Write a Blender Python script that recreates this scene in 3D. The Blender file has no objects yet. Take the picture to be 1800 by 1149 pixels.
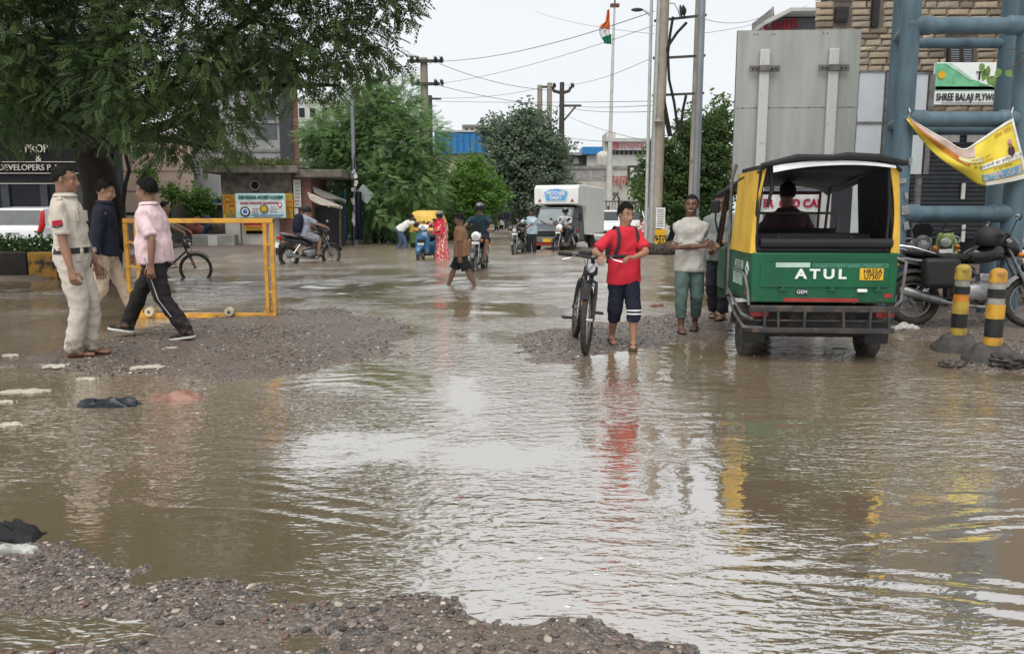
import bpy, bmesh, math, random, re
import numpy as np
from mathutils import Vector, Matrix, noise as mnoise
R = math.radians
rng = np.random.default_rng(7)
random.seed(7)
scene = bpy.context.scene
COL = scene.collection

# ---------------------------------------------------------------- camera
CAM_H, FPX, PITCH = 1.35, 1400.0, math.atan2(574.5 - 372.0, 1400.0)
cam_data = bpy.data.cameras.new('camera')
cam_data.sensor_width = 36.0
cam_data.lens = FPX / 1800.0 * 36.0
cam_data.clip_start = 0.05
cam_data.clip_end = 2000.0
camera = bpy.data.objects.new('camera', cam_data)
camera.location = (0, 0, CAM_H)
camera.rotation_euler = (R(90) - PITCH, 0, 0)
COL.objects.link(camera)
scene.camera = camera

# ---------------------------------------------------------------- overcast daylight
SUN_EL, SUN_AZ = R(62), R(200)
world = bpy.data.worlds.new('World')
scene.world = world
world.use_nodes = True
wn, wl = world.node_tree.nodes, world.node_tree.links
wn.clear()
w_out = wn.new('ShaderNodeOutputWorld')
w_bg = wn.new('ShaderNodeBackground')
w_sky = wn.new('ShaderNodeTexSky')
w_sky.sky_type = 'NISHITA'
w_sky.sun_disc = False
w_sky.sun_elevation = SUN_EL
w_sky.sun_rotation = SUN_AZ
w_sky.air_density, w_sky.dust_density, w_sky.ozone_density = 1.0, 4.0, 1.0
w_cov = wn.new('ShaderNodeMix'); w_cov.data_type = 'RGBA'       # cloud layer over the blue
w_cov.inputs[0].default_value = 0.95
w_tc = wn.new('ShaderNodeTexCoord')
w_map = wn.new('ShaderNodeMapping'); w_map.inputs['Scale'].default_value = (1.2, 1.2, 4.0)
w_ns = wn.new('ShaderNodeTexNoise'); w_ns.inputs['Scale'].default_value = 1.6; w_ns.inputs['Detail'].default_value = 4.0
w_rmp = wn.new('ShaderNodeValToRGB')
w_rmp.color_ramp.elements[0].position = 0.25; w_rmp.color_ramp.elements[0].color = (3.95, 4.12, 4.27, 1)
w_rmp.color_ramp.elements[1].position = 0.75; w_rmp.color_ramp.elements[1].color = (4.35, 4.47, 4.57, 1)
wl.new(w_tc.outputs['Generated'], w_map.inputs['Vector'])
wl.new(w_map.outputs['Vector'], w_ns.inputs['Vector'])
wl.new(w_ns.outputs['Fac'], w_rmp.inputs['Fac'])
wl.new(w_sky.outputs['Color'], w_cov.inputs[6])
wl.new(w_rmp.outputs['Color'], w_cov.inputs[7])
wl.new(w_cov.outputs[2], w_bg.inputs['Color'])
w_bg.inputs['Strength'].default_value = 0.10
wl.new(w_bg.outputs['Background'], w_out.inputs['Surface'])

sun_data = bpy.data.lights.new('sun', 'SUN')
sun_data.energy = 1.5
sun_data.angle = R(55)
sun_data.color = (1.0, 0.97, 0.92)
sun = bpy.data.objects.new('sun', sun_data)
sun_dir = Vector((math.sin(SUN_AZ) * math.cos(SUN_EL), math.cos(SUN_AZ) * math.cos(SUN_EL), math.sin(SUN_EL)))
sun.rotation_euler = sun_dir.to_track_quat('Z', 'Y').to_euler()
sun.location = (0, 0, 30)
COL.objects.link(sun)
vs = scene.view_settings
vs.view_transform = 'Standard'
vs.look = 'None'
vs.exposure = 1.15
vs.gamma = 1.0
vs.use_curve_mapping = False
scene.render.engine = 'CYCLES'
scene.cycles.max_bounces = 6
scene.cycles.diffuse_bounces = 3
scene.cycles.glossy_bounces = 3
scene.cycles.transmission_bounces = 4
scene.cycles.transparent_max_bounces = 8

# ---------------------------------------------------------------- photo pixel -> place
CP, SP = math.cos(PITCH), math.sin(PITCH)
def W(px, py, d):
    """point of the place seen at photo pixel (px, py) that lies d metres down the street"""
    u, v = px - 900.0, py - 574.5
    s = d / (FPX * CP - v * SP)
    return Vector((u * s, d, CAM_H + (-FPX * SP - v * CP) * s))
def G(px, py, z=0.0):
    """point of the plane at height z seen at photo pixel (px, py)"""
    u, v = px - 900.0, py - 574.5
    s = (z - CAM_H) / (-FPX * SP - v * CP)
    return Vector((u * s, (FPX * CP - v * SP) * s, z))

# ---------------------------------------------------------------- materials
MATS = {}
def pm(name, col, rough=0.6, metal=0.0, var=0.18, scale=6.0, bump=0.0, bscale=60.0, col2=None, spec=0.28, coat=0.0, stretch=(1, 1, 1), contrast=(0.3, 0.7), trans=0.0, aniso_detail=4.0):
    """procedural material: two-tone noise in object space, a roughness wobble and fine relief"""
    if name in MATS: return MATS[name]
    m = bpy.data.materials.new(name); m.use_nodes = True
    nt = m.node_tree; n, l = nt.nodes, nt.links
    b = n['Principled BSDF']
    tc = n.new('ShaderNodeTexCoord')
    mp = n.new('ShaderNodeMapping'); mp.inputs['Scale'].default_value = stretch
    l.new(tc.outputs['Object'], mp.inputs['Vector'])
    ns = n.new('ShaderNodeTexNoise'); ns.inputs['Scale'].default_value = scale; ns.inputs['Detail'].default_value = aniso_detail
    l.new(mp.outputs['Vector'], ns.inputs['Vector'])
    rp = n.new('ShaderNodeValToRGB')
    if col2 is None: col2 = tuple(max(0.0, c * (1 - 2 * var)) for c in col)
    rp.color_ramp.elements[0].position = contrast[0]; rp.color_ramp.elements[0].color = (*col2, 1)
    rp.color_ramp.elements[1].position = contrast[1]; rp.color_ramp.elements[1].color = (*col, 1)
    l.new(ns.outputs['Fac'], rp.inputs['Fac'])
    l.new(rp.outputs['Color'], b.inputs['Base Color'])
    mr = n.new('ShaderNodeMapRange'); mr.inputs['To Min'].default_value = max(0.02, rough - 0.12); mr.inputs['To Max'].default_value = min(1, rough + 0.12)
    l.new(ns.outputs['Fac'], mr.inputs['Value']); l.new(mr.outputs['Result'], b.inputs['Roughness'])
    b.inputs['Metallic'].default_value = metal
    b.inputs['Specular IOR Level'].default_value = spec
    b.inputs['Coat Weight'].default_value = coat
    b.inputs['Coat Roughness'].default_value = 0.08
    if bump:
        n2 = n.new('ShaderNodeTexNoise'); n2.inputs['Scale'].default_value = bscale; n2.inputs['Detail'].default_value = 3.0
        l.new(mp.outputs['Vector'], n2.inputs['Vector'])
        bp = n.new('ShaderNodeBump'); bp.inputs['Strength'].default_value = bump; bp.inputs['Distance'].default_value = 0.02
        l.new(n2.outputs['Fac'], bp.inputs['Height']); l.new(bp.outputs['Normal'], b.inputs['Normal'])
    if trans:
        b.inputs['Transmission Weight'].default_value = trans
    MATS[name] = m
    return m

# ---------------------------------------------------------------- mesh builder
def unit(v):
    v = Vector(v); return v.normalized() if v.length > 1e-9 else Vector((0, 0, 1))
class MB:
    def __init__(s): s.v, s.f = [], []
    def add(s, vs, fs):
        o = len(s.v); s.v.extend([tuple(x) for x in vs]); s.f.extend([tuple(i + o for i in q) for q in fs]); return s
    def box(s, c, size, rot=None, taper=1.0):
        hx, hy, hz = size[0] / 2, size[1] / 2, size[2] / 2
        vs = []
        for z in (-1, 1):
            t = taper if z > 0 else 1.0
            for x, y in ((-1, -1), (1, -1), (1, 1), (-1, 1)):
                p = Vector((x * hx * t, y * hy * t, z * hz))
                if rot is not None: p = rot @ p
                vs.append(p + Vector(c))
        return s.add(vs, [(3, 2, 1, 0), (4, 5, 6, 7), (0, 1, 5, 4), (1, 2, 6, 5), (2, 3, 7, 6), (3, 0, 4, 7)])
    def ring_loft(s, rings, cap=True, closed=False):
        n = len(rings[0]); o = len(s.v)
        for r in rings: s.v.extend([tuple(p) for p in r])
        m = len(rings)
        for i in range(m - 1 + (1 if closed else 0)):
            a, b = o + i * n, o + ((i + 1) % m) * n
            for j in range(n):
                k = (j + 1) % n
                s.f.append((a + j, a + k, b + k, b + j))
        if cap and not closed:
            s.f.append(tuple(o + j for j in range(n))[::-1]); s.f.append(tuple(o + (m - 1) * n + j for j in range(n)))
        return s
    def tube(s, pts, rad, n=8, cap=True, closed=False, flat=1.0):
        pts = [Vector(p) for p in pts]
        if not isinstance(rad, (list, tuple)): rad = [rad] * len(pts)
        rings = []; m = len(pts); ref = None
        for i, p in enumerate(pts):
            if closed: t = unit(pts[(i + 1) % m] - pts[i - 1])
            else: t = unit(pts[min(i + 1, m - 1)] - pts[max(i - 1, 0)])
            if ref is None:
                ref = Vector((0, 0, 1)) if abs(t.z) < 0.9 else Vector((0, 1, 0))
            a = unit(ref - t * ref.dot(t)); b = t.cross(a); ref = a
            rings.append([p + (a * math.cos(2 * math.pi * j / n) * flat + b * math.sin(2 * math.pi * j / n)) * rad[i] for j in range(n)])
        return s.ring_loft(rings, cap, closed)
    def cyl(s, a, b, r0, r1=None, n=16):
        return s.tube([a, b], [r0, r0 if r1 is None else r1], n)
    def lathe(s, prof, c=(0, 0, 0), axis=(0, 0, 1), n=24, cap=True):
        ax = unit(axis); ref = Vector((0, 0, 1)) if abs(ax.z) < 0.9 else Vector((1, 0, 0))
        a = unit(ref - ax * ref.dot(ax)); b = ax.cross(a); c = Vector(c)
        rings = [[c + ax * h + (a * math.cos(2 * math.pi * j / n) + b * math.sin(2 * math.pi * j / n)) * max(r, 1e-4) for j in range(n)] for r, h in prof]
        return s.ring_loft(rings, cap)
    def ball(s, c, r, n=12, m=8, rot=None):
        if not isinstance(r, (list, tuple)): r = (r, r, r)
        rings = []
        for i in range(m + 1):
            th = math.pi * (0.02 + 0.96 * i / m); ring = []
            for j in range(n):
                ph = 2 * math.pi * j / n
                p = Vector((r[0] * math.sin(th) * math.cos(ph), r[1] * math.sin(th) * math.sin(ph), -r[2] * math.cos(th)))
                if rot is not None: p = rot @ p
                ring.append(p + Vector(c))
            rings.append(ring)
        return s.ring_loft(rings)
    def prism(s, poly, axis, a0, a1):
        """poly: 2-D points in the plane of the two other axes, extruded along axis (0 x, 1 y, 2 z)"""
        def P(q, h):
            return {0: (h, q[0], q[1]), 1: (q[0], h, q[1]), 2: (q[0], q[1], h)}[axis]
        n = len(poly); o = len(s.v)
        s.v.extend([P(q, a0) for q in poly]); s.v.extend([P(q, a1) for q in poly])
        s.f.append(tuple(range(o, o + n))[::-1]); s.f.append(tuple(range(o + n, o + 2 * n)))
        for j in range(n):
            k = (j + 1) % n; s.f.append((o + j, o + k, o + n + k, o + n + j))
        return s
    def torus(s, c, Rr, r, axis=(1, 0, 0), n=32, m=8, flat=1.0):
        ax = unit(axis); ref = Vector((0, 0, 1)) if abs(ax.z) < 0.9 else Vector((0, 1, 0))
        a = unit(ref - ax * ref.dot(ax)); b = ax.cross(a); c = Vector(c); rings = []
        for i in range(n):
            t = 2 * math.pi * i / n; e = a * math.cos(t) + b * math.sin(t)
            rings.append([c + e * (Rr + r * math.cos(2 * math.pi * j / m)) + ax * (r * flat * math.sin(2 * math.pi * j / m)) for j in range(m)])
        return s.ring_loft(rings, closed=True)
    def mesh(s, name='mesh'):
        me = bpy.data.meshes.new(name); me.from_pydata(s.v, [], s.f); me.update()
        bm = bmesh.new(); bm.from_mesh(me); bmesh.ops.recalc_face_normals(bm, faces=bm.faces); bm.to_mesh(me); bm.free()
        return me
    def build(s, name, mat, parent=None, smooth=40, bevel=0.0, segs=2):
        return put(name, s.mesh(name), mat, parent, smooth, bevel, segs)

def put(name, me, mat, parent=None, smooth=40, bevel=0.0, segs=2):
    if mat is not None and len(me.materials) == 0: me.materials.append(mat)
    if smooth:
        me.shade_smooth()
        me.set_sharp_from_angle(angle=R(smooth))
    o = bpy.data.objects.new(name, me); COL.objects.link(o)
    if parent is not None: o.parent = parent
    if bevel:
        bv = o.modifiers.new('bevel', 'BEVEL'); bv.width = bevel; bv.segments = segs; bv.limit_method = 'ANGLE'; bv.angle_limit = R(40)
    return o
def tag(o, label, cat, group=None, kind=None):
    o['label'] = label; o['category'] = cat
    if group: o['group'] = group
    if kind: o['kind'] = kind
    return o
def thing(name, label, cat, loc=(0, 0, 0), rotz=0.0, group=None, tilt=None):
    o = bpy.data.objects.new(name, None); o.empty_display_size = 0.2; COL.objects.link(o)
    o.location = loc; o.rotation_euler = (0, 0, rotz) if tilt is None else (tilt[0], tilt[1], rotz)
    return tag(o, label, cat, group)
def structure(o): o['kind'] = 'structure'; return o

def text(body, size, mat, parent, loc, rot=(R(90), 0, 0), name='lettering', depth=0.004, align='CENTER', shear=0.0, space=1.0, sx=1.0, bold=0.0, warp=None):
    body = re.sub('((?:[\u0915-\u0939]\u094d)*[\u0915-\u0939])\u093f', '\u093f\\1', body)      # short i sign is drawn before its letter
    cu = bpy.data.curves.new('text', 'FONT'); cu.body = body; cu.size = size; cu.extrude = depth; cu.align_x = align; cu.align_y = 'CENTER'
    cu.shear = shear; cu.space_character = space; cu.offset = bold; cu.resolution_u = 3
    t = bpy.data.objects.new('text', cu); COL.objects.link(t)
    dg = bpy.context.evaluated_depsgraph_get()
    me = bpy.data.meshes.new_from_object(t.evaluated_get(dg))
    bpy.data.objects.remove(t); bpy.data.curves.remove(cu)
    if sx != 1.0:
        for v in me.vertices: v.co.x *= sx
    if warp:
        for v in me.vertices: v.co = warp(v.co)
    me.materials.clear(); me.materials.append(mat)
    o = bpy.data.objects.new(name, me); COL.objects.link(o); o.parent = parent; o.location = loc; o.rotation_euler = rot
    return o
def rotz(a): return Matrix.Rotation(a, 3, 'Z')
def rotx(a): return Matrix.Rotation(a, 3, 'X')
def roty(a): return Matrix.Rotation(a, 3, 'Y')
def pbox(px0, py0, px1, py1, d, depth):
    """box whose front face at distance d covers the photo rectangle, running back by depth: centre, size"""
    a, b = W(px0, py1, d), W(px1, py0, d)
    return ((a.x + b.x) / 2, d + depth / 2, (a.z + b.z) / 2), (b.x - a.x, depth, b.z - a.z)
def vnoise(P, octaves=4, seed=0.0):
    """cheap smooth value noise for numpy arrays of 2-D points"""
    out = np.zeros(P.shape[:-1]); amp = 0.5; q = P + seed * 17.3
    for _ in range(octaves):
        i = np.floor(q).astype(np.int64); f = q - i; f = f * f * (3 - 2 * f)
        def h(a, b):
            n = (a * 374761393 + b * 668265263) & 0x7fffffff
            n = ((n ^ (n >> 13)) * 1274126177) & 0x7fffffff
            return ((n ^ (n >> 16)) & 0xffff) / 65535.0
        x, y = i[..., 0], i[..., 1]
        v = (h(x, y) * (1 - f[..., 0]) + h(x + 1, y) * f[..., 0]) * (1 - f[..., 1]) + (h(x, y + 1) * (1 - f[..., 0]) + h(x + 1, y + 1) * f[..., 0]) * f[..., 1]
        out += amp * v; amp *= 0.5; q = q * 2.03 + 11.7
    return out
# ================================================================ GROUND, WATER, GRAVEL
def axis_steps(spans):
    out = []
    for a, b, st in spans:
        n = max(1, int(round((b - a) / st))); out += list(np.linspace(a, b, n, endpoint=False))
    out.append(spans[-1][1]); return np.array(out)
def gpoly(pts): return np.array([[G(x, y).x, G(x, y).y] for x, y in pts])
def sdist(P, poly):
    """signed distance to a polygon, positive inside"""
    n = len(poly); d = np.full(P.shape[:-1], 1e9); inside = np.zeros(P.shape[:-1], bool)
    for i in range(n):
        a, b = poly[i], poly[(i + 1) % n]; e = b - a
        t = np.clip(((P - a) @ e) / (e @ e), 0, 1)
        d = np.minimum(d, np.hypot(*(np.moveaxis(P - (a + t[..., None] * e), -1, 0))))
        c = ((a[1] <= P[..., 1]) != (b[1] <= P[..., 1]))
        with np.errstate(divide='ignore', invalid='ignore'):
            xi = a[0] + (P[..., 1] - a[1]) * e[0] / (e[1] if e[1] else 1e-9)
        inside ^= c & (P[..., 0] < xi)
    return np.where(inside, d, -d)
BANK_FRONT = gpoly([(-900, 870), (0, 915), (140, 936), (250, 955), (400, 1000), (560, 1022), (740, 1038), (850, 1055), (1000, 1072), (1150, 1098), (1320, 1135), (1420, 1165), (1800, 1400), (-2500, 1400)])
BANK_MID = gpoly([(-300, 640), (0, 632), (120, 600), (215, 575), (330, 562), (480, 548), (600, 541), (700, 556), (745, 580), (752, 615), (730, 632), (650, 648), (560, 665), (400, 678), (300, 676), (180, 668), (60, 652), (-300, 650)])
BANK_RIGHT = gpoly([(862, 612), (900, 590), (960, 577), (1060, 564), (1140, 548), (1250, 535), (1330, 552), (1300, 590), (1230, 605), (1140, 627), (1050, 642), (965, 650), (890, 636)])
BANK_KERB = gpoly([(1440, 545), (1560, 590), (1600, 606), (1640, 604), (1660, 640), (1700, 655), (1800, 660), (2300, 690), (2600, 455), (1600, 452), (1420, 500)])
BANK_MEDIAN = np.array([[-30, 15.6], [-9.2, 15.6], [-9.0, 24.0], [-7.5, 33.0], [-30, 40.0]])
BANK_PUDDLE = [(G(150, 1120), 0.30, 0.12), (G(545, 1132), 0.20, 0.09), (G(-60, 1110), 0.22, 0.12)]
def ground_h(P):
    P = np.asarray(P, float)
    wob = (vnoise(P * 1.7, 4, 1) - 0.47)
    fine = (vnoise(P * 7.0, 3, 2) - 0.44)
    def bank(poly, amp, soft=0.28, wb=0.62):
        s = sdist(P, poly) + wob * wb + fine * 0.30
        t = np.clip((s + soft) / (2 * soft), 0, 1); return amp * t * t * (3 - 2 * t)
    h = np.full(P.shape[:-1], -0.11)
    h = np.maximum(h, -0.11 + bank(BANK_FRONT, 0.133, 0.26, 0.20))
    h = np.maximum(h, -0.11 + bank(BANK_MID, 0.126, 0.34))
    h = np.maximum(h, -0.11 + bank(BANK_RIGHT, 0.122, 0.34))
    h = np.maximum(h, -0.11 + bank(BANK_KERB, 0.140, 0.34))
    h = np.maximum(h, -0.11 + bank(BANK_MEDIAN, 0.2, 0.3))
    far = np.clip((P[..., 1] - 42) / 10, 0, 1); h = h + far * 0.16
    for c, a, b in BANK_PUDDLE:
        q = ((P[..., 0] - c.x) / a) ** 2 + ((P[..., 1] - c.y) / b) ** 2 + wob * 2.4
        h = h - 0.055 * np.exp(-np.clip(q, 0, 9) * 1.1)
    return h + wob * 0.030 + fine * 0.022
def gz(x, y): return float(ground_h(np.array([[x, y]]))[0])
def foot(px, py):
    """standing point on the ground seen at a pixel"""
    z = 0.02
    for _ in range(4):
        p = G(px, py, z); z = max(gz(p.x, p.y), -0.09)
    return G(px, py, z)

def grid_mesh(name, xs, ys, zfun):
    X, Y = np.meshgrid(xs, ys); Z = zfun(np.stack([X, Y], -1))
    nx, ny = len(xs), len(ys)
    co = np.stack([X, Y, Z], -1).reshape(-1, 3).astype(np.float32)
    idx = np.arange(nx * ny).reshape(ny, nx)
    q = np.stack([idx[:-1, :-1], idx[:-1, 1:], idx[1:, 1:], idx[1:, :-1]], -1).reshape(-1, 4)
    return mesh_np(name, co, q)
def mesh_np(name, co, quads, attr=None):
    me = bpy.data.meshes.new(name); k = quads.shape[1]
    me.vertices.add(len(co)); me.vertices.foreach_set('co', np.ascontiguousarray(co, np.float32).ravel())
    me.loops.add(quads.size); me.loops.foreach_set('vertex_index', np.ascontiguousarray(quads, np.int32).ravel())
    me.polygons.add(len(quads)); me.polygons.foreach_set('loop_start', np.arange(0, quads.size, k, dtype=np.int32))
    if attr is not None:
        a = me.attributes.new('tint', 'FLOAT', 'POINT'); a.data.foreach_set('value', np.ascontiguousarray(attr, np.float32))
    me.update(calc_edges=True); me.validate(); return me

# --- mud and broken asphalt
def ground_material():
    m = bpy.data.materials.new('wet_mud_and_gravel'); m.use_nodes = True
    n, l = m.node_tree.nodes, m.node_tree.links; b = n['Principled BSDF']
    tc = n.new('ShaderNodeTexCoord')
    big = n.new('ShaderNodeTexNoise'); big.inputs['Scale'].default_value = 1.1; big.inputs['Detail'].default_value = 5
    grit = n.new('ShaderNodeTexVoronoi'); grit.inputs['Scale'].default_value = 55.0
    grit2 = n.new('ShaderNodeTexVoronoi'); grit2.inputs['Scale'].default_value = 130.0
    fine = n.new('ShaderNodeTexNoise'); fine.inputs['Scale'].default_value = 35.0; fine.inputs['Detail'].default_value = 5
    for t in (big, grit, grit2, fine): l.new(tc.outputs['Object'], t.inputs['Vector'])
    r1 = n.new('ShaderNodeValToRGB'); e = r1.color_ramp.elements
    e[0].position, e[0].color = 0.36, (0.098, 0.070, 0.050, 1); e[1].position, e[1].color = 0.62, (0.130, 0.102, 0.082, 1)
    l.new(big.outputs['Fac'], r1.inputs['Fac'])
    r2 = n.new('ShaderNodeValToRGB'); e = r2.color_ramp.elements; r2.color_ramp.interpolation = 'CONSTANT'
    e[0].position, e[0].color = 0.0, (0.062, 0.053, 0.047, 1); e[1].position, e[1].color = 0.45, (0.13, 0.094, 0.075, 1)
    x = r2.color_ramp.elements.new(0.7); x.color = (0.14, 0.115, 0.10, 1)
    x = r2.color_ramp.elements.new(0.88); x.color = (0.24, 0.19, 0.165, 1)
    sx = n.new('ShaderNodeSeparateColor'); l.new(grit.outputs['Color'], sx.inputs['Color']); l.new(sx.outputs[0], r2.inputs['Fac'])
    mx = n.new('ShaderNodeMix'); mx.data_type = 'RGBA'
    mk = n.new('ShaderNodeTexNoise'); mk.inputs['Scale'].default_value = 2.3; mk.inputs['Detail'].default_value = 4
    l.new(tc.outputs['Object'], mk.inputs['Vector'])
    mr = n.new('ShaderNodeMapRange'); mr.inputs['From Min'].default_value = 0.42; mr.inputs['From Max'].default_value = 0.58
    l.new(mk.outputs['Fac'], mr.inputs['Value']); l.new(mr.outputs['Result'], mx.inputs[0])
    l.new(r1.outputs['Color'], mx.inputs[6]); l.new(r2.outputs['Color'], mx.inputs[7]); l.new(mx.outputs[2], b.inputs['Base Color'])
    b.inputs['Roughness'].default_value = 0.42; b.inputs['Specular IOR Level'].default_value = 0.6
    ad = n.new('ShaderNodeMath'); ad.operation = 'MULTIPLY_ADD'; ad.inputs[1].default_value = -0.8
    l.new(grit.outputs['Distance'], ad.inputs[0]); l.new(fine.outputs['Fac'], ad.inputs[2])
    bp = n.new('ShaderNodeBump'); bp.inputs['Strength'].default_value = 0.9; bp.inputs['Distance'].default_value = 0.012
    l.new(ad.outputs[0], bp.inputs['Height']); l.new(bp.outputs['Normal'], b.inputs['Normal'])
    return m
gx = axis_steps([(-400, -60, 40), (-60, -20, 4), (-20, -6, 0.5), (-6, -3.2, 0.06), (-3.2, 3.2, 0.035), (3.2, 6.5, 0.06), (6.5, 20, 0.5), (20, 60, 4), (60, 400, 40)])
gy = axis_steps([(-60, 0, 10), (0, 1.6, 0.2), (1.6, 4.0, 0.025), (4.0, 7.5, 0.04), (7.5, 11.5, 0.06), (11.5, 20, 0.3), (20, 60, 1.5), (60, 100, 8), (100, 900, 80)])
ground = structure(put('ground', grid_mesh('ground', gx, gy, ground_h), ground_material(), smooth=180))

# --- flood water
def water_material():
    m = bpy.data.materials.new('muddy_flood_water'); m.use_nodes = True
    n, l = m.node_tree.nodes, m.node_tree.links; b = n['Principled BSDF']
    tc = n.new('ShaderNodeTexCoord')
    silt = n.new('ShaderNodeTexNoise'); silt.inputs['Scale'].default_value = 0.6; silt.inputs['Detail'].default_value = 3
    l.new(tc.outputs['Object'], silt.inputs['Vector'])
    r = n.new('ShaderNodeValToRGB'); e = r.color_ramp.elements
    e[0].position, e[0].color = 0.3, (0.165, 0.122, 0.075, 1); e[1].position, e[1].color = 0.7, (0.205, 0.157, 0.102, 1)
    l.new(silt.outputs['Fac'], r.inputs['Fac']); l.new(r.outputs['Color'], b.inputs['Base Color'])
    sx_ = n.new('ShaderNodeSeparateXYZ'); l.new(tc.outputs['Object'], sx_.inputs[0]); rr_ = n.new('ShaderNodeMapRange'); rr_.inputs['From Min'].default_value = 7.0; rr_.inputs['From Max'].default_value = 22.0; rr_.inputs['To Min'].default_value = 0.025; rr_.inputs['To Max'].default_value = 0.22; l.new(sx_.outputs['Y'], rr_.inputs['Value']); l.new(rr_.outputs['Result'], b.inputs['Roughness'])      # unresolved chop of the flowing water
    b.inputs['IOR'].default_value = 7.5
    mp = n.new('ShaderNodeMapping'); mp.inputs['Scale'].default_value = (0.55, 1.25, 1.0); mp.inputs['Rotation'].default_value = (0, 0, R(8))
    l.new(tc.outputs['Object'], mp.inputs['Vector'])
    a = n.new('ShaderNodeTexNoise'); a.inputs['Scale'].default_value = 10.5; a.inputs['Detail'].default_value = 2.0; a.inputs['Distortion'].default_value = 0.6
    c = n.new('ShaderNodeTexNoise'); c.inputs['Scale'].default_value = 30.0; c.inputs['Detail'].default_value = 1.5; c.inputs['Distortion'].default_value = 0.4
    for t in (a, c): l.new(mp.outputs['Vector'], t.inputs['Vector'])
    calm = n.new('ShaderNodeTexNoise'); calm.inputs['Scale'].default_value = 0.5; calm.inputs['Detail'].default_value = 3.5
    l.new(tc.outputs['Object'], calm.inputs['Vector'])
    cr = n.new('ShaderNodeMapRange'); cr.inputs['From Min'].default_value = 0.43; cr.inputs['From Max'].default_value = 0.58; cr.inputs['To Min'].default_value = 0.08; cr.inputs['To Max'].default_value = 1.0
    l.new(calm.outputs['Fac'], cr.inputs['Value'])
    sm = n.new('ShaderNodeMath'); sm.operation = 'MULTIPLY_ADD'; sm.inputs[1].default_value = 0.42
    l.new(c.outputs['Fac'], sm.inputs[0]); l.new(a.outputs['Fac'], sm.inputs[2])
    lg_ = n.new('ShaderNodeTexNoise'); lg_.inputs['Scale'].default_value = 3.2; lg_.inputs['Detail'].default_value = 2.0; l.new(mp.outputs['Vector'], lg_.inputs['Vector'])
    sm2 = n.new('ShaderNodeMath'); sm2.operation = 'MULTIPLY_ADD'; sm2.inputs[1].default_value = 0.5; l.new(lg_.outputs['Fac'], sm2.inputs[0]); l.new(sm.outputs[0], sm2.inputs[2])
    ce_ = n.new('ShaderNodeMath'); ce_.operation = 'SUBTRACT'; ce_.inputs[1].default_value = 0.96; l.new(sm2.outputs[0], ce_.inputs[0])
    pr = n.new('ShaderNodeMath'); pr.operation = 'MULTIPLY'; l.new(ce_.outputs[0], pr.inputs[0]); l.new(cr.outputs['Result'], pr.inputs[1])
    bp = n.new('ShaderNodeBump'); bp.inputs['Strength'].default_value = 1.0; bp.inputs['Distance'].default_value = 0.022
    l.new(pr.outputs[0], bp.inputs['Height']); l.new(bp.outputs['Normal'], b.inputs['Normal'])
    return m
WAKES = []
for pts, amp, wid in (([(280, 885), (480, 900), (700, 930), (950, 968), (1200, 985), (1500, 1010), (1900, 1050)], 0.0045, 0.04),
                      ([(560, 905), (800, 950), (1000, 985), (1250, 1012), (1500, 1035), (1900, 1080)], 0.0035, 0.03),
                      ([(1000, 1005), (1200, 1010), (1350, 985), (1500, 950), (1650, 930), (1900, 905)], 0.0035, 0.04),
                      ([(450, 845), (650, 880), (850, 905), (1100, 930)], 0.003, 0.035),
                      ([(1150, 1040), (1400, 1055), (1900, 1110)], 0.0025, 0.03)):
    WAKES.append((np.array([[G(x, y).x, G(x, y).y] for x, y in pts]), amp, wid))
def water_z(P):
    z = np.zeros(P.shape[:-1]); x, y = P[..., 0], P[..., 1]
    for line, amp, wid in WAKES:
        d = np.full(z.shape, 1e9); sg = np.zeros(z.shape)
        for i in range(len(line) - 1):
            a, b = line[i], line[i + 1]; e = b - a; L = math.hypot(*e)
            t = np.clip(((P - a) @ e) / (L * L), 0, 1); q = P - (a + t[..., None] * e)
            dd = np.hypot(q[..., 0], q[..., 1]); s_ = (e[0] * q[..., 1] - e[1] * q[..., 0]) / L
            mk = dd < d; d = np.where(mk, dd, d); sg = np.where(mk, s_, sg)
        env = np.exp(-(d / (wid * 2.6)) ** 2)
        z += amp * env * np.cos(sg / wid * 2.0 + 4 * vnoise(P * 2.5, 2, 6)) * (0.1 + 1.6 * vnoise(P * 2.6, 3, 5))
    # rings spreading from the walker's wake at the mid bank
    for c, k, amp, rad in ((G(560, 700), 30, 0.0010, 1.6), (G(1080, 640), 34, 0.0007, 1.2), (G(1430, 650), 26, 0.0009, 1.8)):
        r = np.hypot(x - c.x, (y - c.y)); z += amp * np.sin(r * k + 9 * vnoise(P * 2.5, 3, 9)) * np.exp(-(r / rad) ** 2)
    chop = np.clip((x + 0.4) / 2.0, 0.15, 1.0) * np.clip((y - 2.4) / 1.5, 0.1, 1) * np.clip(1.3 - (y - 8) / 12, 0.5, 1)
    fa = np.clip((y - 9.5) / 5.0, 0, 1) * np.clip((46 - y) / 8, 0, 1)
    z += (vnoise(np.stack([x * 1.1 + 0.3 * y, y * 2.1 - 0.25 * x], -1), 3, 4) - 0.4375) * 0.115 * fa
    w = (vnoise(np.stack([x * 3.4 + 0.5 * y, y * 8.5 - 0.6 * x], -1), 3, 3) - 0.45)
    z += w * 0.009 * chop * np.clip(1.4 - np.abs(x) / 15, 0.2, 1)
    return z
wx = axis_steps([(-150, -40, 10), (-40, -10, 1.0), (-10, -4, 0.12), (-4, 4.5, 0.04), (4.5, 10, 0.12), (10, 40, 1.0), (40, 150, 10)])
wy = axis_steps([(-20, 0, 5), (0, 1.8, 0.3), (1.8, 8, 0.026), (8, 16, 0.06), (16, 34, 0.25), (34, 46, 1.5), (46, 52, 2.0)])
flood_water = put('flood_water', grid_mesh('flood_water', wx, wy, water_z), water_material(), smooth=180)
structure(flood_water)

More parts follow.
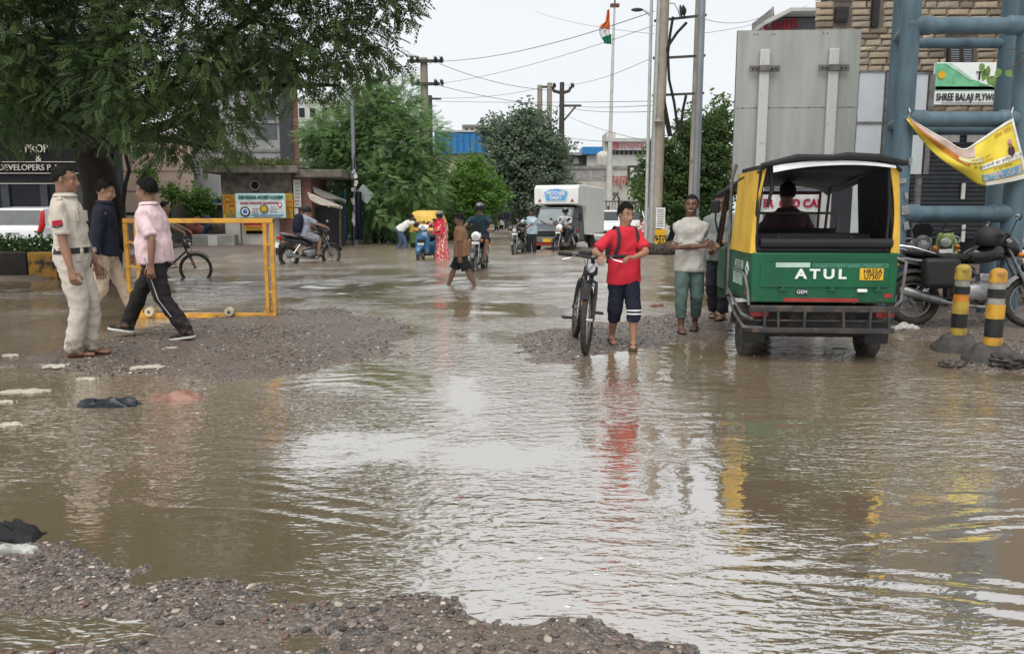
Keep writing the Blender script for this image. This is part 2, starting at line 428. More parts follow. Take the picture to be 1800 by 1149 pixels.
# --- gravel: every stone is real; the 300 largest in view are pieces of their own
STONE_COLS = [(0.060, 0.054, 0.051), (0.098, 0.081, 0.071), (0.155, 0.115, 0.095), (0.25, 0.212, 0.175), (0.13, 0.112, 0.10), (0.42, 0.37, 0.305), (0.17, 0.10, 0.075)]
STONE_MATS = [pm('stone_%d' % i, c, 0.38, var=0.2, scale=40, bump=0.3, bscale=90) for i, c in enumerate(STONE_COLS)]
def ico(sub, seed):
    bm = bmesh.new(); bmesh.ops.create_icosphere(bm, subdivisions=sub, radius=1.0); r = random.Random(seed)
    for v in bm.verts: v.co *= 0.75 + 0.45 * r.random()
    me = bpy.data.meshes.new('stone'); bm.to_mesh(me); bm.free(); return me
ico_me = [ico(1, i) for i in range(6)]
tmpl = []
for me in ico_me:
    co = np.array([v.co[:] for v in me.vertices]); fa = np.array([p.vertices[:] for p in me.polygons]); tmpl.append((co, fa))
def scatter(poly, n, smin, smax, seed, hmin=-0.004, power=3.0):
    r = np.random.default_rng(seed); lo, hi = poly.min(0), poly.max(0)
    lo = np.maximum(lo, [-4.2, 1.9]); hi = np.minimum(hi, [6.5, 14.0])
    P = lo + r.random((n * 6, 2)) * (hi - lo)
    P = P[np.abs(P[:, 0]) < P[:, 1] * 0.70 + 0.2]
    h = ground_h(P); clus = vnoise(P * 1.3, 3, 8)
    ok = (h > hmin) & (sdist(P, poly) > -0.35) & (r.random(len(P)) < np.clip((clus - 0.28) * 3.2, 0.1, 1))
    P, h = P[ok][:n], h[ok][:n]
    s = smin + (smax - smin) * r.random(len(P)) ** power
    return P, h, s
sets = [scatter(BANK_FRONT, 18000, 0.0020, 0.0120, 1, -0.010, 7.0), scatter(BANK_MID, 7000, 0.004, 0.017, 2, -0.006, 4.0), scatter(BANK_RIGHT, 4200, 0.004, 0.018, 3, -0.008, 4.0), scatter(BANK_KERB, 1800, 0.006, 0.022, 4, 0.0, 3.0)]
P = np.concatenate([s[0] for s in sets]); Hh = np.concatenate([s[1] for s in sets]); S = np.concatenate([s[2] for s in sets])
big = np.argsort(-(S / P[:, 1]))[:300]
mask = np.ones(len(P), bool); mask[big] = False
co_all, fa_all, ti_all, off = [], [], [], 0
for i in np.nonzero(mask)[0]:
    co, fa = tmpl[i % 6]; a = rng.random() * 6.28; s = S[i]
    c, sn = math.cos(a), math.sin(a)
    q = co * s * np.array([1.25, 0.95, 0.62]); q = np.stack([q[:, 0] * c - q[:, 1] * sn, q[:, 0] * sn + q[:, 1] * c, q[:, 2]], -1) + [P[i, 0], P[i, 1], Hh[i] + s * 0.18]
    co_all.append(q); fa_all.append(fa + off); off += len(co); ti_all.append(np.full(len(co), rng.random()))
def tint_material(name, stops, rough, bump=0.0, spec=0.5):
    m = bpy.data.materials.new(name); m.use_nodes = True; n, l = m.node_tree.nodes, m.node_tree.links; b = n['Principled BSDF']
    at = n.new('ShaderNodeAttribute'); at.attribute_name = 'tint'
    rp = n.new('ShaderNodeValToRGB'); rp.color_ramp.interpolation = 'CONSTANT'
    while len(rp.color_ramp.elements) < len(stops): rp.color_ramp.elements.new(0.5)
    for i, (p, c) in enumerate(stops): rp.color_ramp.elements[i].position = p; rp.color_ramp.elements[i].color = (*c, 1)
    l.new(at.outputs['Fac'], rp.inputs['Fac']); l.new(rp.outputs['Color'], b.inputs['Base Color'])
    b.inputs['Roughness'].default_value = rough; b.inputs['Specular IOR Level'].default_value = spec
    return m
gm = tint_material('mixed_wet_gravel', [(0.0, STONE_COLS[0]), (0.26, STONE_COLS[1]), (0.5, STONE_COLS[4]), (0.68, STONE_COLS[2]), (0.82, STONE_COLS[3]), (0.94, STONE_COLS[5]), (0.98, STONE_COLS[6])], 0.4)
gravel = put('gravel', mesh_np('gravel', np.concatenate(co_all), np.concatenate(fa_all), np.concatenate(ti_all)), gm, ground, smooth=50)
gravel['kind'] = 'stuff'
stone_meshes = []
for k, m in enumerate(STONE_MATS):
    for j in range(2):
        me = ico(2, 50 + k * 2 + j); me.materials.append(m); me.shade_smooth(); stone_meshes.append(me)
for i in big:
    o = bpy.data.objects.new('stone', stone_meshes[int(rng.integers(len(stone_meshes)))]); COL.objects.link(o); o.parent = ground
    s = S[i] * 1.15; o.location = (P[i, 0], P[i, 1], Hh[i] + s * 0.2); o.scale = (s * 1.25, s * 0.95, s * 0.62); o.rotation_euler = (rng.random() * 0.4, rng.random() * 0.4, rng.random() * 6.28)
# ================================================================ PEOPLE
def skinmat(name, c): return pm(name, c, 0.48, var=0.12, scale=9, bump=0.06, bscale=120, spec=0.4)
def muddy(m, z0=0.10, z1=0.45):
    """mud splashed up from the hem"""
    n, l = m.node_tree.nodes, m.node_tree.links; b = n['Principled BSDF']; src = b.inputs['Base Color'].links[0].from_socket
    tc = n.new('ShaderNodeTexCoord'); sp = n.new('ShaderNodeSeparateXYZ'); l.new(tc.outputs['Object'], sp.inputs[0]); ns = n.new('ShaderNodeTexNoise'); ns.inputs['Scale'].default_value = 16; ns.inputs['Detail'].default_value = 5; l.new(tc.outputs['Object'], ns.inputs['Vector'])
    mr = n.new('ShaderNodeMapRange'); mr.inputs['From Min'].default_value = z0; mr.inputs['From Max'].default_value = z1; mr.inputs['To Min'].default_value = .62; mr.inputs['To Max'].default_value = .18; l.new(sp.outputs['Z'], mr.inputs['Value'])
    lt = n.new('ShaderNodeMapRange'); l.new(mr.outputs['Result'], lt.inputs['Value']); sb = n.new('ShaderNodeMath'); sb.operation = 'SUBTRACT'; l.new(mr.outputs['Result'], sb.inputs[0]); l.new(ns.outputs['Fac'], sb.inputs[1])
    ml = n.new('ShaderNodeMath'); ml.operation = 'MULTIPLY'; ml.use_clamp = True; ml.inputs[1].default_value = 5.0; l.new(sb.outputs[0], ml.inputs[0]); ml2 = n.new('ShaderNodeMath'); ml2.operation = 'MULTIPLY'; ml2.inputs[1].default_value = .75; l.new(ml.outputs[0], ml2.inputs[0])
    mx = n.new('ShaderNodeMix'); mx.data_type = 'RGBA'; l.new(ml2.outputs[0], mx.inputs[0]); l.new(src, mx.inputs[6]); mx.inputs[7].default_value = (.12, .085, .06, 1); l.new(mx.outputs[2], b.inputs['Base Color']); n.remove(lt)
    return m
def cloth(name, c, var=0.10, rough=0.85, bump=0.35, scale=5, col2=None, contrast=(0.3, 0.7), bscale=14): return pm(name, c, rough, var=var, scale=scale, bump=bump, bscale=bscale, spec=0.2, col2=col2, contrast=contrast)
SK_MED, SK_DARK, SK_LIGHT = skinmat('skin_brown', (0.235, 0.122, 0.075)), skinmat('skin_dark_brown', (0.145, 0.074, 0.047)), skinmat('skin_tan', (0.30, 0.160, 0.100))
HAIR = pm('black_hair', (0.008, 0.007, 0.006), 0.62, var=0.3, scale=60, bump=0.5, bscale=150, spec=0.18)
EYE_W, EYE_D, LIP = pm('eye_white', (0.30, 0.27, 0.24), 0.5), pm('eye_dark', (0.01, 0.008, 0.006), 0.2), pm('lip_brown', (0.17, 0.065, 0.05), 0.5)
TEETH = pm('teeth', (0.5, 0.46, 0.40), 0.4)
WRINKLE = bpy.data.textures.new('cloth_folds', 'CLOUDS'); WRINKLE.noise_scale = 0.085; WRINKLE.noise_depth = 3

def remeshed(mb, voxel, smooth=4, fold=0.0, name='m'):
    me = mb.mesh(name); o = bpy.data.objects.new('tmp', me); COL.objects.link(o)
    m = o.modifiers.new('r', 'REMESH'); m.mode = 'VOXEL'; m.voxel_size = voxel
    s = o.modifiers.new('s', 'SMOOTH'); s.factor = 0.5; s.iterations = smooth
    if fold:
        d = o.modifiers.new('d', 'DISPLACE'); d.texture = WRINKLE; d.strength = fold; d.mid_level = 0.5; d.texture_coords = 'LOCAL'
    dg = bpy.context.evaluated_depsgraph_get()
    out = bpy.data.meshes.new_from_object(o.evaluated_get(dg)); out.name = name
    bpy.data.objects.remove(o); bpy.data.meshes.remove(me)
    out.materials.clear(); return out
def folded(me, kind, amp):
    """press drape folds into a garment along its normals"""
    n_ = len(me.vertices); co = np.empty(n_ * 3, np.float32); no = np.empty(n_ * 3, np.float32)
    me.vertices.foreach_get('co', co); me.vertices.foreach_get('normal', no); co = co.reshape(-1, 3); no = no.reshape(-1, 3); d = np.empty(n_, np.float32)
    for i, (x, y, z) in enumerate(co.tolist()):
        if kind == 'shirt': q = ((x + .55 * z) * 7.5, y * 7.5, (z - .4 * x) * 4.2); q2 = (x * 15, y * 15, z * 6 + 5)
        else: q = (x * 4.5, y * 4.5, z * 8 + 3 * x); q2 = ((x + z * .4) * 13, y * 13, z * 9)
        d[i] = .75 * (1 - abs(mnoise.noise(q)) * 2.2) + .35 * (1 - abs(mnoise.noise(q2)) * 2.2)
    co += no * ((d - .15) * amp)[:, None]; me.vertices.foreach_set('co', co.ravel()); me.update()
    return me
def with_extra(me, mb):
    """join loose pieces (fingers rooted in the palm) into the same mesh"""
    bm = bmesh.new(); bm.from_mesh(me); t = mb.mesh('t'); bm.from_mesh(t); bm.to_mesh(me); bm.free(); bpy.data.meshes.remove(t); return me
def ik(a, c, l1, l2, pole):
    a, c = Vector(a), Vector(c); d = c - a; L = min(d.length, (l1 + l2) * 0.998); u = unit(d)
    x = (l1 * l1 - l2 * l2 + L * L) / (2 * L); h = math.sqrt(max(l1 * l1 - x * x, 0))
    p = Vector(pole); p = unit(p - u * p.dot(u))
    return a + u * x + p * h, a + u * L
def seg(a, b, n): return [Vector(a).lerp(Vector(b), i / n) for i in range(n + 1)]
def lim(path, rads, m=4):
    """resample a polyline with radii for smoother joints"""
    P, Q = [], []
    for i in range(len(path) - 1):
        for k in range(m):
            t = k / m; P.append(Vector(path[i]).lerp(Vector(path[i + 1]), t)); Q.append(rads[i] * (1 - t) + rads[i + 1] * t)
    P.append(Vector(path[-1])); Q.append(rads[-1]); return P, Q
TORSO = [(-0.065, .070, .058), (-0.03, .092, .068), (.03, .090, .067), (.09, .081, .060), (.15, .086, .062), (.21, .097, .066), (.252, .098, .060), (.282, .074, .048), (.303, .050, .041), (.32, .037, .038), (.375, .034, .036)]

def person(name, label, loc, yaw, H, pose=None, skin=SK_MED, top=None, sleeve=0.75, hem=-0.04, legs=None, leg_len=0.96, leg_w=1.0, shoes=None, girth=1.0, belly=0.0, voxel=0.012, hair=True, beard=False, smile=False, helmet=None, skirt=None, fold=0.030, collar=False, group=None, hat=None, tuck=False, moustache=False, top_long=False, cuff=None):
    p = dict(pel=(0, 0, .53), lean=0, twist=0, side=0, hyaw=0, hpitch=0, lw=(-.165, .02, .46), rw=(.165, .02, .46), la=(-.055, 0, .045), ra=(.055, 0, .045), lf=-8, rf=8, lp=0, rp=0, lpole=(-.25, -1, .0), rpole=(.25, -1, .0), lk=(-.12, 1, 0), rk=(.12, 1, 0), curl=38, lhand=None, rhand=None, lhn=None, rhn=None)
    if pose: p.update(pose)
    root = thing(name, label, 'person', loc, yaw, group)
    S = lambda v: Vector(v) * H
    pel = S(p['pel']); ln, sd = R(p['lean']), R(p['side'])
    sp = Vector((math.sin(sd), math.sin(ln) * math.cos(sd), math.cos(ln) * math.cos(sd)))
    right0 = unit(Vector((1, 0, 0)) - sp * sp.x); tw = Matrix.Rotation(R(p['twist']), 3, sp)
    def frame(t):      # right and forward vectors, twisting up the spine
        m = Matrix.Rotation(R(p['twist']) * max(0, min(1, t / .25)), 3, sp); r = m @ right0; return r, unit(sp.cross(r))
    r1, f1 = frame(.3)
    N = pel + sp * .318 * H
    shl, shr = pel + sp * .256 * H - r1 * .100 * H * girth, pel + sp * .256 * H + r1 * .100 * H * girth
    hl, hr = pel + Vector((-.046, 0, -.015)) * H, pel + Vector((.046, 0, -.015)) * H
    head_r = Matrix.Rotation(R(p['hyaw']) + R(p['twist']), 3, 'Z') @ rotx(R(-p['hpitch']))
    up = unit(sp * .45 + Vector((0, 0, 1)) * .55)
    HC = N + up * .087 * H + head_r @ Vector((0, .012, 0)) * H
    le, lw = ik(shl, S(p['lw']), .172 * H, .150 * H, p['lpole']); re, rw = ik(shr, S(p['rw']), .172 * H, .150 * H, p['rpole'])
    lkn, lan = ik(hl, S(p['la']), .245 * H, .232 * H, p['lk']); rkn, ran = ik(hr, S(p['ra']), .245 * H, .232 * H, p['rk'])
    g = girth
    def torso_rings(lo, hi, inflate, n=18, flare=0.0, loose=False):
        out = []
        ts = [t for t, _, _ in TORSO]
        for t in [lo] + [x for x in ts if lo < x < hi] + [hi]:
            rx = np.interp(t, ts, [a for _, a, _ in TORSO]) * g; ry = np.interp(t, ts, [b for _, _, b in TORSO]) * (g * .5 + .5)
            if loose: k_ = max(0, min(1, (.22 - t) / .12)); rx = max(rx, (.098 * k_) * g); ry = max(ry, .079 * k_)
            bl = belly * math.exp(-((t - .07) / .075) ** 2)
            rr, ff = frame(t); c = pel + sp * t * H + ff * bl * H * .6
            rx, ry = rx * H + inflate + flare * max(0, .05 - t), (ry + bl * .5) * H + inflate
            ring = []
            for j in range(n):
                a = 2 * math.pi * j / n; ca, sa = math.cos(a), math.sin(a)
                ring.append(c + rr * rx * math.copysign(abs(ca) ** .85, ca) + ff * ry * math.copysign(abs(sa) ** .85, sa))
            out.append(ring)
        return out
    # ---- body
    b = MB(); b.ring_loft(torso_rings(-.065, .375, 0))
    for sh, el, wr in ((shl, le, lw), (shr, re, rw)):
        a, q = lim([sh - (sh - pel).project(r1) * .25, sh, sh.lerp(el, .35), el, el.lerp(wr, .3), wr], [.030 * H, .034 * H, .029 * H, .0225 * H, .0245 * H, .0155 * H], 3); b.tube(a, q, 10)
    for hp, kn, an in ((hl, lkn, lan), (hr, rkn, ran)):
        a, q = lim([hp, hp.lerp(kn, .4), kn, kn.lerp(an, .3), an, an - Vector((0, 0, .02 * H))], [.056 * H * g, .049 * H * g, .033 * H, .036 * H, .0215 * H, .022 * H], 3); b.tube(a, q, 12)
    feet = []
    for an, fy, pt in ((lan, p['lf'], p['lp']), (ran, p['rf'], p['rp'])):
        fr = rotz(R(fy)) @ rotx(R(pt)); feet.append((an, fr))
        rings = []
        for y, zc, w, h in ((-.034, -.026, .015, .015), (-.02, -.020, .022, .024), (.01, -.018, .022, .026), (.045, -.027, .025, .017), (.078, -.032, .027, .0115), (.10, -.034, .020, .009)):
            c = an + fr @ (Vector((0, y, zc)) * H)
            rings.append([c + fr @ (Vector((math.cos(2 * math.pi * j / 10) * w, 0, math.sin(2 * math.pi * j / 10) * h)) * H) for j in range(10)])
        b.ring_loft(rings)
    nk = N - up * .02 * H
    b.tube([nk, HC - up * .03 * H], [.039 * H, .035 * H], 12)
    # head: skull, jaw, nose, brow, ears
    HS = 1.08
    hd = lambda x, y, z: HC + head_r @ (Vector((x, y, z)) * H * HS)
    b.ball(hd(0, -.008, .012), (.0485 * H, .0595 * H, .057 * H), 16, 12, head_r)
    b.ball(hd(0, .010, -.026), (.040 * H, .0455 * H, .045 * H), 14, 10, head_r)
    b.ball(hd(0, .032, -.055), (.018 * H, .016 * H, .014 * H), 10, 8, head_r)
    b.tube([hd(0, .047, .008), hd(0, .053, -.010), hd(0, .0585, -.021), hd(0, .050, -.029)], [.0055 * H, .0075 * H, .0098 * H, .007 * H], 8)
    b.tube([hd(-.026, .040, .012), hd(0, .049, .014), hd(.026, .040, .012)], [.006 * H, .0065 * H, .006 * H], 8)
    for s_ in (-1, 1):
        b.ball(hd(.0455 * s_, -.008, -.008), (.005 * H, .0095 * H, .0145 * H), 8, 6, head_r)
        b.ball(hd(.024 * s_, .034, -.016), (.013 * H, .012 * H, .013 * H), 8, 6, head_r)
    # palms and fingers
    fx = MB()
    for side, el, wr, hdv, hn in ((-1, le, lw, p['lhand'], p['lhn']), (1, re, rw, p['rhand'], p['rhn'])):
        d = unit(hdv) if hdv is not None else unit(unit(wr - el) + Vector((0, 0, -.25)))
        nrm = Vector(hn) if hn is not None else Vector((-side, .25, 0))
        nrm = unit(nrm - d * d.dot(nrm)); w = unit(d.cross(nrm)) * side
        if hn is None and w.y < 0: w = -w
        rings = []
        for t, ww, th in ((-.012, .016, .0135), (.012, .0205, .012), (.035, .0245, .0115), (.056, .0245, .0095)):
            c = wr + d * t * H
            rings.append([c + (w * math.cos(2 * math.pi * j / 10) * ww + nrm * math.sin(2 * math.pi * j / 10) * th) * H for j in range(10)])
        b.ring_loft(rings)
        for k, L in enumerate((.044, .049, .046, .036)):
            o_ = (1.5 - k) * .0125; q = wr + (d * .048 + w * o_) * H; pts = [q]; cu = R(p['curl'] * .35)
            for sgm, fr_ in enumerate((.42, .32, .26)):
                cu += R(p['curl'] * (.35 + .3 * sgm)); dd = d * math.cos(cu) + nrm * math.sin(cu) + w * o_ * 3; q = q + dd * L * fr_ * H * 1.1; pts.append(q)
            fx.tube(pts, [.0062 * H, .0060 * H, .0054 * H, .0036 * H], 6)
        q = wr + (d * .012 + w * .017) * H
        fx.tube([q, q + (d * .018 + w * .014 + nrm * .006) * H, q + (d * .036 + w * .018 + nrm * .014) * H, q + (d * .05 + w * .016 + nrm * .02) * H], [.0095 * H, .0078 * H, .0065 * H, .0042 * H], 6)
    body = put('body', with_extra(remeshed(b, voxel * .85, 2, 0, 'body'), fx), skin, root, smooth=180)
    # ---- face
    if not helmet:
        for s_ in (-1, 1):
            MB().ball(hd(.0185 * s_, .0385, .001), (.0085 * H, .005 * H, .0036 * H), 8, 6, head_r).build('eye', EYE_W, root)
            MB().ball(hd(.0185 * s_, .0412, .001), (.0040 * H, .003 * H, .0036 * H), 8, 6, head_r).build('pupil', EYE_D, root)
            MB().tube([hd(.008 * s_, .0475, .0125), hd(.018 * s_, .0470, .0165), hd(.029 * s_, .039, .0125)], [.0022 * H, .0026 * H, .0014 * H], 6).build('eyebrow', HAIR, root)
        if smile:
            MB().tube([hd(-.019, .040, -.035), hd(-.010, .047, -.040), hd(0, .050, -.0415), hd(.010, .047, -.040), hd(.019, .040, -.035)], [.0015 * H, .0032 * H, .0038 * H, .0032 * H, .0015 * H], 6).build('teeth', TEETH, root)
        else:
            MB().tube([hd(-.016, .041, -.039), hd(0, .0495, -.038), hd(.016, .041, -.039)], [.002 * H, .0042 * H, .002 * H], 6).build('mouth', LIP, root)
        if moustache: MB().tube([hd(-.020, .041, -.033), hd(-.008, .051, -.0305), hd(0, .0525, -.030), hd(.008, .051, -.0305), hd(.020, .041, -.033)], [.002 * H, .004 * H, .0038 * H, .004 * H, .002 * H], 6).build('moustache', HAIR, root)
    def headshell(name_, mat, k, face_ok, rough=0.0, n=26, m=18, seed=0):
        rings = []
        for i in range(m + 1):
            th = math.pi * (.01 + .98 * i / m); ring = []
            for j in range(n):
                ph = 2 * math.pi * j / n; dv = Vector((math.sin(th) * math.cos(ph), math.sin(th) * math.sin(ph), -math.cos(th)))
                cov = face_ok(dv); kk = (.80 * (1 - cov) + (k - .06 + .09 * max(0, dv.z)) * cov) * (1 + rough * mnoise.noise(dv * 6 + Vector((seed, 0, 0))) * cov)
                ring.append(hd(dv.x * .0465 * kk, -.008 + dv.y * .0565 * kk, .008 + dv.z * .0585 * kk))
            rings.append(ring)
        mb = MB().ring_loft(rings)
        if name_ == 'hair' and voxel <= .012:      # loose strands break up the outline
            rs_ = random.Random(int(H * 1000)); c0 = hd(0, -.008, .008)
            for _ in range(1500):
                dv = unit((rs_.gauss(0, 1), rs_.gauss(0, 1), rs_.gauss(0, 1)))
                if face_ok(dv) < .35: continue
                kk = k - .07 + .09 * max(0, dv.z); a = hd(dv.x * .0465 * kk, -.008 + dv.y * .0565 * kk, .008 + dv.z * .0585 * kk); nr = unit(a - c0)
                lay = unit(head_r @ Vector((.35 * dv.x + rs_.gauss(0, .45), .25 + rs_.gauss(0, .5), -.55 + rs_.gauss(0, .4)))); lay = unit(lay - nr * lay.dot(nr) + nr * rs_.uniform(.15, .5)); L_ = H * rs_.uniform(.009, .019) * (k - .98) * 9; sd_ = unit(lay.cross(nr)) * .0011 * H
                m_ = a + lay * L_ * .55; e_ = a + lay * L_ - nr * L_ * .15; mb.add([a - sd_, a + sd_, m_ + sd_ * .8, m_ - sd_ * .8, e_], [(0, 1, 2, 3), (3, 2, 4)])
        return mb.build(name_, mat, root, smooth=80)
    def hairline(dv):
        lim_ = -.55 + .95 * max(0, min(1, (dv.y + .35) / .75)) if dv.y > -.35 else -.55
        if abs(dv.x) > .70 and dv.y < .45: lim_ = min(lim_, -.12)
        lim_ += .16 * mnoise.noise(dv * 5 + Vector((H * 9, 0, 0)))
        return max(0, min(1, (dv.z - lim_) / .2))
    if hair is True: headshell('hair', HAIR, 1.11, hairline, .11, seed=H)
    elif hair == 'cropped': headshell('hair', HAIR, 1.045, hairline, .03)
    elif hair == 'long':
        headshell('hair', HAIR, 1.14, hairline, .06)
    elif hair == 'scarf':
        headshell('headscarf', top, 1.16, lambda d: 1.0 if not (d.y > .45 and abs(d.x) < .62 and -.75 < d.z < .55) else 0.0, .04)
    if beard: headshell('beard', HAIR, 1.02, lambda d: 1.0 if (d.z < -.35 and d.y > .1) else 0.0, .05)
    if helmet:
        h_ = MB(); rings = []
        for i in range(15):
            th = math.pi * (.30 + .69 * i / 14) if i else math.pi * .30; ring = []
            for j in range(22):
                ph = 2 * math.pi * j / 22; rad = .066; dv = Vector((math.sin(th) * math.cos(ph), math.sin(th) * math.sin(ph), -math.cos(th)))
                ring.append(hd(dv.x * rad * .95, -.004 + dv.y * rad * 1.12, .006 + dv.z * rad * 1.0))
            rings.append(ring)
        h_.ring_loft(rings).build('helmet', helmet, root, smooth=60)
        v_ = MB(); rings = []
        for z, k in ((-.042, .98), (-.02, 1.05), (.008, 1.06), (.030, 1.0)):
            out_, in_ = [], []
            for j in range(13):
                ph = R(18 + 144 * j / 12); out_.append(hd(math.cos(ph) * .0655 * k, -.004 + math.sin(ph) * .0765 * k, z)); in_.append(hd(math.cos(ph) * .063 * k, -.004 + math.sin(ph) * .072 * k, z))
            rings.append(out_ + in_[::-1])
        v_.ring_loft(rings).build('visor', MATS['visor_smoke'], root, smooth=60)
    # ---- clothes
    if top:
        t = MB(); t.ring_loft(torso_rings(hem, .312, .016 if tuck else .019, flare=.0 if tuck else .12, loose=not tuck))
        for sh, el, wr in ((shl, le, lw), (shr, re, rw)):
            if sleeve <= 1: end = sh.lerp(el, sleeve); path, rad = [sh - (sh - pel).project(r1) * .35, sh, sh.lerp(end, .5), end], [.033 * H, .036 * H, .036 * H, .0365 * H]
            else: end = el.lerp(wr, sleeve - 1); path, rad = [sh - (sh - pel).project(r1) * .35, sh, sh.lerp(el, .5), el, end], [.034 * H, .037 * H, .036 * H, .032 * H, .025 * H]
            a, q = lim(path, rad, 4); t.tube(a, q, 12)
        put('shirt', folded(remeshed(t, voxel, 3, fold * .35, 'shirt'), 'shirt', fold * .5), top, root, smooth=180)
        if collar:
            c = MB(); rings = []
            for z, k in ((.300, 1.28), (.322, 1.16), (.335, 1.22), (.318, 1.5)):
                rr, ff = frame(.3); cc = pel + sp * z * H
                rings.append([cc + (rr * math.cos(2 * math.pi * j / 16) * .040 * k + ff * (math.sin(2 * math.pi * j / 16) * .040 * k + .003)) * H for j in range(16)])
            c.ring_loft(rings, cap=False).build('collar', top, root, smooth=80)
    if legs:
        t = MB(); t.ring_loft(torso_rings(-.068, .06 if tuck else .02, .013))
        for hp, kn, an in ((hl, lkn, lan), (hr, rkn, ran)):
            full = leg_len
            if full > .5: k = (full - .5) / .5; end = kn.lerp(an, min(k, 1.0)); path, rad = [hp + Vector((0, 0, .02 * H)), hp.lerp(kn, .35), kn, kn.lerp(end, .5), end], [.059 * H * g, .057 * H * g, .047 * H * leg_w, .043 * H * leg_w, .039 * H * leg_w]
            else: end = hp.lerp(kn, full * 2); path, rad = [hp + Vector((0, 0, .02 * H)), hp.lerp(end, .5), end], [.059 * H * g, .060 * H * g, .060 * H * leg_w]
            if full >= 1.0: path.append(an - Vector((0, 0, .018 * H))); rad.append(.041 * H * leg_w)
            a, q = lim(path, rad, 4); t.tube(a, q, 12)
            if cuff:
                cm = MB(); ax = unit(end - path[-3]); cm.tube([end - ax * .045 * H, end - ax * .002 * H], [rad[2 if full <= .5 else 4] * 1.06] * 2, 14); cm.build('trouser_cuff', cuff, root)
        put('trousers' if leg_len > .75 else 'shorts', folded(remeshed(t, voxel, 3, fold * .35, 'trousers'), 'trousers', fold * .5), legs, root, smooth=180)
    if skirt:
        rings = []
        zt = pel.z + .10 * H; zb = p.get('skirt_z', .03) * H; my = (lan.y + ran.y) / 2; mx = (lan.x + ran.x) / 2
        for i in range(9):
            k = i / 8; z = zt + (zb - zt) * k; c = Vector((pel.x * (1 - k) + mx * k, pel.y * (1 - k) + my * k, z)); rad = (.085 + .075 * k ** .8) * H
            rings.append([c + Vector((math.cos(2 * math.pi * j / 32), math.sin(2 * math.pi * j / 32) * .8, 0)) * rad * (1 + .07 * k * math.sin(j * 32 * .19 + 1.7 * math.sin(j))) for j in range(32)])
        MB().ring_loft(rings).build('skirt', skirt, root, smooth=70)
    if shoes:
        kind, m1, m2 = shoes
        for an, fr in feet:
            q = lambda y, x, z: an + fr @ (Vector((x, y, z)) * H)
            if kind == 'sneaker':
                rings = []
                for y, w, h in ((-.042, .016, .024), (-.03, .026, .040), (-.005, .028, .046), (.03, .029, .034), (.065, .031, .024), (.095, .028, .018), (.112, .014, .011)):
                    rings.append([q(y, math.cos(2 * math.pi * j / 14) * w, -.040 + max(-.002, (.5 + .5 * math.sin(2 * math.pi * j / 14)) * h)) for j in range(14)])
                MB().ring_loft(rings).build('shoe', m1, root, smooth=60)
                rings = []
                for y, w in ((-.048, .018), (-.035, .029), (0, .031), (.035, .032), (.075, .034), (.102, .030), (.118, .014)):
                    rings.append([q(y, -w, -.052), q(y, w, -.052), q(y, w * 1.0, -.040), q(y, -w, -.040)])
                MB().ring_loft(rings).build('sole', m2, root, smooth=30, bevel=.003)
            else:
                rings = []
                for y, w in ((-.042, .018), (-.03, .026), (.01, .024), (.05, .029), (.085, .032), (.106, .022)):
                    rings.append([q(y, -w, -.054), q(y, w, -.054), q(y, w, -.043), q(y, -w, -.043)])
                MB().ring_loft(rings).build('sandal_sole', m1, root, smooth=30, bevel=.003)
                for s_ in (-1, 1): MB().tube([q(.078, .004 * s_, -.028), q(.055, .018 * s_, -.012), q(.03, .029 * s_, -.036)], .0042 * H, 6, flat=.5).build('sandal_strap', m2, root)
    J = dict(pel=pel, sp=sp, N=N, shl=shl, shr=shr, le=le, re=re, lw=lw, rw=rw, lkn=lkn, rkn=rkn, lan=lan, ran=ran, HC=HC, r=r1, f=f1, hl=hl, hr=hr, rings=torso_rings, H=H, hd=hd)
    return root, J
pm('visor_smoke', (0.012, 0.013, 0.015), 0.42, var=0.1, spec=.25)
def backpack(root, J, mat, on_back=True, name='backpack', straps=True, size=1.0):
    H, sp, f, r = J['H'], J['sp'], J['f'], J['r']; c = J['pel'] + sp * .165 * H - f * .125 * H
    b = MB(); rings = []
    for t, w, d in ((-.135, .05, .02), (-.12, .075, .045), (-.04, .085, .06), (.05, .082, .055), (.11, .065, .04), (.13, .035, .02)):
        cc = c + sp * t * H * size
        rings.append([cc + (r * math.copysign(abs(math.cos(a)) ** .6, math.cos(a)) * w + f * math.copysign(abs(math.sin(a)) ** .6, math.sin(a)) * d) * H * size for a in [2 * math.pi * j / 16 for j in range(16)]])
    b.ring_loft(rings).build(name, mat, root, smooth=60)
    if straps:
        for s_ in (-1, 1):
            P = lambda t, x, y: J['pel'] + sp * t * H + r * x * s_ * H + f * y * H
            MB().tube([P(.25, .062, -.085), P(.315, .064, -.03), P(.315, .066, .03), P(.26, .068, .076), P(.18, .078, .086), P(.10, .098, .050), P(.07, .10, -.02), P(.06, .085, -.08)], .012 * H, 8, flat=.45).build('backpack_strap', mat, root)
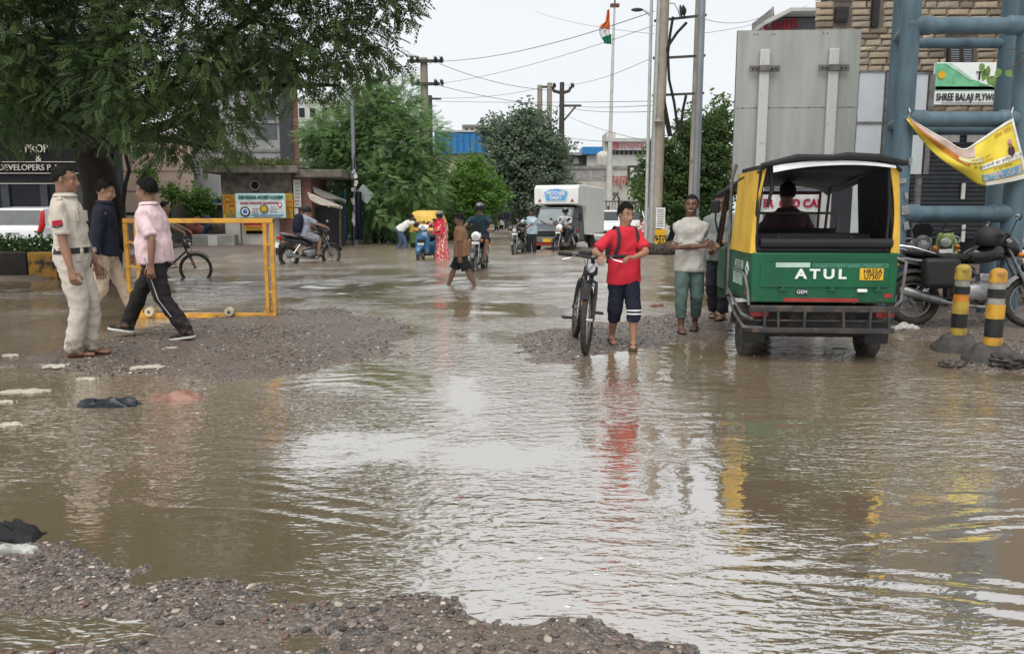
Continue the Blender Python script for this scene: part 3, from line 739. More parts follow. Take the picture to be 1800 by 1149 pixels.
# ---------------------------------------------------------------- people on the near banks
KHAKI_SHIRT = cloth('uniform_shirt_cream', (0.50, 0.45, 0.38)); KHAKI_TROUSER = cloth('uniform_trouser_cream', (0.48, 0.43, 0.37), scale=3)
BLACK_LEATHER = pm('black_leather', (0.02, 0.018, 0.016), 0.35); BROWN_LEATHER = pm('brown_sandal_leather', (0.085, 0.05, 0.035), 0.5)
RUBBER = pm('black_rubber', (0.018, 0.018, 0.018), 0.7, var=0.2, scale=20, bump=0.2)
WHITE_FOAM = pm('white_shoe_sole', (0.7, 0.69, 0.66), 0.6); NIGHT = cloth('black_tracksuit', (0.022, 0.019, 0.020), scale=7)
NAVY = cloth('navy_shirt', (0.012, 0.014, 0.024)); BEIGE = cloth('beige_trouser', (0.40, 0.32, 0.235))
PINK = cloth('pale_pink_polo', (0.66, 0.49, 0.50)); RED = cloth('red_tshirt', (0.50, 0.025, 0.042), var=.08); DARKNAVY = cloth('dark_navy_shorts', (0.013, 0.015, 0.028))
GREYTEE = cloth('grey_tshirt', (0.43, 0.41, 0.375)); GREENGREY = cloth('grey_green_trouser', (0.085, 0.13, 0.115)); STRIPE = cloth('white_band', (0.7, 0.7, 0.7)); CREST = cloth('red_chevron_patch', (0.30, 0.012, 0.03))
for m_ in (KHAKI_TROUSER, BEIGE, NIGHT, DARKNAVY, GREENGREY): muddy(m_, .06, .42)
p0 = foot(143, 626)
man, J = person('person', 'person in cream police uniform and sandals standing at the left, hands down, facing right', p0, R(-80), 337 * p0.y / FPX * 0.985,
    dict(lw=(-.155, .075, .435), rw=(.17, .045, .445), la=(-.05, .035, .047), ra=(.05, -.02, .047), lf=-6, rf=16, lean=-2, hyaw=2, pel=(0, -.01, .53)),
    SK_MED, KHAKI_SHIRT, .80, -.02, KHAKI_TROUSER, 1.0, .98, ('sandal', BROWN_LEATHER, BROWN_LEATHER), 1.0, .014, .010, hair='cropped', collar=True, tuck=True)
H = J['H']
rings = J['rings'](.022, .052, .026)
MB().ring_loft(rings[:1] + rings[-1:], cap=True).build('belt', BLACK_LEATHER, man)
q = J['pel'] + J['sp'] * .037 * H + J['f'] * .118 * H; MB().box(q, (.05, .014, .042)).build('belt_buckle', pm('steel_buckle', (.5, .5, .48), .3, 1), man)
arm_dir = unit(J['re'] - J['shr'])
q = J['shr'].lerp(J['re'], .44) + J['r'] * .0445 * H
def frame_box(c, zdir, ydir, size):
    z = unit(zdir); y = unit(Vector(ydir) - z * z.dot(Vector(ydir))); x = y.cross(z); m = Matrix((x, y, z)).transposed(); return c, size, m
c, s_, m_ = frame_box(q, -arm_dir, J['r'], (.086, .007, .048)); MB().box(c, s_, m_).build('arm_badge', CREST, man, bevel=.003)
MB().tube([q + m_ @ Vector((-.043, .006, -.030)), q + m_ @ Vector((0, .010, -.044)), q + m_ @ Vector((.043, .006, -.030))], .006, 6).build('badge_border', NAVY, man)
for s_ in (-1, 1):
    c, z_, m_ = frame_box(J['pel'] + J['sp'] * .215 * H + J['f'] * .0755 * H + J['r'] * .05 * s_ * H, J['sp'], J['f'], (.085, .012, .10)); MB().box(c, z_, m_).build('breast_pocket', KHAKI_SHIRT, man, bevel=.004)
    MB().tube([J['shl' if s_ < 0 else 'shr'] + Vector((0, 0, .043 * H)) - J['r'] * s_ * .005 * H, J['N'] + J['r'] * s_ * .055 * H - Vector((0, 0, .006 * H))], .018, 8, flat=.4).build('epaulette', KHAKI_SHIRT, man)

p0 = foot(192, 572)
man, J = person('person', 'person in navy shirt and beige trousers walking behind the person in police uniform', p0, R(-72), 258 * p0.y / FPX,
    dict(lw=(-.15, .13, .47), rw=(.155, -.03, .455), la=(-.05, .165, .05), ra=(.05, -.17, .075), rp=-24, lean=4, hpitch=14, pel=(0, 0, .515)),
    SK_LIGHT, NAVY, 1.75, -.03, BEIGE, .98, .92, ('sandal', BROWN_LEATHER, BROWN_LEATHER), .94, 0, .012, hair=True, collar=True)

p0 = foot(283, 592)
man, J = person('person', 'person in pale pink polo and black track trousers striding left before the yellow barricade', p0, R(84), 280 * p0.y / FPX * 1.02,
    dict(lw=(-.155, -.055, .455), rw=(.15, .09, .47), la=(-.055, -.195, .055), ra=(.05, .255, .06), lp=-8, rp=8, lean=4, hpitch=4, pel=(0, 0, .497), lf=-4, rf=4),
    SK_MED, PINK, .85, -.035, NIGHT, 1.0, .98, ('sneaker', NIGHT, WHITE_FOAM), 1.0, .014, .010, hair=True, collar=True, moustache=True)
H = J['H']
off = J['r'] * -.070 * H
MB().tube([J['hl'] + off * 1.08 + Vector((0, .01, .03)), J['hl'].lerp(J['lkn'], .5) + off * .98, J['lkn'] + off * .80, J['lkn'].lerp(J['lan'], .55) + off * .72], .006, 6).build('side_stripe', pm('grey_piping', (.4, .4, .4), .6), man)

p0 = foot(1093, 607)
man, J = person('person', 'person in red tshirt with dark backpack wheeling a black bicycle', p0, R(186), 251 * p0.y / FPX,
    dict(rw=(.20, .21, .645), lw=(-.015, .225, .635), rpole=(.6, -1, -.3), lpole=(-1, -.1, -.35), ra=(.052, -.10, .066), la=(-.055, .10, .048), rp=-14, lf=-14, rf=4, lean=4, hyaw=14, hpitch=10, twist=8, pel=(0, 0, .522), rhand=(.35, .75, -.35), lhand=(.95, .25, .05), rhn=(0, .2, -1), lhn=(.2, .1, -1), curl=55),
    SK_LIGHT, RED, .78, -.075, DARKNAVY, .70, 1.08, ('sandal', BROWN_LEATHER, RUBBER), .97, 0, .010, hair=True)
backpack(man, J, cloth('charcoal_backpack', (.03, .028, .03)))
H = J['H']; k = J['lkn'].lerp(J['lan'], .12); ax = unit(J['lan'] - J['lkn'])
for t in (-.012, .012): MB().tube([k + ax * (t - .005) * H, k + ax * (t + .005) * H], .057 * H, 16).build('white_band', STRIPE, man)
RED_MAN = p0

p0 = foot(1209, 582)
man, J = person('person', 'smiling person in grey tshirt with folded arms and rolled green trousers', p0, R(168), 239 * p0.y / FPX,
    dict(rw=(-.075, .125, .635), lw=(.085, .145, .625), rpole=(.9, -.5, -.9), lpole=(-.9, -.5, -.9), ra=(.05, .10, .05), la=(-.05, -.08, .06), lp=-8, rf=10, lean=-1, hyaw=-6, hpitch=-2, pel=(0, 0, .522), rhand=(-.9, .2, .25), lhand=(.9, .1, .2), rhn=(0, -1, 0), lhn=(0, -1, 0), curl=30),
    SK_DARK, GREYTEE, .80, -.075, GREENGREY, .86, .92, ('sandal', RUBBER, BROWN_LEATHER), .96, 0, .010, hair='cropped', smile=True, cuff=GREENGREY)
p0 = foot(1262, 560)
man, J = person('person', 'person in grey shirt looking down, half hidden by the green three wheeler', p0, R(150), 222 * p0.y / FPX,
    dict(rw=(.02, .18, .58), lw=(-.02, .19, .57), hpitch=26, la=(-.05, .05, .05), ra=(.05, -.05, .05), lean=4),
    SK_MED, cloth('dull_grey_shirt', (.20, .215, .20)), .8, -.06, cloth('dark_trouser', (.025, .025, .03)), .97, 1.0, ('sandal', RUBBER, RUBBER), 1.04, .01, .012, hair='cropped')
# ================================================================ MOTORCYCLES, SCOOTER, BICYCLES
TYRE = pm('tyre_rubber', (0.016, 0.016, 0.016), 0.75, var=0.3, scale=14, bump=0.4, bscale=50, col2=(0.05, 0.04, 0.03))
STEEL = pm('bright_steel', (0.55, 0.55, 0.55), 0.28, 1.0, var=0.1); DULL = pm('dull_alloy', (0.26, 0.26, 0.26), 0.45, 0.9, var=0.2, scale=20)
BLACKP = pm('black_paint', (0.012, 0.012, 0.013), 0.25, var=0.2, coat=0.6); BLACKM = pm('matt_black_plastic', (0.022, 0.022, 0.023), 0.6, var=0.2, scale=12)
SEATV = pm('black_vinyl', (0.014, 0.013, 0.013), 0.5, bump=0.15, bscale=120); REDLENS = pm('red_lens', (0.45, 0.01, 0.012), 0.15); AMBER = pm('amber_lens', (0.6, 0.2, 0.02), 0.2)
LAMPG = pm('lamp_glass', (0.55, 0.57, 0.58), 0.08, 0.4); MIRRORG = pm('mirror_glass', (0.85, 0.87, 0.88), 0.03, 1.0, var=0.02); PLATE_W = pm('plate_white', (0.72, 0.72, 0.70), 0.5); PLATE_Y = pm('plate_yellow', (0.62, 0.36, 0.02), 0.5, var=.1)
INK = pm('black_ink', (0.015, 0.015, 0.018), 0.6); WHITEP = pm('white_paint', (0.74, 0.74, 0.72), 0.35, var=0.08, coat=0.3)
def wheel(parent, c, r, width, rim_mat, spokes=5, tw=None):
    """a wheel part: tyre with rim and hub as its pieces; axle along x"""
    tw = tw or width
    t = MB().torus(c, r - tw * .5, tw * .5, (1, 0, 0), 36, 10, flat=width / tw).build('wheel', TYRE, parent)
    m = MB().torus(c, r - tw * 1.02, .012, (1, 0, 0), 36, 6, flat=2.0)
    m.cyl(Vector(c) + Vector((-.05, 0, 0)), Vector(c) + Vector((.05, 0, 0)), .045, n=14)
    for k in range(spokes):
        a = 2 * math.pi * k / spokes; e = Vector((0, math.cos(a), math.sin(a)))
        m.tube([Vector(c) + e * .03, Vector(c) + e * (r - tw)], [.019, .012], 6, flat=.6)
    m.build('rim', rim_mat, t); return t
def motorcycle(label, loc, yaw, body_mat, group, lean=0.0, steer=0.0, plate=PLATE_W, pannier=False, white_nose=False, windscreen=False, mirror_out=True, rim=DULL):
    o = thing('motorcycle', label, 'motorcycle', loc, yaw, group, tilt=(0, lean))
    wheel(o, (0, -.63, .30), .30, .105, rim, 5); fw = wheel(o, (0, .64, .30), .30, .085, rim, 5)
    hs, ha = Vector((0, .36, .92)), Vector((0, .64, .30))
    for s_ in (-1, 1):
        MB().tube([Vector((.075 * s_, .64, .30)), Vector((.075 * s_, .535, .55)), Vector((.075 * s_, .37, .90))], [.024, .024, .019], 10).build('fork', DULL, o)
        MB().tube([Vector((.12 * s_, -.36, .62)), Vector((.12 * s_, -.60, .33))], .028, 10).build('shock_absorber', STEEL, o)
        MB().tube([Vector((.09 * s_, -.05, .33)), Vector((.085 * s_, -.63, .30))], .02, 8).build('swingarm', BLACKM, o)
        MB().tube([Vector((.05 * s_, .30, .97)), Vector((.20 * s_, .33, 1.04)), Vector((.36 * s_, .22, 1.03))], .011, 8).build('handlebar', BLACKM, o)
        MB().cyl((.27 * s_, .285, 1.035), (.385 * s_, .20, 1.03), .018, n=10).build('grip', RUBBER, o)
        if mirror_out:
            mi = MB().tube([Vector((.24 * s_, .30, 1.04)), Vector((.29 * s_, .33, 1.15)), Vector((.33 * s_, .33, 1.20))], .006, 6); mi.ball((.36 * s_, .335, 1.225), (.062, .014, .040), 14, 8); mi.build('mirror', BLACKM, o)
            MB().ball((.36 * s_, .325, 1.225), (.055, .010, .034), 14, 8).build('mirror_glass', MIRRORG, o)
        MB().tube([Vector((.12 * s_, .0, .30)), Vector((.24 * s_, .0, .29))], .014, 8).build('footrest', RUBBER, o)
        MB().ball((.14 * s_, .47, .82), (.035, .03, .028), 10, 8).build('indicator', AMBER, o)
        MB().ball((.13 * s_, -.86, .70), (.03, .028, .024), 10, 8).build('indicator', AMBER, o)
    f = MB(); rings = []
    for k in range(11):
        a = R(20 + 130 * k / 10); c = Vector((0, .64, .30)) + Vector((0, math.cos(a), math.sin(a))) * .335
        n_ = Vector((0, math.cos(a), math.sin(a))); w = .066
        rings.append([c + Vector((-w, 0, 0)) - n_ * .03, c + Vector((-w * .7, 0, 0)) + n_ * .012, c + Vector((w * .7, 0, 0)) + n_ * .012, c + Vector((w, 0, 0)) - n_ * .03, c + Vector((w * .8, 0, 0)) - n_ * .034, c - n_ * .004, c + Vector((-w * .8, 0, 0)) - n_ * .034])
    f.ring_loft(rings).build('front_fender', body_mat, o, smooth=50)
    # tank, seat, tail
    def body(name, secs, mat):
        rings = []
        for y, zc, w, h in secs: rings.append([Vector((math.copysign(abs(math.cos(a)) ** .7, math.cos(a)) * w, y, zc + math.copysign(abs(math.sin(a)) ** .75, math.sin(a)) * h)) for a in [2 * math.pi * j / 16 for j in range(16)]])
        return MB().ring_loft(rings).build(name, mat, o, smooth=50)
    body('tank', [(.36, .86, .05, .05), (.30, .86, .11, .09), (.18, .85, .145, .115), (.05, .83, .14, .11), (-.06, .80, .10, .075), (-.09, .79, .05, .03)], body_mat)
    body('seat', [(-.02, .80, .08, .04), (-.12, .785, .12, .055), (-.35, .79, .14, .05), (-.42, .82, .14, .05), (-.66, .845, .12, .045), (-.74, .85, .07, .025)], SEATV)
    body('side_panel', [(.02, .62, .08, .06), (-.1, .64, .135, .10), (-.3, .67, .14, .085), (-.5, .72, .12, .07), (-.75, .76, .09, .05), (-.84, .77, .05, .03)], body_mat)
    body('engine', [(.26, .40, .06, .06), (.18, .42, .12, .13), (.0, .38, .15, .14), (-.14, .36, .14, .12), (-.22, .38, .07, .08)], DULL)
    MB().box((0, .15, .55), (.13, .16, .14)).build('cylinder_head', DULL, o, bevel=.02)
    MB().tube([Vector((0, .36, .86)), Vector((0, .30, .45)), Vector((0, .1, .24)), Vector((0, -.12, .25))], .022, 8).build('frame', BLACKM, o)
    ex = MB().tube([Vector((.06, .22, .42)), Vector((.11, .27, .30)), Vector((.14, .12, .22)), Vector((.15, -.2, .25)), Vector((.17, -.35, .28))], .022, 10); ex.tube([Vector((.17, -.33, .275)), Vector((.175, -.42, .30)), Vector((.18, -.78, .40)), Vector((.18, -.84, .415))], [.03, .048, .055, .035], 14); ex.build('exhaust', DULL, o)
    # rear fender, plate, lamp, grab rail
    rings = []
    for k in range(9):
        a = R(60 + 110 * k / 8); c = Vector((0, -.63, .30)) + Vector((0, math.cos(a), math.sin(a))) * .35; n_ = Vector((0, math.cos(a), math.sin(a))); w = .075
        rings.append([c + Vector((-w, 0, 0)) - n_ * .03, c + Vector((-w * .7, 0, 0)) + n_ * .012, c + Vector((w * .7, 0, 0)) + n_ * .012, c + Vector((w, 0, 0)) - n_ * .03, c + Vector((w * .8, 0, 0)) - n_ * .034, c - n_ * .004, c + Vector((-w * .8, 0, 0)) - n_ * .034])
    MB().ring_loft(rings).build('rear_fender', BLACKM, o, smooth=50)
    MB().box((0, -.90, .80), (.16, .07, .09), rotx(R(-12))).build('tail_lamp', REDLENS, o, bevel=.02)
    MB().box((0, -.965, .62), (.20, .012, .15), rotx(R(-14))).build('number_plate', plate, o, bevel=.004)
    MB().box((0, -.93, .52), (.15, .05, .22), rotx(R(-14))).build('mudguard', BLACKM, o, bevel=.01)
    MB().tube([Vector((-.14, -.45, .83)), Vector((-.16, -.7, .90)), Vector((-.10, -.88, .93)), Vector((.10, -.88, .93)), Vector((.16, -.7, .90)), Vector((.14, -.45, .83))], .012, 8).build('grab_rail', STEEL, o)
    # head lamp and cowl
    nose = WHITEP if white_nose else body_mat
    rings = []
    for y, zc, w, h in ((.50, .90, .06, .05), (.48, .905, .10, .10), (.40, .93, .12, .13), (.34, .95, .09, .10)):
        rings.append([Vector((math.cos(a) * w, y, zc + math.sin(a) * h)) for a in [2 * math.pi * j / 16 for j in range(16)]])
    MB().ring_loft(rings).build('headlamp_cowl', nose, o, smooth=50)
    MB().lathe([(.075, 0), (.07, .02), (.04, .035), (.005, .04)], (0, .475, .885), (0, 1, -.15), 18).build('headlamp', LAMPG, o)
    MB().box((0, .53, .76), (.17, .012, .06), rotx(R(15))).build('number_plate', plate, o, bevel=.004)
    if windscreen: MB().prism([(-.10, .98), (.10, .98), (.13, 1.10), (.08, 1.17), (-.08, 1.17), (-.13, 1.10)], 1, .44, .452).build('windscreen', MATS['visor_smoke'], o, bevel=.003)
    MB().box((0, .33, 1.02), (.16, .05, .07), rotx(R(-30))).build('instrument_cluster', BLACKM, o, bevel=.012)
    if pannier:
        for s_ in (-1, 1): MB().box((.26 * s_, -.43, .60), (.16, .40, .34)).build('pannier_bag', SEATV, o, bevel=.05, segs=3)
    return o
BIKES = 'motorcycles on the flooded street'

def scooter(label, loc, yaw, mat, tilt=0.0):
    o = thing('scooter', label, 'scooter', loc, yaw, None, tilt=(0, tilt))
    wheel(o, (0, -.60, .24), .24, .10, DULL, 5); wheel(o, (0, .62, .24), .24, .09, DULL, 5)
    def body(name, secs, m, ex=.75):
        rings = []
        for y, zc, w, h in secs: rings.append([Vector((math.copysign(abs(math.cos(a)) ** ex, math.cos(a)) * w, y, zc + math.copysign(abs(math.sin(a)) ** ex, math.sin(a)) * h)) for a in [2 * math.pi * j / 16 for j in range(16)]])
        return MB().ring_loft(rings).build(name, m, o, smooth=50)
    rings = []
    for z, y, w, d in ((.30, .36, .15, .06), (.42, .42, .20, .07), (.62, .46, .22, .08), (.80, .42, .20, .085), (.93, .36, .13, .08), (.98, .33, .07, .05)):
        rings.append([Vector((math.copysign(abs(math.cos(a)) ** .7, math.cos(a)) * w, y + math.sin(a) * d, z)) for a in [2 * math.pi * j / 16 for j in range(16)]])
    MB().ring_loft(rings).build('front_apron', mat, o, smooth=50)
    body('front_fender', [(.86, .34, .05, .04), (.80, .42, .085, .07), (.66, .49, .10, .05), (.52, .48, .10, .06), (.44, .44, .07, .07)], mat)
    body('floorboard', [(.40, .30, .17, .05), (.2, .27, .19, .04), (-.05, .28, .19, .05)], BLACKM)
    body('rear_body', [(-.02, .40, .12, .14), (-.12, .48, .19, .22), (-.4, .56, .21, .20), (-.7, .62, .17, .13), (-.86, .66, .08, .06)], mat)
    body('seat', [(-.02, .74, .09, .04), (-.15, .765, .15, .055), (-.45, .79, .16, .06), (-.75, .81, .12, .045), (-.82, .81, .06, .02)], SEATV)
    body('handlebar_cowl', [(.44, 1.02, .09, .06), (.38, 1.04, .16, .075), (.28, 1.05, .14, .06), (.24, 1.05, .07, .03)], WHITEP)
    MB().lathe([(.08, 0), (.07, .02), (.005, .03)], (0, .44, 1.02), (0, 1, 0), 18).build('headlamp', LAMPG, o)
    MB().box((0, .54, .66), (.24, .02, .10), rotx(R(-8))).build('front_trim', BLACKM, o, bevel=.008)
    for s_ in (-1, 1):
        MB().cyl((.13 * s_, .32, 1.05), (.36 * s_, .22, 1.05), .018, n=10).build('grip', RUBBER, o)
        mi = MB().tube([Vector((.2 * s_, .3, 1.07)), Vector((.28 * s_, .32, 1.22))], .006, 6); mi.ball((.30 * s_, .32, 1.25), (.06, .014, .04), 12, 8); mi.build('mirror', BLACKM, o)
        MB().tube([Vector((.05 * s_, .40, .40)), Vector((.055 * s_, .62, .24))], .02, 8).build('fork', DULL, o)
    MB().box((0, -.90, .60), (.16, .05, .08)).build('tail_lamp', REDLENS, o, bevel=.02)
    MB().box((0, .60, .58), (.19, .012, .06)).build('number_plate', PLATE_W, o)
    return o

def bicycle(label, loc, yaw, lean=0.0, steer=0.0, group=None):
    o = thing('bicycle', label, 'bicycle', loc, yaw, group, tilt=(0, lean))
    FR = pm('bicycle_frame_black', (0.02, 0.02, 0.022), 0.35, coat=.4)
    r = .325; hub_r = Vector((0, -.50, r)); hub_f = Vector((0, .53, r)); top, bot = Vector((0, .33, .82)), Vector((0, .37, .68)); bb = Vector((0, -.06, .30)); st = Vector((0, -.19, .74))
    def whl(c, nm, M=None):
        q = lambda v: (M @ (Vector(v) - hub_f) + hub_f) if M is not None else Vector(v)
        t = MB().torus(c, r - .024, .026, (1, 0, 0), 40, 10)
        t.v = [tuple(q(v)) for v in t.v]; w = t.build(nm, TYRE, o)
        m = MB().torus(c, r - .052, .011, (1, 0, 0), 40, 6); m.v = [tuple(q(v)) for v in m.v]; m.build('rim', BLACKM, w)
        s = MB(); s.cyl(Vector(c) + Vector((-.04, 0, 0)), Vector(c) + Vector((.04, 0, 0)), .02, n=10)
        for k in range(24):
            a = 2 * math.pi * k / 24; s.cyl(Vector(c) + Vector((.03 * (-1) ** k, 0, 0)), Vector(c) + Vector((0, math.cos(a), math.sin(a))) * (r - .05), .0016, n=4)
        s.v = [tuple(q(v)) for v in s.v]; s.build('spokes', STEEL, w)
        return w
    ax = unit(top - bot); M = Matrix.Rotation(steer, 3, ax)
    Q = lambda v: M @ (Vector(v) - bot) + bot
    global_M = M
    whl(hub_r, 'wheel')
    # steered front end
    def sbuild(mb, name, mat, par=o, **kw):
        mb.v = [tuple(Q(v)) for v in mb.v]; return mb.build(name, mat, par, **kw)
    t = MB().torus(hub_f, r - .024, .026, (1, 0, 0), 40, 10); w = sbuild(t, 'wheel', TYRE)
    sbuild(MB().torus(hub_f, r - .052, .011, (1, 0, 0), 40, 6), 'rim', BLACKM, w)
    s = MB(); s.cyl(hub_f + Vector((-.05, 0, 0)), hub_f + Vector((.05, 0, 0)), .018, n=10)
    for k in range(24):
        a = 2 * math.pi * k / 24; s.cyl(hub_f + Vector((.03 * (-1) ** k, 0, 0)), hub_f + Vector((0, math.cos(a), math.sin(a))) * (r - .05), .0016, n=4)
    sbuild(s, 'spokes', STEEL, w)
    for s_ in (-1, 1): sbuild(MB().tube([hub_f + Vector((.055 * s_, 0, 0)), Vector((.055 * s_, .43, .58)), Vector((.05 * s_, .38, .675)), Vector((0, .375, .69))], [.013, .018, .018, .018], 8), 'fork', FR)
    sbuild(MB().tube([bot, top + ax * .05, top + ax * .09 + Vector((0, .05, 0))], .019, 10), 'stem', BLACKM)
    hb = top + ax * .09 + Vector((0, .05, 0))
    sbuild(MB().tube([hb + Vector((-.33, -.05, .03)), hb + Vector((-.12, 0, .02)), hb, hb + Vector((.12, 0, .02)), hb + Vector((.33, -.05, .03))], .014, 10), 'handlebar', BLACKM)
    for s_ in (-1, 1):
        sbuild(MB().cyl(hb + Vector((.21 * s_, -.022, .025)), hb + Vector((.34 * s_, -.053, .031)), .020, n=10), 'grip', RUBBER)
        sbuild(MB().tube([hb + Vector((.17 * s_, .0, .02)), hb + Vector((.20 * s_, .05, .0)), hb + Vector((.29 * s_, .04, -.02))], .006, 6), 'brake_lever', STEEL)
        sbuild(MB().tube([hb + Vector((.16 * s_, .01, .02)), hb + Vector((.10 * s_, .10, .06)), hb + Vector((.02, .11, -.12)), Vector((0, .46, .64))], .003, 5), 'brake_cable', RUBBER)
    sbuild(MB().lathe([(.03, 0), (.045, .04), (.042, .05), (.005, .05)], hb + Vector((0, .05, -.09)), (0, 1, 0), 14), 'headlamp', LAMPG)
    sbuild(MB().box(hb + Vector((.01, .03, -.12)), (.13, .10, .09)), 'handlebar_bag', BLACKM, bevel=.02)
    rings = []
    for k in range(7):
        a = R(40 + 75 * k / 6); n_ = Vector((0, math.cos(a), math.sin(a))); c = hub_f + n_ * (r + .03)
        rings.append([c + Vector((-.032, 0, 0)) - n_ * .012, c + Vector((0, 0, 0)) + n_ * .004, c + Vector((.032, 0, 0)) - n_ * .012, c - n_ * .004])
    sbuild(MB().ring_loft(rings), 'mudguard', BLACKM)
    sbuild(MB().box(Vector((.065, .47, .46)), (.012, .03, .07)), 'reflector', AMBER)
    fr = MB(); fr.tube([bot, top], .022, 10); fr.tube([top - ax * .03, st], .017, 10); fr.tube([bot + ax * .01, bb], .02, 10); fr.tube([bb, st + Vector((0, -.02, .06))], .017, 10)
    for s_ in (-1, 1): fr.tube([bb + Vector((.02 * s_, 0, 0)), hub_r + Vector((.06 * s_, 0, 0))], .010, 8); fr.tube([st + Vector((.015 * s_, 0, 0)), hub_r + Vector((.06 * s_, 0, 0))], .009, 8)
    fr.build('frame', FR, o)
    MB().tube([st, st + Vector((0, -.04, .16))], .013, 8).build('seat_post', STEEL, o)
    rings = []
    for y, w, h in ((-.40, .07, .02), (-.36, .09, .035), (-.28, .07, .035), (-.18, .03, .03), (-.11, .018, .02)):
        rings.append([Vector((math.cos(a) * w, y + .03, .925 + math.sin(a) * h)) for a in [2 * math.pi * j / 12 for j in range(12)]])
    MB().ring_loft(rings).build('saddle', SEATV, o)
    MB().torus(bb + Vector((.055, 0, 0)), .085, .006, (1, 0, 0), 28, 6).build('chainring', STEEL, o)
    for s_, a in ((1, R(200)), (-1, R(20))):
        e = Vector((0, math.cos(a), math.sin(a))); cr = MB().tube([bb + Vector((.075 * s_, 0, 0)), bb + Vector((.085 * s_, 0, 0)) + e * .17], .011, 8); cr.build('crank', DULL, o)
        MB().box(bb + Vector((.14 * s_, 0, 0)) + e * .17, (.10, .09, .022)).build('pedal', BLACKM, o, bevel=.005)
    ch = MB(); ch.tube([bb + Vector((.055, .0, .085)), hub_r + Vector((.055, 0, .035))], .004, 5); ch.tube([bb + Vector((.055, 0, -.085)), hub_r + Vector((.055, 0, -.035))], .004, 5); ch.build('chain', DULL, o)
    return o
bp = foot(1030, 621)
bicycle('black bicycle wheeled by the person in red, front wheel to the camera', (bp.x - .02, bp.y + .53, bp.z - .005), R(181), lean=R(-6), steer=R(-14))
# ================================================================ GREEN AND YELLOW THREE WHEELER
GREEN = pm('auto_green_paint', (0.004, 0.086, 0.036), 0.42, var=0.18, scale=3, coat=0.0, spec=.3, col2=(0.006, 0.062, 0.028))
YELLOWC = pm('auto_yellow_canvas', (0.58, 0.36, 0.045), 0.7, var=0.14, scale=5, bump=0.35, bscale=9, col2=(.36, .21, .035), contrast=(.25, .6), stretch=(1, 1, .45))
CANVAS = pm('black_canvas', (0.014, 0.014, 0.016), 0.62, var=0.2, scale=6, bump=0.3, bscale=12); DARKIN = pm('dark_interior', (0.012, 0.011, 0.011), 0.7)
RUSTY = pm('muddy_black_steel', (0.028, 0.027, 0.027), 0.55, var=0.2, scale=9, col2=(0.075, 0.052, 0.036), contrast=(0.35, 0.5), bump=0.2)
GREYTUBE = pm('grey_steel_tube', (0.17, 0.17, 0.175), 0.5, 0.3, var=0.2, scale=9, col2=(.075, .065, .055)); REDREF = pm('red_reflector_tape', (0.28, 0.03, 0.025), 0.4); STICK = pm('pale_sticker', (0.42, 0.55, 0.47), 0.5)
muddy(GREEN, .50, .80); SILVER = pm('silver_letter', (0.66, 0.68, 0.66), 0.35, 0.2, var=.05); GLASS = bpy.data.materials.new('clear_pane'); GLASS.use_nodes = True
gn, gl_ = GLASS.node_tree.nodes, GLASS.node_tree.links; gt = gn.new('ShaderNodeBsdfTransparent'); gg = gn.new('ShaderNodeBsdfGlossy'); gg.inputs['Roughness'].default_value = .03; gx_ = gn.new('ShaderNodeMixShader'); gx_.inputs[0].default_value = .08
gt.inputs['Color'].default_value = (.90, .93, .92, 1); gl_.new(gt.outputs[0], gx_.inputs[1]); gl_.new(gg.outputs[0], gx_.inputs[2]); gl_.new(gx_.outputs[0], gn['Material Output'].inputs['Surface'])
ay, ax_ = 7.12, (1448 - 900) * 7.12 / FPX
auto = thing('auto_rickshaw', 'green three wheeler with yellow canvas sides seen from behind, silver lettering on its tailgate', 'auto rickshaw', (ax_, ay, -.045), R(-4))
Wd = .64                                        # half width
def A(mb, name, mat, parent=None, **kw): return mb.build(name, mat, parent or auto, **kw)
zf, zs = .585, 1.045                            # floor line and sill
# tub: side panels, tailgate, floor
for s_ in (-1, 1):
    t = MB().prism([(0.03, zf), (1.62, zf), (1.62, .80), (1.50, zs - .03), (0.0, zs)], 0, s_ * (Wd - .03), s_ * Wd); A(t, 'side_panel', GREEN, bevel=.012)
    A(MB().box((s_ * (Wd + .004), .80, .80), (.006, 1.2, .012)), 'side_crease', GREEN)
tail = A(MB().box((0, .0, (zf + zs) / 2 - .005), (Wd * 2 - .008, .04, zs - zf - .01)), 'tailgate', GREEN, bevel=.014)
A(MB().box((0, -.024, .845), (1.12, .012, .24)), 'tailgate_panel', GREEN, tail, bevel=.006)
for z in (.735, .965): A(MB().box((0, -.033, z), (1.08, .008, .010)), 'pressed_rib', GREEN, tail, bevel=.003)
A(MB().box((-.28, -.0315, .925), (.30, .004, .042)), 'faded_sticker', STICK, tail); A(MB().box((.22, -.0315, .922), (.66, .004, .040)), 'worn_green_strip', pm('worn_green_strip', (.05, .19, .12), .5, var=.3, scale=30), tail)
text('A T U L', .118, SILVER, tail, (-.035, -.034, .842), name='lettering', depth=.006, space=.92, sx=1.22, bold=.004)
pl = A(MB().box((.405, -.034, .845), (.205, .010, .105)), 'number_plate', PLATE_Y, tail, bevel=.003)
text('HR55A', .060, INK, pl, (.413, -.040, .869), name='plate_lettering', depth=.002, sx=.9, bold=.001); text('U7307', .060, INK, pl, (.413, -.040, .821), name='plate_lettering', depth=.002, sx=.9, bold=.001)
for x in (-.36, .07, .47): A(MB().box((x, -.036, .705), (.075, .022, .016)).box((x, -.036, .722), (.03, .02, .02)), 'latch', GREEN, tail, bevel=.003)
A(MB().box((.33, -.04, .700), (.085, .03, .028)), 'plate_lamp', SILVER, tail, bevel=.006)
A(MB().box((-.19, -.026, .683), (.105, .008, .048)), 'badge', INK, tail, bevel=.01); text('GEM', .045, SILVER, tail, (-.19, -.031, .683), name='badge_lettering', depth=.003, sx=1.05)
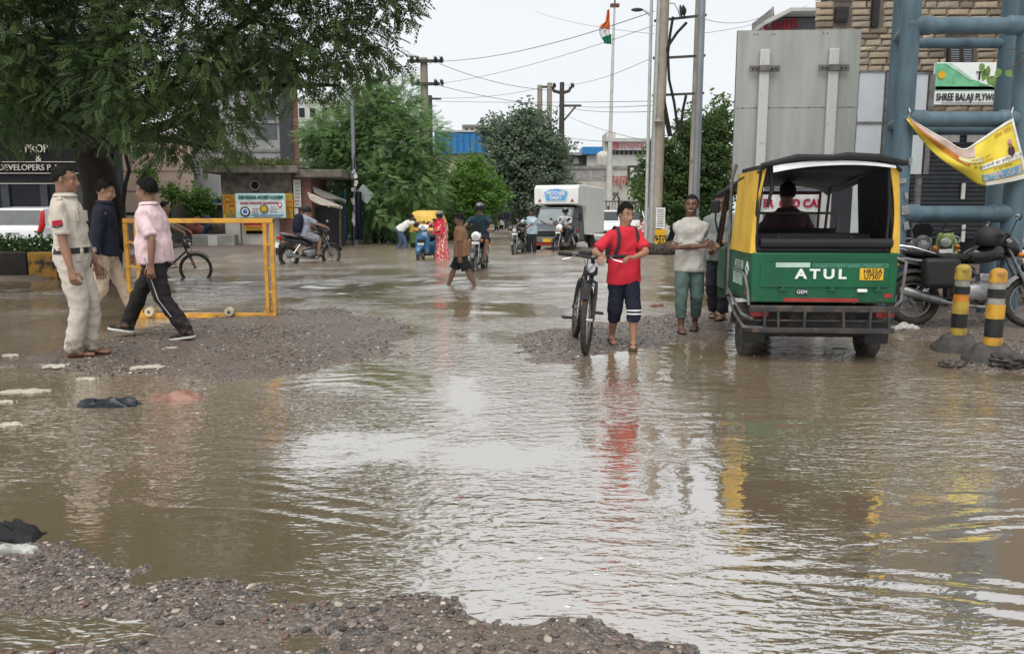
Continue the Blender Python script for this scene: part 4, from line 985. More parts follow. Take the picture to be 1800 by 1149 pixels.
A(MB().box((-.02, -.0245, .612), (.66, .006, .034)), 'reflector_strip', REDREF, tail); A(MB().box((.565, -.0245, .655), (.07, .006, .036)), 'reflector_strip', REDREF, tail)
A(MB().box((-Wd - .006, .09, .655), (.006, .20, .036)), 'reflector_strip', REDREF)
# diamond hazard sticker on the corner
A(MB().box((-Wd - .005, .135, .875), (.006, .10, .10), rotx(R(45))), 'diamond_sticker', PLATE_W); text('x', .06, INK, auto, (-Wd - .010, .135, .885), (R(90), 0, R(-90)), name='sticker_mark', depth=.002)
A(MB().box((-Wd - .005, .48, .90), (.006, .34, .075)), 'side_notice', STICK); A(MB().box((-Wd - .005, .52, .765), (.006, .40, .11)), 'side_notice', STICK)
for k in range(3): A(MB().box((-Wd - .009, .48, .925 - .022 * k), (.003, .28 - .05 * (k % 2), .009)), 'notice_line', INK)
A(MB().box((0, .8, zf + .02), (Wd * 2 - .07, 1.6, .03)), 'floor', RUSTY); A(MB().box((0, .03, zs + .012), (Wd * 2 - .06, .05, .05)), 'sill_pad', SEATV, bevel=.015)
A(MB().tube([(-.57, -.01, zs + .075), (.57, -.01, zs + .075)], .042, 12), 'rolled_flap', CANVAS)
# canopy: yellow corner sheets, black roof, ribs
zt = 1.80
for s_ in (-1, 1):
    rings = []
    for k in range(9):
        z = zs - .02 + (zt - zs - .02) * k / 8; ins = .055 * (k / 8) ** 1.5
        y1 = .92 - .10 * math.sin(k / 8 * math.pi) if s_ < 0 else .9
        x = s_ * (Wd + .012 - ins); w = .012 * math.sin(k * 2.1)
        rings.append([Vector((x, .02, z)), Vector((x + s_ * .012 + w * .5, .24 + w, z)), Vector((x + s_ * (.004 - w * .4), .55, z)), Vector((x, y1, z)), Vector((x - s_ * .01, y1, z)), Vector((x - s_ * .01, .5, z)), Vector((x - s_ * .012, .03, z))])
    A(MB().ring_loft(rings), 'canvas_side', YELLOWC, smooth=50)
    rings = []
    for k in range(9):
        z = zs - .02 + (zt - zs - .01) * k / 8; ins = .055 * (k / 8) ** 1.5; w = (.055 - .02 * math.sin(k / 8 * 3.1)) if s_ < 0 else .085 - .03 * math.sin(k / 8 * 3.0)
        x = s_ * (Wd + .012 - ins); f_ = .008 * math.sin(k * 1.9)
        rings.append([Vector((x, .012, z)), Vector((x - s_ * w * .5, -.012 + f_, z)), Vector((x - s_ * w, -.004, z)), Vector((x - s_ * w, .006, z)), Vector((x - s_ * w * .5, .012, z)), Vector((x - s_ * .01, .02, z))])
    A(MB().ring_loft(rings), 'canvas_corner', YELLOWC, smooth=50)
    A(MB().box((s_ * (Wd - .055), .47, (zs + zt) / 2), (.012, .86, zt - zs + .02), roty(R(-4.3 * s_))), 'canvas_lining', CANVAS)
    e_ = .075 if s_ < 0 else 0; A(MB().tube([(s_ * (Wd - .115 + e_), .004, zs), (s_ * (Wd - .105 + e_), .0, 1.4), (s_ * (Wd - .13 + e_), .004, zt - .02)], .014, 8), 'canvas_piping', CANVAS)
    A(MB().tube([(s_ * (Wd - .03), .05, zs), (s_ * (Wd - .09), .05, zt), (s_ * (Wd - .09), 1.7, zt - .15), (s_ * (Wd - .05), 1.95, 1.05)], .016, 8), 'hood_frame', RUSTY)
rings = []
for k in range(13):
    y = -.04 + 2.0 * k / 12; drop = .17 * (k / 12) ** 1.4; crown = .075 + .015 * math.sin(k * 1.3); ring = []
    for j in range(15):
        t = -1 + 2 * j / 14; ring.append(Vector((t * (Wd - .035), y, zt - .01 + crown * (1 - abs(t) ** 3.0) + .008 * math.sin(3 * t + k) - (.03 if abs(t) == 1 else 0) - drop)))
    ring2 = [p - Vector((0, 0, .022)) for p in ring[::-1]]; rings.append(ring + ring2)
A(MB().ring_loft(rings), 'roof_canvas', CANVAS, smooth=60)
A(MB().tube([(-.60, -.05, zt - .005), (-.3, -.065, zt + .062), (0, -.06, zt + .058), (.12, -.06, zt + .072), (.4, -.06, zt + .06), (.60, -.05, zt + .012), (.645, -.04, zt + .012)], [.02, .03, .028, .034, .03, .028, .022], 10), 'rolled_canvas_edge', CANVAS)
rings = []
for j in range(13):
    t = -1 + 2 * j / 12; x = t * .52 + .02; zc = zt + .035 - .045 * abs(t) ** 2.2; th = .012 + .016 * (1 - t) / 2
    rings.append([Vector((x, -.062, zc)), Vector((x, -.078, zc - th * 2.0)), Vector((x, -.070, zc - th * 2.1)), Vector((x, -.054, zc - .004))])
A(MB().ring_loft(rings), 'pale_visor_strip', pm('pale_visor', (.62, .64, .64), .3))
A(MB().tube([(-.52, .0, 1.44), (-.48, .02, 1.60), (-.50, .03, zt - .02)], [.012, .02, .014], 8), 'canvas_tie', CANVAS)
# inside: bench, driver partition, seat, windscreen, nose
A(MB().box((0, .36, 1.03), (1.06, .07, .34), rotx(R(-8))), 'rear_seat_back', SEATV, bevel=.02); A(MB().box((0, .58, .80), (1.06, .42, .14)), 'bench_seat', SEATV, bevel=.03)
for x in (-.33, .33): A(MB().box((x, .315, 1.02), (.012, .012, .30)), 'seat_seam', GREYTUBE)
A(MB().box((0, 1.30, .95), (1.0, .04, .55)), 'partition', DARKIN); A(MB().box((0, 1.52, .93), (.62, .30, .12)), 'driver_seat', SEATV, bevel=.03)
A(MB().tube([(-.52, 1.30, 1.22), (-.52, 1.30, 1.38), (.52, 1.30, 1.38), (.52, 1.30, 1.22)], .013, 8), 'partition_rail', GREYTUBE)
nose = MB(); rings = []
for y, zl, zh, w in ((1.62, .45, 1.02, .62), (1.95, .42, 1.04, .56), (2.25, .42, 1.02, .44), (2.42, .46, .96, .32), (2.48, .52, .86, .2)):
    rings.append([Vector((-w, y, zl)), Vector((w, y, zl)), Vector((w * 1.02, y, (zl + zh) / 2)), Vector((w * .92, y, zh)), Vector((-w * .92, y, zh)), Vector((-w * 1.02, y, (zl + zh) / 2))])
A(nose.ring_loft(rings), 'front_cowl', GREEN, bevel=.02)
A(MB().tube([(-.54, 2.05, 1.02), (-.50, 1.86, 1.60), (.50, 1.86, 1.60), (.54, 2.05, 1.02), (-.54, 2.05, 1.02)], .022, 8), 'windscreen_frame', pm('red_brown_frame', (.10, .03, .025), .5))
A(MB().add([(-.52, 2.045, 1.03), (.52, 2.045, 1.03), (.49, 1.865, 1.585), (-.49, 1.865, 1.585)], [(0, 1, 2, 3)]), 'windscreen', GLASS)
A(MB().tube([(-.28, 1.86, 1.16), (0, 1.9, 1.10), (.28, 1.86, 1.16)], .013, 8).tube([(0, 1.9, 1.10), (0, 2.1, .9)], .016, 8), 'handlebar', BLACKM)
A(MB().tube([(-.58, 1.75, 1.0), (-.66, 1.72, 1.30), (-.66, 1.72, 1.42)], .01, 8), 'mirror_arm', BLACKM)
A(MB().box((-.67, 1.70, 1.45), (.10, .03, .14)), 'mirror', BLACKM, bevel=.02)
# rear grab rails, side guards, front pillar bar
A(MB().tube([(-Wd - .03, .62, .845), (-Wd - .04, .20, .845), (-Wd - .03, .06, .80), (-Wd - .02, .0, .70), (-Wd - .01, -.02, .56)], .014, 8), 'corner_rail', GREYTUBE)
A(MB().tube([(-Wd - .03, .80, .62), (-Wd - .06, .35, .55), (-Wd - .05, .06, .47), (-Wd + .02, -.06, .44)], .015, 8), 'side_guard', GREYTUBE)
A(MB().tube([(-Wd - .03, .80, .54), (-Wd - .06, .30, .44), (-Wd - .04, .02, .36), (-.5, -.08, .36)], .015, 8), 'side_guard', GREYTUBE)
A(MB().tube([(Wd - .02, -.02, .99), (Wd + .05, -.05, .96), (Wd + .03, -.05, .62), (Wd - .01, -.03, .56)], .014, 8), 'corner_rail', GREYTUBE)
A(MB().tube([(-Wd - .01, .95, .56), (-Wd - .01, .95, 1.72), (-Wd + .02, .90, 1.86)], .017, 8), 'pillar_bar', GREYTUBE)
A(MB().box((-Wd - .01, 1.02, .78), (.03, .16, .52)), 'door_board', BLACKM, bevel=.01)
# bumper cage with mesh
bm_ = MB().box((0, -.05, .535), (1.30, .07, .055)); A(bm_, 'bumper_beam', RUSTY, bevel=.01)
A(MB().box((-.01, -.075, .345), (1.24, .05, .045)), 'bumper_bar', RUSTY, bevel=.01); A(MB().box((0, -.055, .43), (1.2, .014, .014)), 'bumper_bar', RUSTY)
for x in (-.52, -.40, -.17, .17, .40, .56): A(MB().box((x, -.085, .44), (.022, .022, .20), roty(R(random.uniform(-4, 4)))), 'bumper_upright', RUSTY, bevel=.004)
mesh_ = MB()
for k in range(26):
    x = -.30 + .022 * k
    mesh_.tube([(x, -.045, .37), (x + .05, -.045, .51)], .0025, 4, cap=False); mesh_.tube([(x + .05, -.047, .37), (x, -.047, .51)], .0025, 4, cap=False)
A(mesh_, 'wire_mesh', RUSTY)
A(MB().box((-.55, -.015, .485), (.16, .03, .06)), 'tail_lamp', REDREF, bevel=.01); A(MB().box((.55, -.015, .485), (.16, .03, .06)), 'tail_lamp', REDREF, bevel=.01)
A(MB().box((0, .35, .40), (1.0, .55, .24)), 'axle_housing', DARKIN, bevel=.03); A(MB().tube([(-.55, .42, .26), (.55, .42, .26)], .05, 10), 'axle', RUSTY)
A(MB().box((.28, .12, .36), (.34, .18, .13)), 'silencer', RUSTY, bevel=.04)
A(MB().box((0, 1.5, .48), (.5, 1.6, .10)), 'chassis', DARKIN)
for s_ in (-1, 1):
    w = A(MB().torus((s_ * .565, .42, .235), .170, .068, (1, 0, 0), 30, 10, flat=1.05), 'wheel', TYRE)
    A(MB().lathe([(.11, -.05), (.11, .05), (.03, .06)], (s_ * .565, .42, .235), (1, 0, 0), 18), 'rim', RUSTY, w)
    A(MB().box((s_ * .555, .15, .30), (.21, .012, .22), rotx(R(7))), 'mud_flap', RUBBER, bevel=.004)
    rings = []
    for k in range(8):
        a = R(10 + 160 * k / 7); c = Vector((s_ * .565, .42, .25)) + Vector((0, math.cos(a), math.sin(a))) * .29; n_ = Vector((0, math.cos(a), math.sin(a)))
        rings.append([c + Vector((-.10, 0, 0)), c + Vector((.10, 0, 0)), c + Vector((.10, 0, 0)) - n_ * .01, c + Vector((-.10, 0, 0)) - n_ * .01])
    A(MB().ring_loft(rings), 'mudguard', RUSTY)
fw = A(MB().torus((0, 2.1, .235), .170, .065, (1, 0, 0), 28, 8), 'wheel', TYRE); A(MB().lathe([(.11, -.05), (.11, .05), (.03, .06)], (0, 2.1, .235), (1, 0, 0), 16), 'rim', RUSTY, fw)
A(MB().tube([(0, 2.1, .25), (0, 2.2, .50)], .03, 8), 'fork', RUSTY)
dp = auto.matrix_basis @ Vector((.13, 1.50, .0)) if False else Vector((ax_ + .06 + 1.5 * math.sin(R(4)), ay + 1.5, -.045))
person('person', 'driver seated inside the green three wheeler, seen in silhouette through the back', (dp.x, dp.y, dp.z + .0), R(-4), 1.62,
    dict(pel=(0, -.02, .575), la=(-.06, .22, .30), ra=(.06, .22, .30), lw=(-.15, .20, .68), rw=(.15, .20, .68), lean=6), SK_DARK, cloth('dark_maroon_shirt', (.05, .03, .03)), .8, -.03, cloth('dark_trouser', (.02, .02, .025)), .95, voxel=.016)
# ================================================================ TREES AND PLANTS
def leaf_material(name, lo, hi, trans=0.35):
    m = bpy.data.materials.new(name); m.use_nodes = True; n, l = m.node_tree.nodes, m.node_tree.links; b = n['Principled BSDF']
    at = n.new('ShaderNodeAttribute'); at.attribute_name = 'tint'
    tc = n.new('ShaderNodeTexCoord'); ns = n.new('ShaderNodeTexNoise'); ns.inputs['Scale'].default_value = 0.9; ns.inputs['Detail'].default_value = 3
    l.new(tc.outputs['Object'], ns.inputs['Vector'])
    ad = n.new('ShaderNodeMath'); ad.operation = 'MULTIPLY_ADD'; ad.inputs[1].default_value = 0.9; ad.inputs[2].default_value = -0.2
    l.new(ns.outputs['Fac'], ad.inputs[0]); a2 = n.new('ShaderNodeMath'); a2.operation = 'MULTIPLY_ADD'; a2.inputs[1].default_value = 0.7; l.new(at.outputs['Fac'], a2.inputs[0]); l.new(ad.outputs[0], a2.inputs[2])
    rp = n.new('ShaderNodeValToRGB'); e = rp.color_ramp.elements; e[0].position, e[0].color = 0.15, (*lo, 1); e[1].position, e[1].color = 0.95, (*hi, 1)
    l.new(a2.outputs[0], rp.inputs['Fac']); l.new(rp.outputs['Color'], b.inputs['Base Color'])
    b.inputs['Roughness'].default_value = 0.55; b.inputs['Specular IOR Level'].default_value = 0.25
    tr = n.new('ShaderNodeBsdfTranslucent'); l.new(rp.outputs['Color'], tr.inputs['Color'])
    mx = n.new('ShaderNodeMixShader'); mx.inputs[0].default_value = trans
    out = n['Material Output']; l.new(b.outputs[0], mx.inputs[1]); l.new(tr.outputs[0], mx.inputs[2]); l.new(mx.outputs[0], out.inputs['Surface'])
    return m
def spray_feather(pairs=8, droop=0.5, ll=0.30, lw=0.085):
    q = []
    for k in range(pairs):
        t = (k + .6) / pairs; c = np.array([t, 0, -droop * t * t * .55])
        for s_ in (-1, 1):
            L = ll * (1 - .35 * abs(t - .45)); d = np.array([.62, .78 * s_, -.25 - .3 * t]); d /= np.linalg.norm(d); sd = np.array([-d[1], d[0], 0]); sd /= np.linalg.norm(sd); w = lw * .5
            q.append([c, c + d * L * .45 + sd * w, c + d * L, c + d * L * .45 - sd * w])
    t = np.array([1, 0, -droop * .55]); q.append([t, t + [.12, .04, -.08], t + [.28, 0, -.16], t + [.12, -.04, -.08]])
    return np.array(q, float)
def spray_broad(n=9, seed=0, ll=0.42, lw=0.26, spread=.9):
    r = np.random.default_rng(seed); q = []
    for k in range(n):
        c = np.array([r.random() * .9, (r.random() - .5) * .8 * spread, (r.random() - .5) * .7 * spread]); a = r.random() * 6.28; d = np.array([math.cos(a), math.sin(a), -.15 - .6 * r.random()]); d /= np.linalg.norm(d)
        sd = np.cross(d, [r.normal() * .5, r.normal() * .5, 1]); sd /= np.linalg.norm(sd); L, w = ll * (.7 + .5 * r.random()), lw * .5
        q.append([c, c + d * L * .45 + sd * w, c + d * L, c + d * L * .45 - sd * w])
    return np.array(q, float)
FEATHER = [spray_feather(5, .45, .42, .17), spray_feather(5, .8, .40, .16), spray_feather(6, .25, .38, .15)]
FINE = [spray_feather(6, .4, .34, .11), spray_feather(5, .2, .36, .12)]
BROAD = [spray_broad(9, i) for i in range(4)]
def crown(name, clusters, n, size, mat, parent, templates, droop=0.35, seed=1, shell=0.55):
    r = np.random.default_rng(seed); vol = np.array([rx * ry * rz for _, (rx, ry, rz) in clusters]) ** .72; pr = vol / vol.sum()
    cnt = r.multinomial(n, pr); pos, out, tnt = [], [], []
    for (c, rad), k in zip(clusters, cnt):
        d = r.normal(size=(k, 3)); d /= np.linalg.norm(d, axis=1)[:, None]; rr = np.where(r.random(k) < shell, .78 + .28 * r.random(k), r.random(k) ** .45)
        # lumps: uneven outline with gaps
        lump = 1 + .30 * np.sin(d[:, 0] * 5 + c[0] * 3) * np.sin(d[:, 1] * 4 + c[1]) + .22 * np.sin(d[:, 2] * 7 + c[2] * 2 + d[:, 0] * 4)
        pos.append(np.array(c) + d * np.array(rad) * (rr * lump)[:, None]); out.append(d); tnt.append(r.random(k) * .75 + .25 * (r.random() - .2))
    pos, out, tnt = np.concatenate(pos), np.concatenate(out), np.concatenate(tnt); m = len(pos)
    fwd = out + r.normal(size=(m, 3)) * .55; fwd[:, 2] = fwd[:, 2] * .6 - droop; fwd /= np.linalg.norm(fwd, axis=1)[:, None]
    upv = np.array([0, 0, 1.0]) + r.normal(size=(m, 3)) * .35; sd = np.cross(upv, fwd); sd /= np.linalg.norm(sd, axis=1)[:, None]; up = np.cross(fwd, sd)
    M = np.stack([fwd, sd, up], -1) * (size * (.65 + .7 * r.random(m)))[:, None, None]
    V, Fc, T, off = [], [], [], 0
    for ti, t in enumerate(templates):
        ix = np.nonzero(np.arange(m) % len(templates) == ti)[0]; fl = t.reshape(-1, 3)
        v = np.einsum('nij,kj->nki', M[ix], fl) + pos[ix][:, None, :]
        V.append(v.reshape(-1, 3)); cnt_ = len(ix) * len(fl); Fc.append(np.arange(cnt_).reshape(-1, 4) + off); off += cnt_
        T.append(np.repeat(np.clip(tnt[ix], 0, 1), len(fl)))
    o = put(name, mesh_np(name, np.concatenate(V), np.concatenate(Fc), np.concatenate(T)), mat, parent, smooth=0)
    return o
BARK = pm('dark_wet_bark', (0.020, 0.015, 0.012), 0.85, var=0.3, scale=6, bump=0.8, bscale=18, stretch=(1, 1, .25)); BARK2 = pm('brown_bark', (0.10, 0.065, 0.042), 0.85, var=0.3, scale=8, bump=0.7, bscale=20)
def limb(mb, a, b, r0, r1, bend=.12, n=7, seed=0):
    a, b = Vector(a), Vector(b); L = (b - a).length; r = random.Random(seed); o1 = Vector((r.uniform(-1, 1), r.uniform(-1, 1), r.uniform(-.3, .6))) * bend * L
    pts = [a.lerp(b, t / n) + o1 * math.sin(math.pi * t / n) + Vector((r.uniform(-1, 1), r.uniform(-1, 1), 0)) * .02 * L * (0 < t < n) for t in range(n + 1)]
    mb.tube(pts, [r0 + (r1 - r0) * t / n for t in range(n + 1)], 9); return pts
def pc(px, py, d, rp, sq=(1, 1, 1)):
    c = W(px, py, d); r = rp * d / FPX; return (tuple(c), (r * sq[0], r * 1.0 * sq[1], r * sq[2]))

# --- the great feathery tree that roofs the left of the picture
NEEM = leaf_material('neem_leaf', (0.016, 0.038, 0.014), (0.115, 0.165, 0.058), .42)
tb = W(172, 470, 15.8); tb.z = -.05
tree = thing('tree', 'great dark feathery tree overhanging the left half of the street', 'tree', tb)
cl = [pc(40, 90, 12.5, 120), pc(150, 60, 13, 130), pc(10, 180, 12.5, 72), pc(100, 185, 13, 58), pc(20, 212, 13.2, 24, (1.4, 1, .8)), pc(140, 222, 13, 24), pc(215, 150, 12, 95), pc(285, 215, 12.5, 66), pc(300, 70, 12, 115), pc(375, 150, 12.5, 88), pc(330, 250, 13, 42), pc(405, 225, 13.5, 46), pc(395, 265, 14.0, 26), pc(440, 40, 12, 105), pc(465, 105, 12.5, 60), pc(540, 50, 12, 95), pc(560, 118, 12.5, 40), pc(515, 138, 13, 26), pc(620, 35, 12, 78), pc(655, 95, 12.5, 34), pc(690, 5, 12, 46), pc(705, 112, 12.3, 15), pc(597, 150, 12.8, 18, (1, 1, 1.6)), pc(640, 140, 12.6, 20),
      pc(-80, 60, 13, 150), pc(60, -120, 13, 170), pc(280, -130, 12.5, 170), pc(480, -130, 12, 150), pc(640, -110, 12, 110), pc(150, -330, 12, 190), pc(400, -330, 11.5, 180), pc(590, -300, 11.5, 130), pc(300, -500, 12, 170), pc(-150, -200, 13, 200), pc(-160, 200, 13, 100), pc(40, -480, 12, 150)]
cl = [(tuple(np.array(c)), r) for c, r in cl]
crown('crown', [(tuple(Vector(c) - tb), r) for c, r in cl], 27000, .185, NEEM, tree, FEATHER, .22, 3, .72)
tm = MB(); fork = W(150, 250, 15.2) - tb
trk = [Vector((0, 0, -.1)), W(182, 400, 15.8) - tb, W(180, 340, 15.6) - tb, W(168, 290, 15.4) - tb, fork]
tm.tube(*lim(trk, [.42, .36, .34, .32, .27], 4), 14); tm.build('trunk', BARK, tree)
for k, i in enumerate((1, 3, 5, 7, 8, 12, 14, 17, 24, 25, 28, 23, 9, 19)):
    lm = MB(); c = Vector(cl[i][0]) - tb; st = fork if k % 2 else fork.lerp(trk[3], .5)
    limb(lm, st, st.lerp(c, .92), .15 - .004 * k, .025, .12, 9, k); lm.build('limb', BARK, tree)
lm = MB(); limb(lm, W(200, 440, 15.9) - tb, W(228, 250, 15.2) - tb, .05, .03, .05, 8, 70); lm.build('limb', BARK, tree)
lm = MB(); limb(lm, W(215, 430, 16.0) - tb, W(190, 190, 15.4) - tb, .05, .03, .04, 8, 71); lm.build('limb', BARK, tree)

def tree_at(label, base, clusters, n, size, mat, templates, trunk_r, stems=1, bark=BARK, droop=.2, seed=1, top=.6, group=None):
    t = thing('tree', label, 'tree', base, 0, group); b = Vector(base)
    crown('crown', [(tuple(Vector(c) - b), r) for c, r in clusters], n, size, mat, t, templates, droop, seed)
    ctr = sum((Vector(c) for c, _ in clusters), Vector()) / len(clusters) - b; r = random.Random(seed)
    for k in range(stems):
        off = Vector((r.uniform(-.5, .5), r.uniform(-.3, .3), 0)) * (stems > 1); m = MB(); pts = limb(m, off, Vector((ctr.x * .6 + off.x * 2, ctr.y * .6, ctr.z * top)), trunk_r, trunk_r * .6, .06, 7, seed + k); m.build('trunk', bark, t)
        for j, (c, _) in enumerate(clusters):
            if j % stems == k and j < 9: m = MB(); limb(m, pts[-1 - (j % 3)], pts[-1].lerp(Vector(c) - b, .85), trunk_r * .5, trunk_r * .12, .12, 6, seed + j); m.build('limb', bark, t)
    return t
ACACIA = leaf_material('acacia_leaf', (0.085, 0.165, 0.075), (0.24, 0.38, 0.135), .5)
D = 35
tree_at('spreading light green feathery tree beside the poster covered pole', tuple(G(675, 430, -.1)), [pc(650, 200, D, 52), pc(700, 195, D, 48), pc(600, 245, D, 55), pc(665, 260, D, 68), pc(730, 250, D - 1, 50), pc(570, 260, D, 38), pc(600, 310, D, 45), pc(665, 330, D - 1, 62), pc(725, 325, D - 1, 50), pc(755, 290, D, 30), pc(560, 240, D, 26), pc(640, 370, D, 34), pc(700, 375, D - .5, 34), pc(750, 345, D, 26), pc(670, 165, D, 25)], 12500, .36, ACACIA, FINE, .10, 4, droop=.05, seed=11)
STREET = leaf_material('street_tree_leaf', (0.055, 0.11, 0.040), (0.19, 0.27, 0.095), .5)
CREEP = leaf_material('creeper_leaf', (0.05, 0.12, 0.025), (0.18, 0.33, 0.06), .45)
b = G(650, 424, -.1); th_ = thing('thicket', 'dense dark undergrowth behind the metal fence below the light green tree', 'bushes', (b.x, 38.2, 0)); b.y = 38.2; b.z = 0
crown('foliage', [(tuple(W(x, 395 - 12 * (k % 2), 38.2 + .6 * (k % 3)) - b), (1.0, .7, .95)) for k, x in enumerate(range(545, 790, 24))], 2600, .34, STREET, th_, BROAD, .1, 77)
for k in range(8): m = MB(); x = -2.6 + .75 * k; m.tube([(x, 0, -.1), (x + .1, .05, 1.0)], .03, 5); m.build('stem', BARK, th_)
D = 40
tree_at('bright green creeper covered conical tree in the middle distance', tuple(G(828, 418, -.05)), [pc(828, 290, D, 18), pc(825, 315, D, 30), pc(845, 330, D, 34), pc(805, 335, D, 30), pc(790, 355, D, 28), pc(835, 355, D - .5, 36), pc(865, 345, D, 26), pc(800, 385, D, 24), pc(775, 375, D, 22)], 2600, .34, CREEP, BROAD, .28, 1, BARK2, .35, 21, .5)
DUSTY = leaf_material('dusty_leaf', (0.10, 0.145, 0.10), (0.25, 0.31, 0.215), .5)
D = 47
tree_at('grey green bushy tree behind the white delivery truck', tuple(G(925, 411, 0)), [pc(900, 250, D, 42), pc(935, 235, D, 36), pc(960, 265, D, 36), pc(880, 245, D, 26), pc(920, 290, D, 52), pc(965, 310, D, 36), pc(885, 310, D, 40), pc(925, 212, D, 16), pc(860, 222, D, 14), pc(940, 340, D, 46), pc(895, 350, D, 40), pc(975, 350, D, 24), pc(925, 195, D, 8, (.8, 1, 1.6))], 5200, .45, DUSTY, BROAD, .16, 2, BARK, .2, 31)
D = 28.6
tree_at('dark leafy street tree growing round the concrete poles', tuple(G(1172, 442, -.05)), [pc(1195, 290, D, 46), pc(1235, 255, D, 42), pc(1250, 310, D, 46), pc(1165, 320, D, 36), pc(1200, 340, D, 46), pc(1140, 335, D, 24), pc(1265, 230, D + .5, 30), pc(1215, 215, D, 22), pc(1155, 275, D, 20), pc(1240, 360, D, 36), pc(1268, 190, D + .5, 16), pc(1180, 365, D, 22)], 4200, .30, STREET, BROAD, .13, 1, BARK, .25, 41, .45)
HEDGE = leaf_material('hedge_leaf', (0.018, 0.045, 0.012), (0.075, 0.13, 0.035), .3)
hb = W(20, 447, 16.7)
hd_ = thing('hedge', 'low leafy hedge with white flowers planted along the painted median kerb', 'hedge', (hb.x, hb.y, .10))
crown('foliage', [(tuple(W(x, 436 + (k % 3) * 4, 16.7 + .3 * (k % 2)) - Vector((hb.x, hb.y, .10))), (.40, .3, .19)) for k, x in enumerate(range(-260, 112, 28))], 2400, .16, HEDGE, hd_, BROAD, .0, 51)
fl = MB(); r_ = random.Random(4)
for k in range(18):
    c = W(r_.uniform(-10, 108), r_.uniform(416, 444), 16.35 + r_.random() * .15) - Vector((hb.x, hb.y, .10)); fl.ball(c, (.022, .016, .02), 6, 4)
fl.build('flowers', pm('white_petal', (.7, .7, .62), .7), hd_)['kind'] = 'stuff'
for k in range(10):
    m = MB(); x = -4 + .45 * k; m.tube([(x, 0, -.1), (x + .05, .02, .35)], .012, 5); m.build('stem', BARK2, hd_)
for px, py, d, rp, lab, nl in ((348, 345, 33.0, 18, 'bright leafy shrub leaning over the low concrete wall', 260), (300, 335, 32.5, 11, 'small flowering shrub against the peach wall', 110), (255, 300, 33, 10, 'thin leafy sapling in front of the peach wall', 70)):
    b = W(px, 415, d); s_ = thing('shrub', lab, 'shrub', (b.x, b.y, .0)); b.z = 0
    crown('foliage', [(tuple(W(px, py, d) - b), (rp * d / FPX * 1.3, rp * d / FPX, rp * d / FPX)), (tuple(W(px + 8, py + rp, d) - b), (rp * d / FPX, rp * d / FPX, rp * d / FPX))], nl, .26, CREEP, s_, BROAD, .2, px)
    m = MB(); limb(m, (0, 0, 0), W(px, py, d) - b, .05, .015, .08, 6, px); m.build('stem', BARK2, s_)
tw_ = thing('tree_branch', 'thin twig with heart shaped leaves reaching in from the right edge', 'branch', W(1812, 128, 7.6))
o_ = W(1812, 128, 7.6); m = MB(); m.tube([W(1900, 60, 7.7) - o_, W(1812, 100, 7.6) - o_, W(1772, 122, 7.6) - o_, W(1735, 140, 7.55) - o_], [.012, .008, .005, .002], 6); m.tube([W(1812, 100, 7.6) - o_, W(1785, 88, 7.6) - o_, W(1765, 85, 7.6) - o_], [.006, .004, .002], 6); m.build('twig', BARK2, tw_)
LEAFG = pm('pale_green_leaf', (.14, .25, .06), .5, var=.25, scale=12)
for px, py, s_, a in ((1733, 128, .062, .3), (1742, 140, .055, -.5), (1738, 122, .05, .9), (1755, 126, .045, .2), (1772, 128, .04, -.7), (1726, 116, .04, .1)):
    c = W(px, py, 7.57) - o_; pts = []
    for k in range(12):
        t = 2 * math.pi * k / 12; rr = s_ * (1 - .25 * math.cos(t)) * (1.35 if k == 6 else 1); pts.append(c + rotz(a * .6) @ (roty(a) @ Vector((math.sin(t) * rr * .7, 0.004 * math.cos(2 * t), math.cos(t) * rr * .8))))
    lf = MB(); lf.ring_loft([pts, [p + Vector((0, .002, 0)) for p in pts]]); lf.build('leaf', LEAFG, tw_)
# ================================================================ BUILDINGS, WALLS, SIGNS
CONC = pm('weathered_concrete', (0.30, 0.29, 0.27), 0.85, var=0.2, scale=2.2, bump=0.3, bscale=25, col2=(0.16, 0.155, 0.145)); DARKCONC = pm('dark_stained_concrete', (0.17, 0.15, 0.125), 0.85, var=0.35, scale=3, bump=0.3)
PEACH = pm('peach_plaster', (0.66, 0.50, 0.40), 0.85, var=0.08, scale=1.5); GREYPL = pm('grey_plaster', (0.33, 0.34, 0.345), 0.85, var=0.2, scale=1.2, bump=0.2, col2=(.21, .215, .22), stretch=(1, 1, .5)); PALEPL = pm('pale_plaster', (0.50, 0.50, 0.47), 0.85, var=0.12, scale=1.5)
OFFW = pm('stained_white_wall', (0.56, 0.54, 0.49), 0.85, var=0.18, scale=1.6, col2=(.36, .34, .30), bump=.15); NAVYW = pm('dark_glass_front', (0.010, 0.013, 0.019), 0.45, var=0.3, scale=2); SIGNDK = pm('dark_sign_panel', (0.013, 0.012, 0.013), 0.7, spec=.15)
GOLDL = pm('pale_metal_letter', (0.50, 0.47, 0.42), 0.4, var=.05); YPAINT = pm('yellow_wall_paint', (0.55, 0.36, 0.06), 0.8, var=0.2, scale=5); OPAINT = pm('orange_wall_letter', (0.60, 0.19, 0.03), 0.8, var=.15); BLUEROOF = pm('blue_sheet_roof', (0.035, 0.20, 0.46), 0.45, var=0.1, scale=3)
DARKWIN = pm('dark_window', (0.02, 0.022, 0.025), 0.15, var=.2); BRICKC = bpy.data.materials.new('red_brick'); BRICKC.use_nodes = True
n, l = BRICKC.node_tree.nodes, BRICKC.node_tree.links; b_ = n['Principled BSDF']; tx = n.new('ShaderNodeTexBrick'); tc = n.new('ShaderNodeTexCoord'); mp = n.new('ShaderNodeMapping'); mp.inputs['Rotation'].default_value = (R(90), 0, 0)
